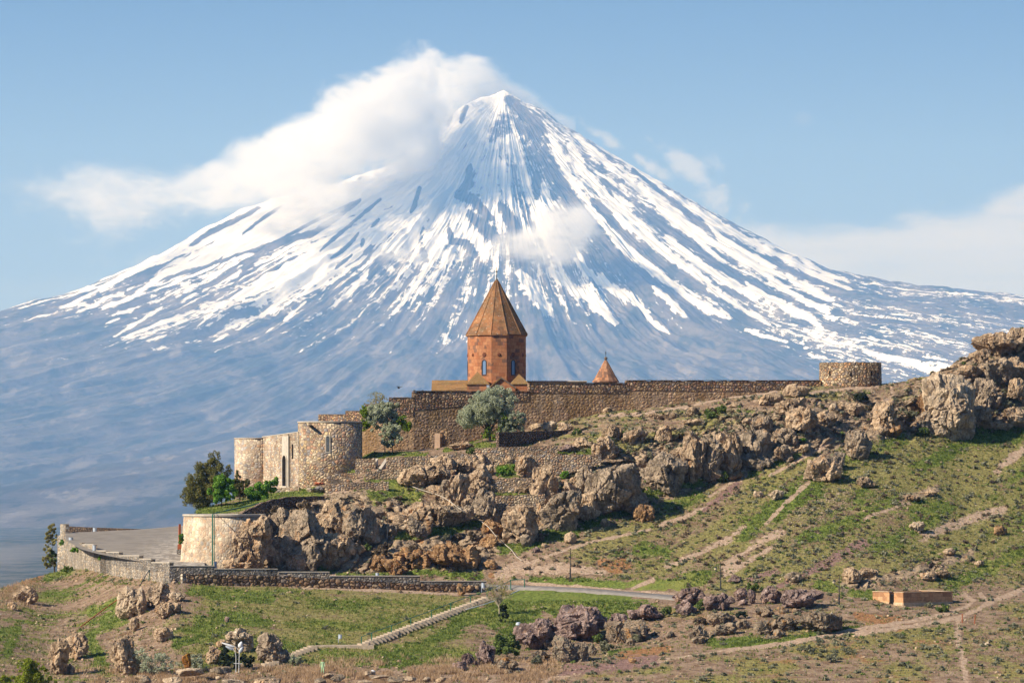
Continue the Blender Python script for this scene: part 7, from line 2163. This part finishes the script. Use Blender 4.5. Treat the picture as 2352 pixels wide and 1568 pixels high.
# ---------------------------------------------------------------- labels for the rocks
LOOK = {'t': 'tan brown', 'g': 'grey brown', 'o': 'ochre orange', 'p': 'purple pink', 'l': 'lichen spotted', 'w': 'pale tan'}
PLACE = {'lower cliff': 'in the cliff under the lawn', 'ochre foot': 'behind the low parapet', 'terrace crag': 'in the crag below the open door', 'middle boulders': 'beside the white pipe',
         'central cliff': 'in the tall central cliff', 'upper ledges': 'on ledges below the fortress wall', 'slope boulders': 'loose on the right hand slope', 'right crag': 'in the crag at the right edge',
         'left slope boulders': 'on the lower left slope', 'purple row': 'in the row below the road', 'lichen outcrops': 'in the outcrops above the track'}
NM = {'slope boulders': 'boulder', 'middle boulders': 'boulder', 'left slope boulders': 'boulder', 'purple row': 'boulder'}
ORD = ['first', 'second', 'third', 'fourth', 'fifth', 'sixth', 'seventh', 'eighth', 'ninth', 'tenth', 'eleventh', 'twelfth', 'thirteenth', 'fourteenth', 'fifteenth', 'sixteenth', 'seventeenth', 'eighteenth', 'nineteenth', 'twentieth']
ORD += ['twenty ' + x_ for x_ in ORD[:9]] + ['thirtieth'] + ['thirty ' + x_ for x_ in ORD[:9]] + ['fortieth'] + ['forty ' + x_ for x_ in ORD[:9]]
for zone in PLACE:
    zz = [r for r in rock_list if r[1] == zone]
    cl_ = {}
    for r in zz:
        wv, hv = r[4], r[5]
        sz = ('tall' if hv > 1.3 * wv else 'flat' if hv < .5 * wv else 'rounded') if max(wv, hv) > 26 else 'small'
        if max(wv, hv) > 85:
            sz = 'huge ' + (sz if sz != 'rounded' else 'blocky')
        cl_.setdefault((sz, r[2]), []).append(r)
    for (sz, kd), lst in cl_.items():
        lst.sort(key=lambda r: r[3])
        for i, r in enumerate(lst):
            pos_t = '' if len(lst) == 1 else (', leftmost' if i == 0 else ', rightmost' if i == len(lst) - 1 else ', ' + ORD[i] + ' from left')
            nm = NM.get(zone, 'rock')
            tag(r[0], f'{sz} {LOOK[kd]} {nm} {PLACE[zone]}{pos_t}', 'boulder' if nm == 'boulder' else 'rock', 'rocks ' + PLACE[zone])
            r[0].name = nm

# ---------------------------------------------------------------- clouds hugging the cone
def cloud(name, label, yc_pts, top, bot, dens, depth, amp, soft, u0, u1, v0, v1, nsc=1.0, aniso=0.0, thin=None):
    """banner-shaped volume: top/bot edges as (u, v) at the cone's distance, yc as (u, Y)"""
    K = MY / F
    wx = lambda u: (u - CX) * K
    wz = lambda v: CAMZ + (HZ - v) * K
    x0, x1, z0, z1 = wx(u0), wx(u1), wz(v1), wz(v0)
    ys = [p[1] for p in yc_pts]
    ya, yb = min(ys) - depth * 1.1, max(ys) + depth * 1.1
    bm = bmesh.new()
    bmesh.ops.create_cube(bm, size=1.0)
    for vt in bm.verts:
        vt.co = Vector((x0 + (vt.co.x + .5) * (x1 - x0), ya + (vt.co.y + .5) * (yb - ya), z0 + (vt.co.z + .5) * (z1 - z0)))
    me = bpy.data.meshes.new(name)
    bm.to_mesh(me)
    bm.free()
    m = bpy.data.materials.new('cloud_vapour')
    m.use_nodes = True
    t = NT(m.node_tree)
    pos = t.node('ShaderNodeNewGeometry').outputs['Position']
    X, Y, Z = t.sep(pos)[:3]
    s = t.lin(X, x0, x1)
    zz = t.lin(Z, z0, z1)
    fu = lambda u: (u - u0) / (u1 - u0)
    fv = lambda v: (v1 - v) / (v1 - v0)
    tp = t.curve(s, [(fu(a), fv(b_)) for a, b_ in top])
    bt = t.curve(s, [(fu(a), fv(b_)) for a, b_ in bot])
    yc = t.curve(s, [(fu(a), (b_ - ya) / (yb - ya)) for a, b_ in yc_pts])
    n = t.noise(t.scale(pos, (0.8, 1.0, 1.4)), 0.0034 * nsc, 6.0, 0.72, 0.4)
    nb = t.noise(pos, 0.0011 * nsc, 1.0, 0.5)
    n = t.math('SUBTRACT', t.math('ADD', t.math('MULTIPLY', n, 0.7), t.math('MULTIPLY', nb, 0.5)), 0.6)
    H_ = (z1 - z0)
    dt = t.math('MULTIPLY', t.math('SUBTRACT', tp, zz), H_ / 100.0)      # below the top edge, in 100 m
    db = t.math('MULTIPLY', t.math('SUBTRACT', zz, bt), H_ / 100.0)
    dy = t.math('DIVIDE', t.math('ABSOLUTE', t.math('SUBTRACT', t.lin(Y, ya, yb), yc)), depth / (yb - ya))
    dd = t.math('MULTIPLY', t.math('SUBTRACT', 1.0, dy), 3.0)
    e = t.math('MINIMUM', t.math('MINIMUM', dt, t.math('MULTIPLY', db, 0.6)), dd)
    e = t.math('MINIMUM', e, t.math('MULTIPLY', t.math('MINIMUM', s, t.math('SUBTRACT', 1.0, s)), 30.0))
    e = t.math('ADD', e, t.math('MULTIPLY', n, amp))
    d = t.math('MULTIPLY', t.smooth(e, 0.0, soft), dens)
    n9 = t.noise(t.scale(pos, (0.7, 1.0, 1.6)), 0.006 * nsc, 4.0, 0.65, 0.6)
    d = t.math('MULTIPLY', d, t.smooth(n9, 0.36, 0.62, 0.18, 1.15))
    if thin:
        d = t.math('MULTIPLY', d, t.curve(s, [(fu(a), b_) for a, b_ in thin]))
    sc = t.node('ShaderNodeVolumeScatter')
    sc.inputs['Color'].default_value = (0.995, 0.995, 0.995, 1)
    t.put(sc.inputs['Density'], d)
    sc.inputs['Anisotropy'].default_value = aniso
    t.put(t.node('ShaderNodeOutputMaterial').inputs['Volume'], sc.outputs[0])
    return tag(link(name, me, m), label, 'cloud')


cloud('cloud', 'long white banner cloud streaming left from the snowy summit', [(60, 29000), (700, 29100), (960, 29300), (1020, 29750), (1080, 30300), (1150, 30650), (1300, 30700)],
      [(60, 452), (160, 415), (260, 410), (350, 422), (430, 408), (520, 380), (600, 340), (700, 300), (800, 252), (850, 232), (900, 200), (960, 182), (1020, 148), (1060, 140), (1110, 158), (1160, 188), (1230, 222), (1320, 270)],
      [(60, 478), (160, 535), (260, 550), (400, 520), (520, 500), (650, 492), (800, 492), (900, 462), (970, 440), (1005, 390), (1030, 300), (1060, 245), (1100, 232), (1160, 236), (1230, 262), (1320, 290)],
      0.010, 420.0, 9.0, 1.1, 50, 1325, 120, 620, 1.0, 0.0, [(60, 0.12), (300, 0.22), (520, 0.35), (700, 0.7), (900, 1.0), (1060, 0.8), (1150, 0.45), (1320, 0.25)])
cloud('cloud', 'thin grey cloud patch drifting in front of the snow above the church spire', [(1100, 28300), (1400, 28300)],
      [(1110, 600), (1150, 545), (1200, 535), (1270, 505), (1320, 505), (1370, 560)], [(1110, 620), (1160, 640), (1230, 660), (1290, 650), (1340, 600), (1370, 580)],
      0.010, 200.0, 4.0, 1.3, 1100, 1380, 470, 690, 1.6)
cloud('cloud', 'small flat grey cloud lying on the snow left of the church spire', [(850, 28300), (1090, 28300)],
      [(850, 612), (900, 594), (960, 592), (1030, 600), (1090, 612)], [(850, 618), (900, 640), (960, 642), (1030, 634), (1090, 620)],
      0.012, 150.0, 2.6, 1.1, 845, 1095, 570, 665, 1.8)

# ---------------------------------------------------------------- the air
hm = bpy.data.meshes.new('haze')
bm = bmesh.new()
bmesh.ops.create_cube(bm, size=1.0)
for vtx in bm.verts:
    vtx.co = Vector((vtx.co.x * 50000 + 37, 18000 + vtx.co.y * 44000, vtx.co.z * 3421 + 1709.5))
bm.to_mesh(hm)
bm.free()
m = bpy.data.materials.new('haze_air')
m.use_nodes = True
t = NT(m.node_tree)
pv = t.node('ShaderNodeVolumePrincipled')
pv.inputs['Color'].default_value = (0.23, 0.50, 1.0, 1)
pv.inputs['Density'].default_value = 3.5e-5
pv.inputs['Absorption Color'].default_value = (1, 1, 1, 1)
pv.inputs['Anisotropy'].default_value = 0.0
t.put(t.node('ShaderNodeOutputMaterial').inputs['Volume'], pv.outputs[0])
tag(link('haze', hm, m), kind='stuff')
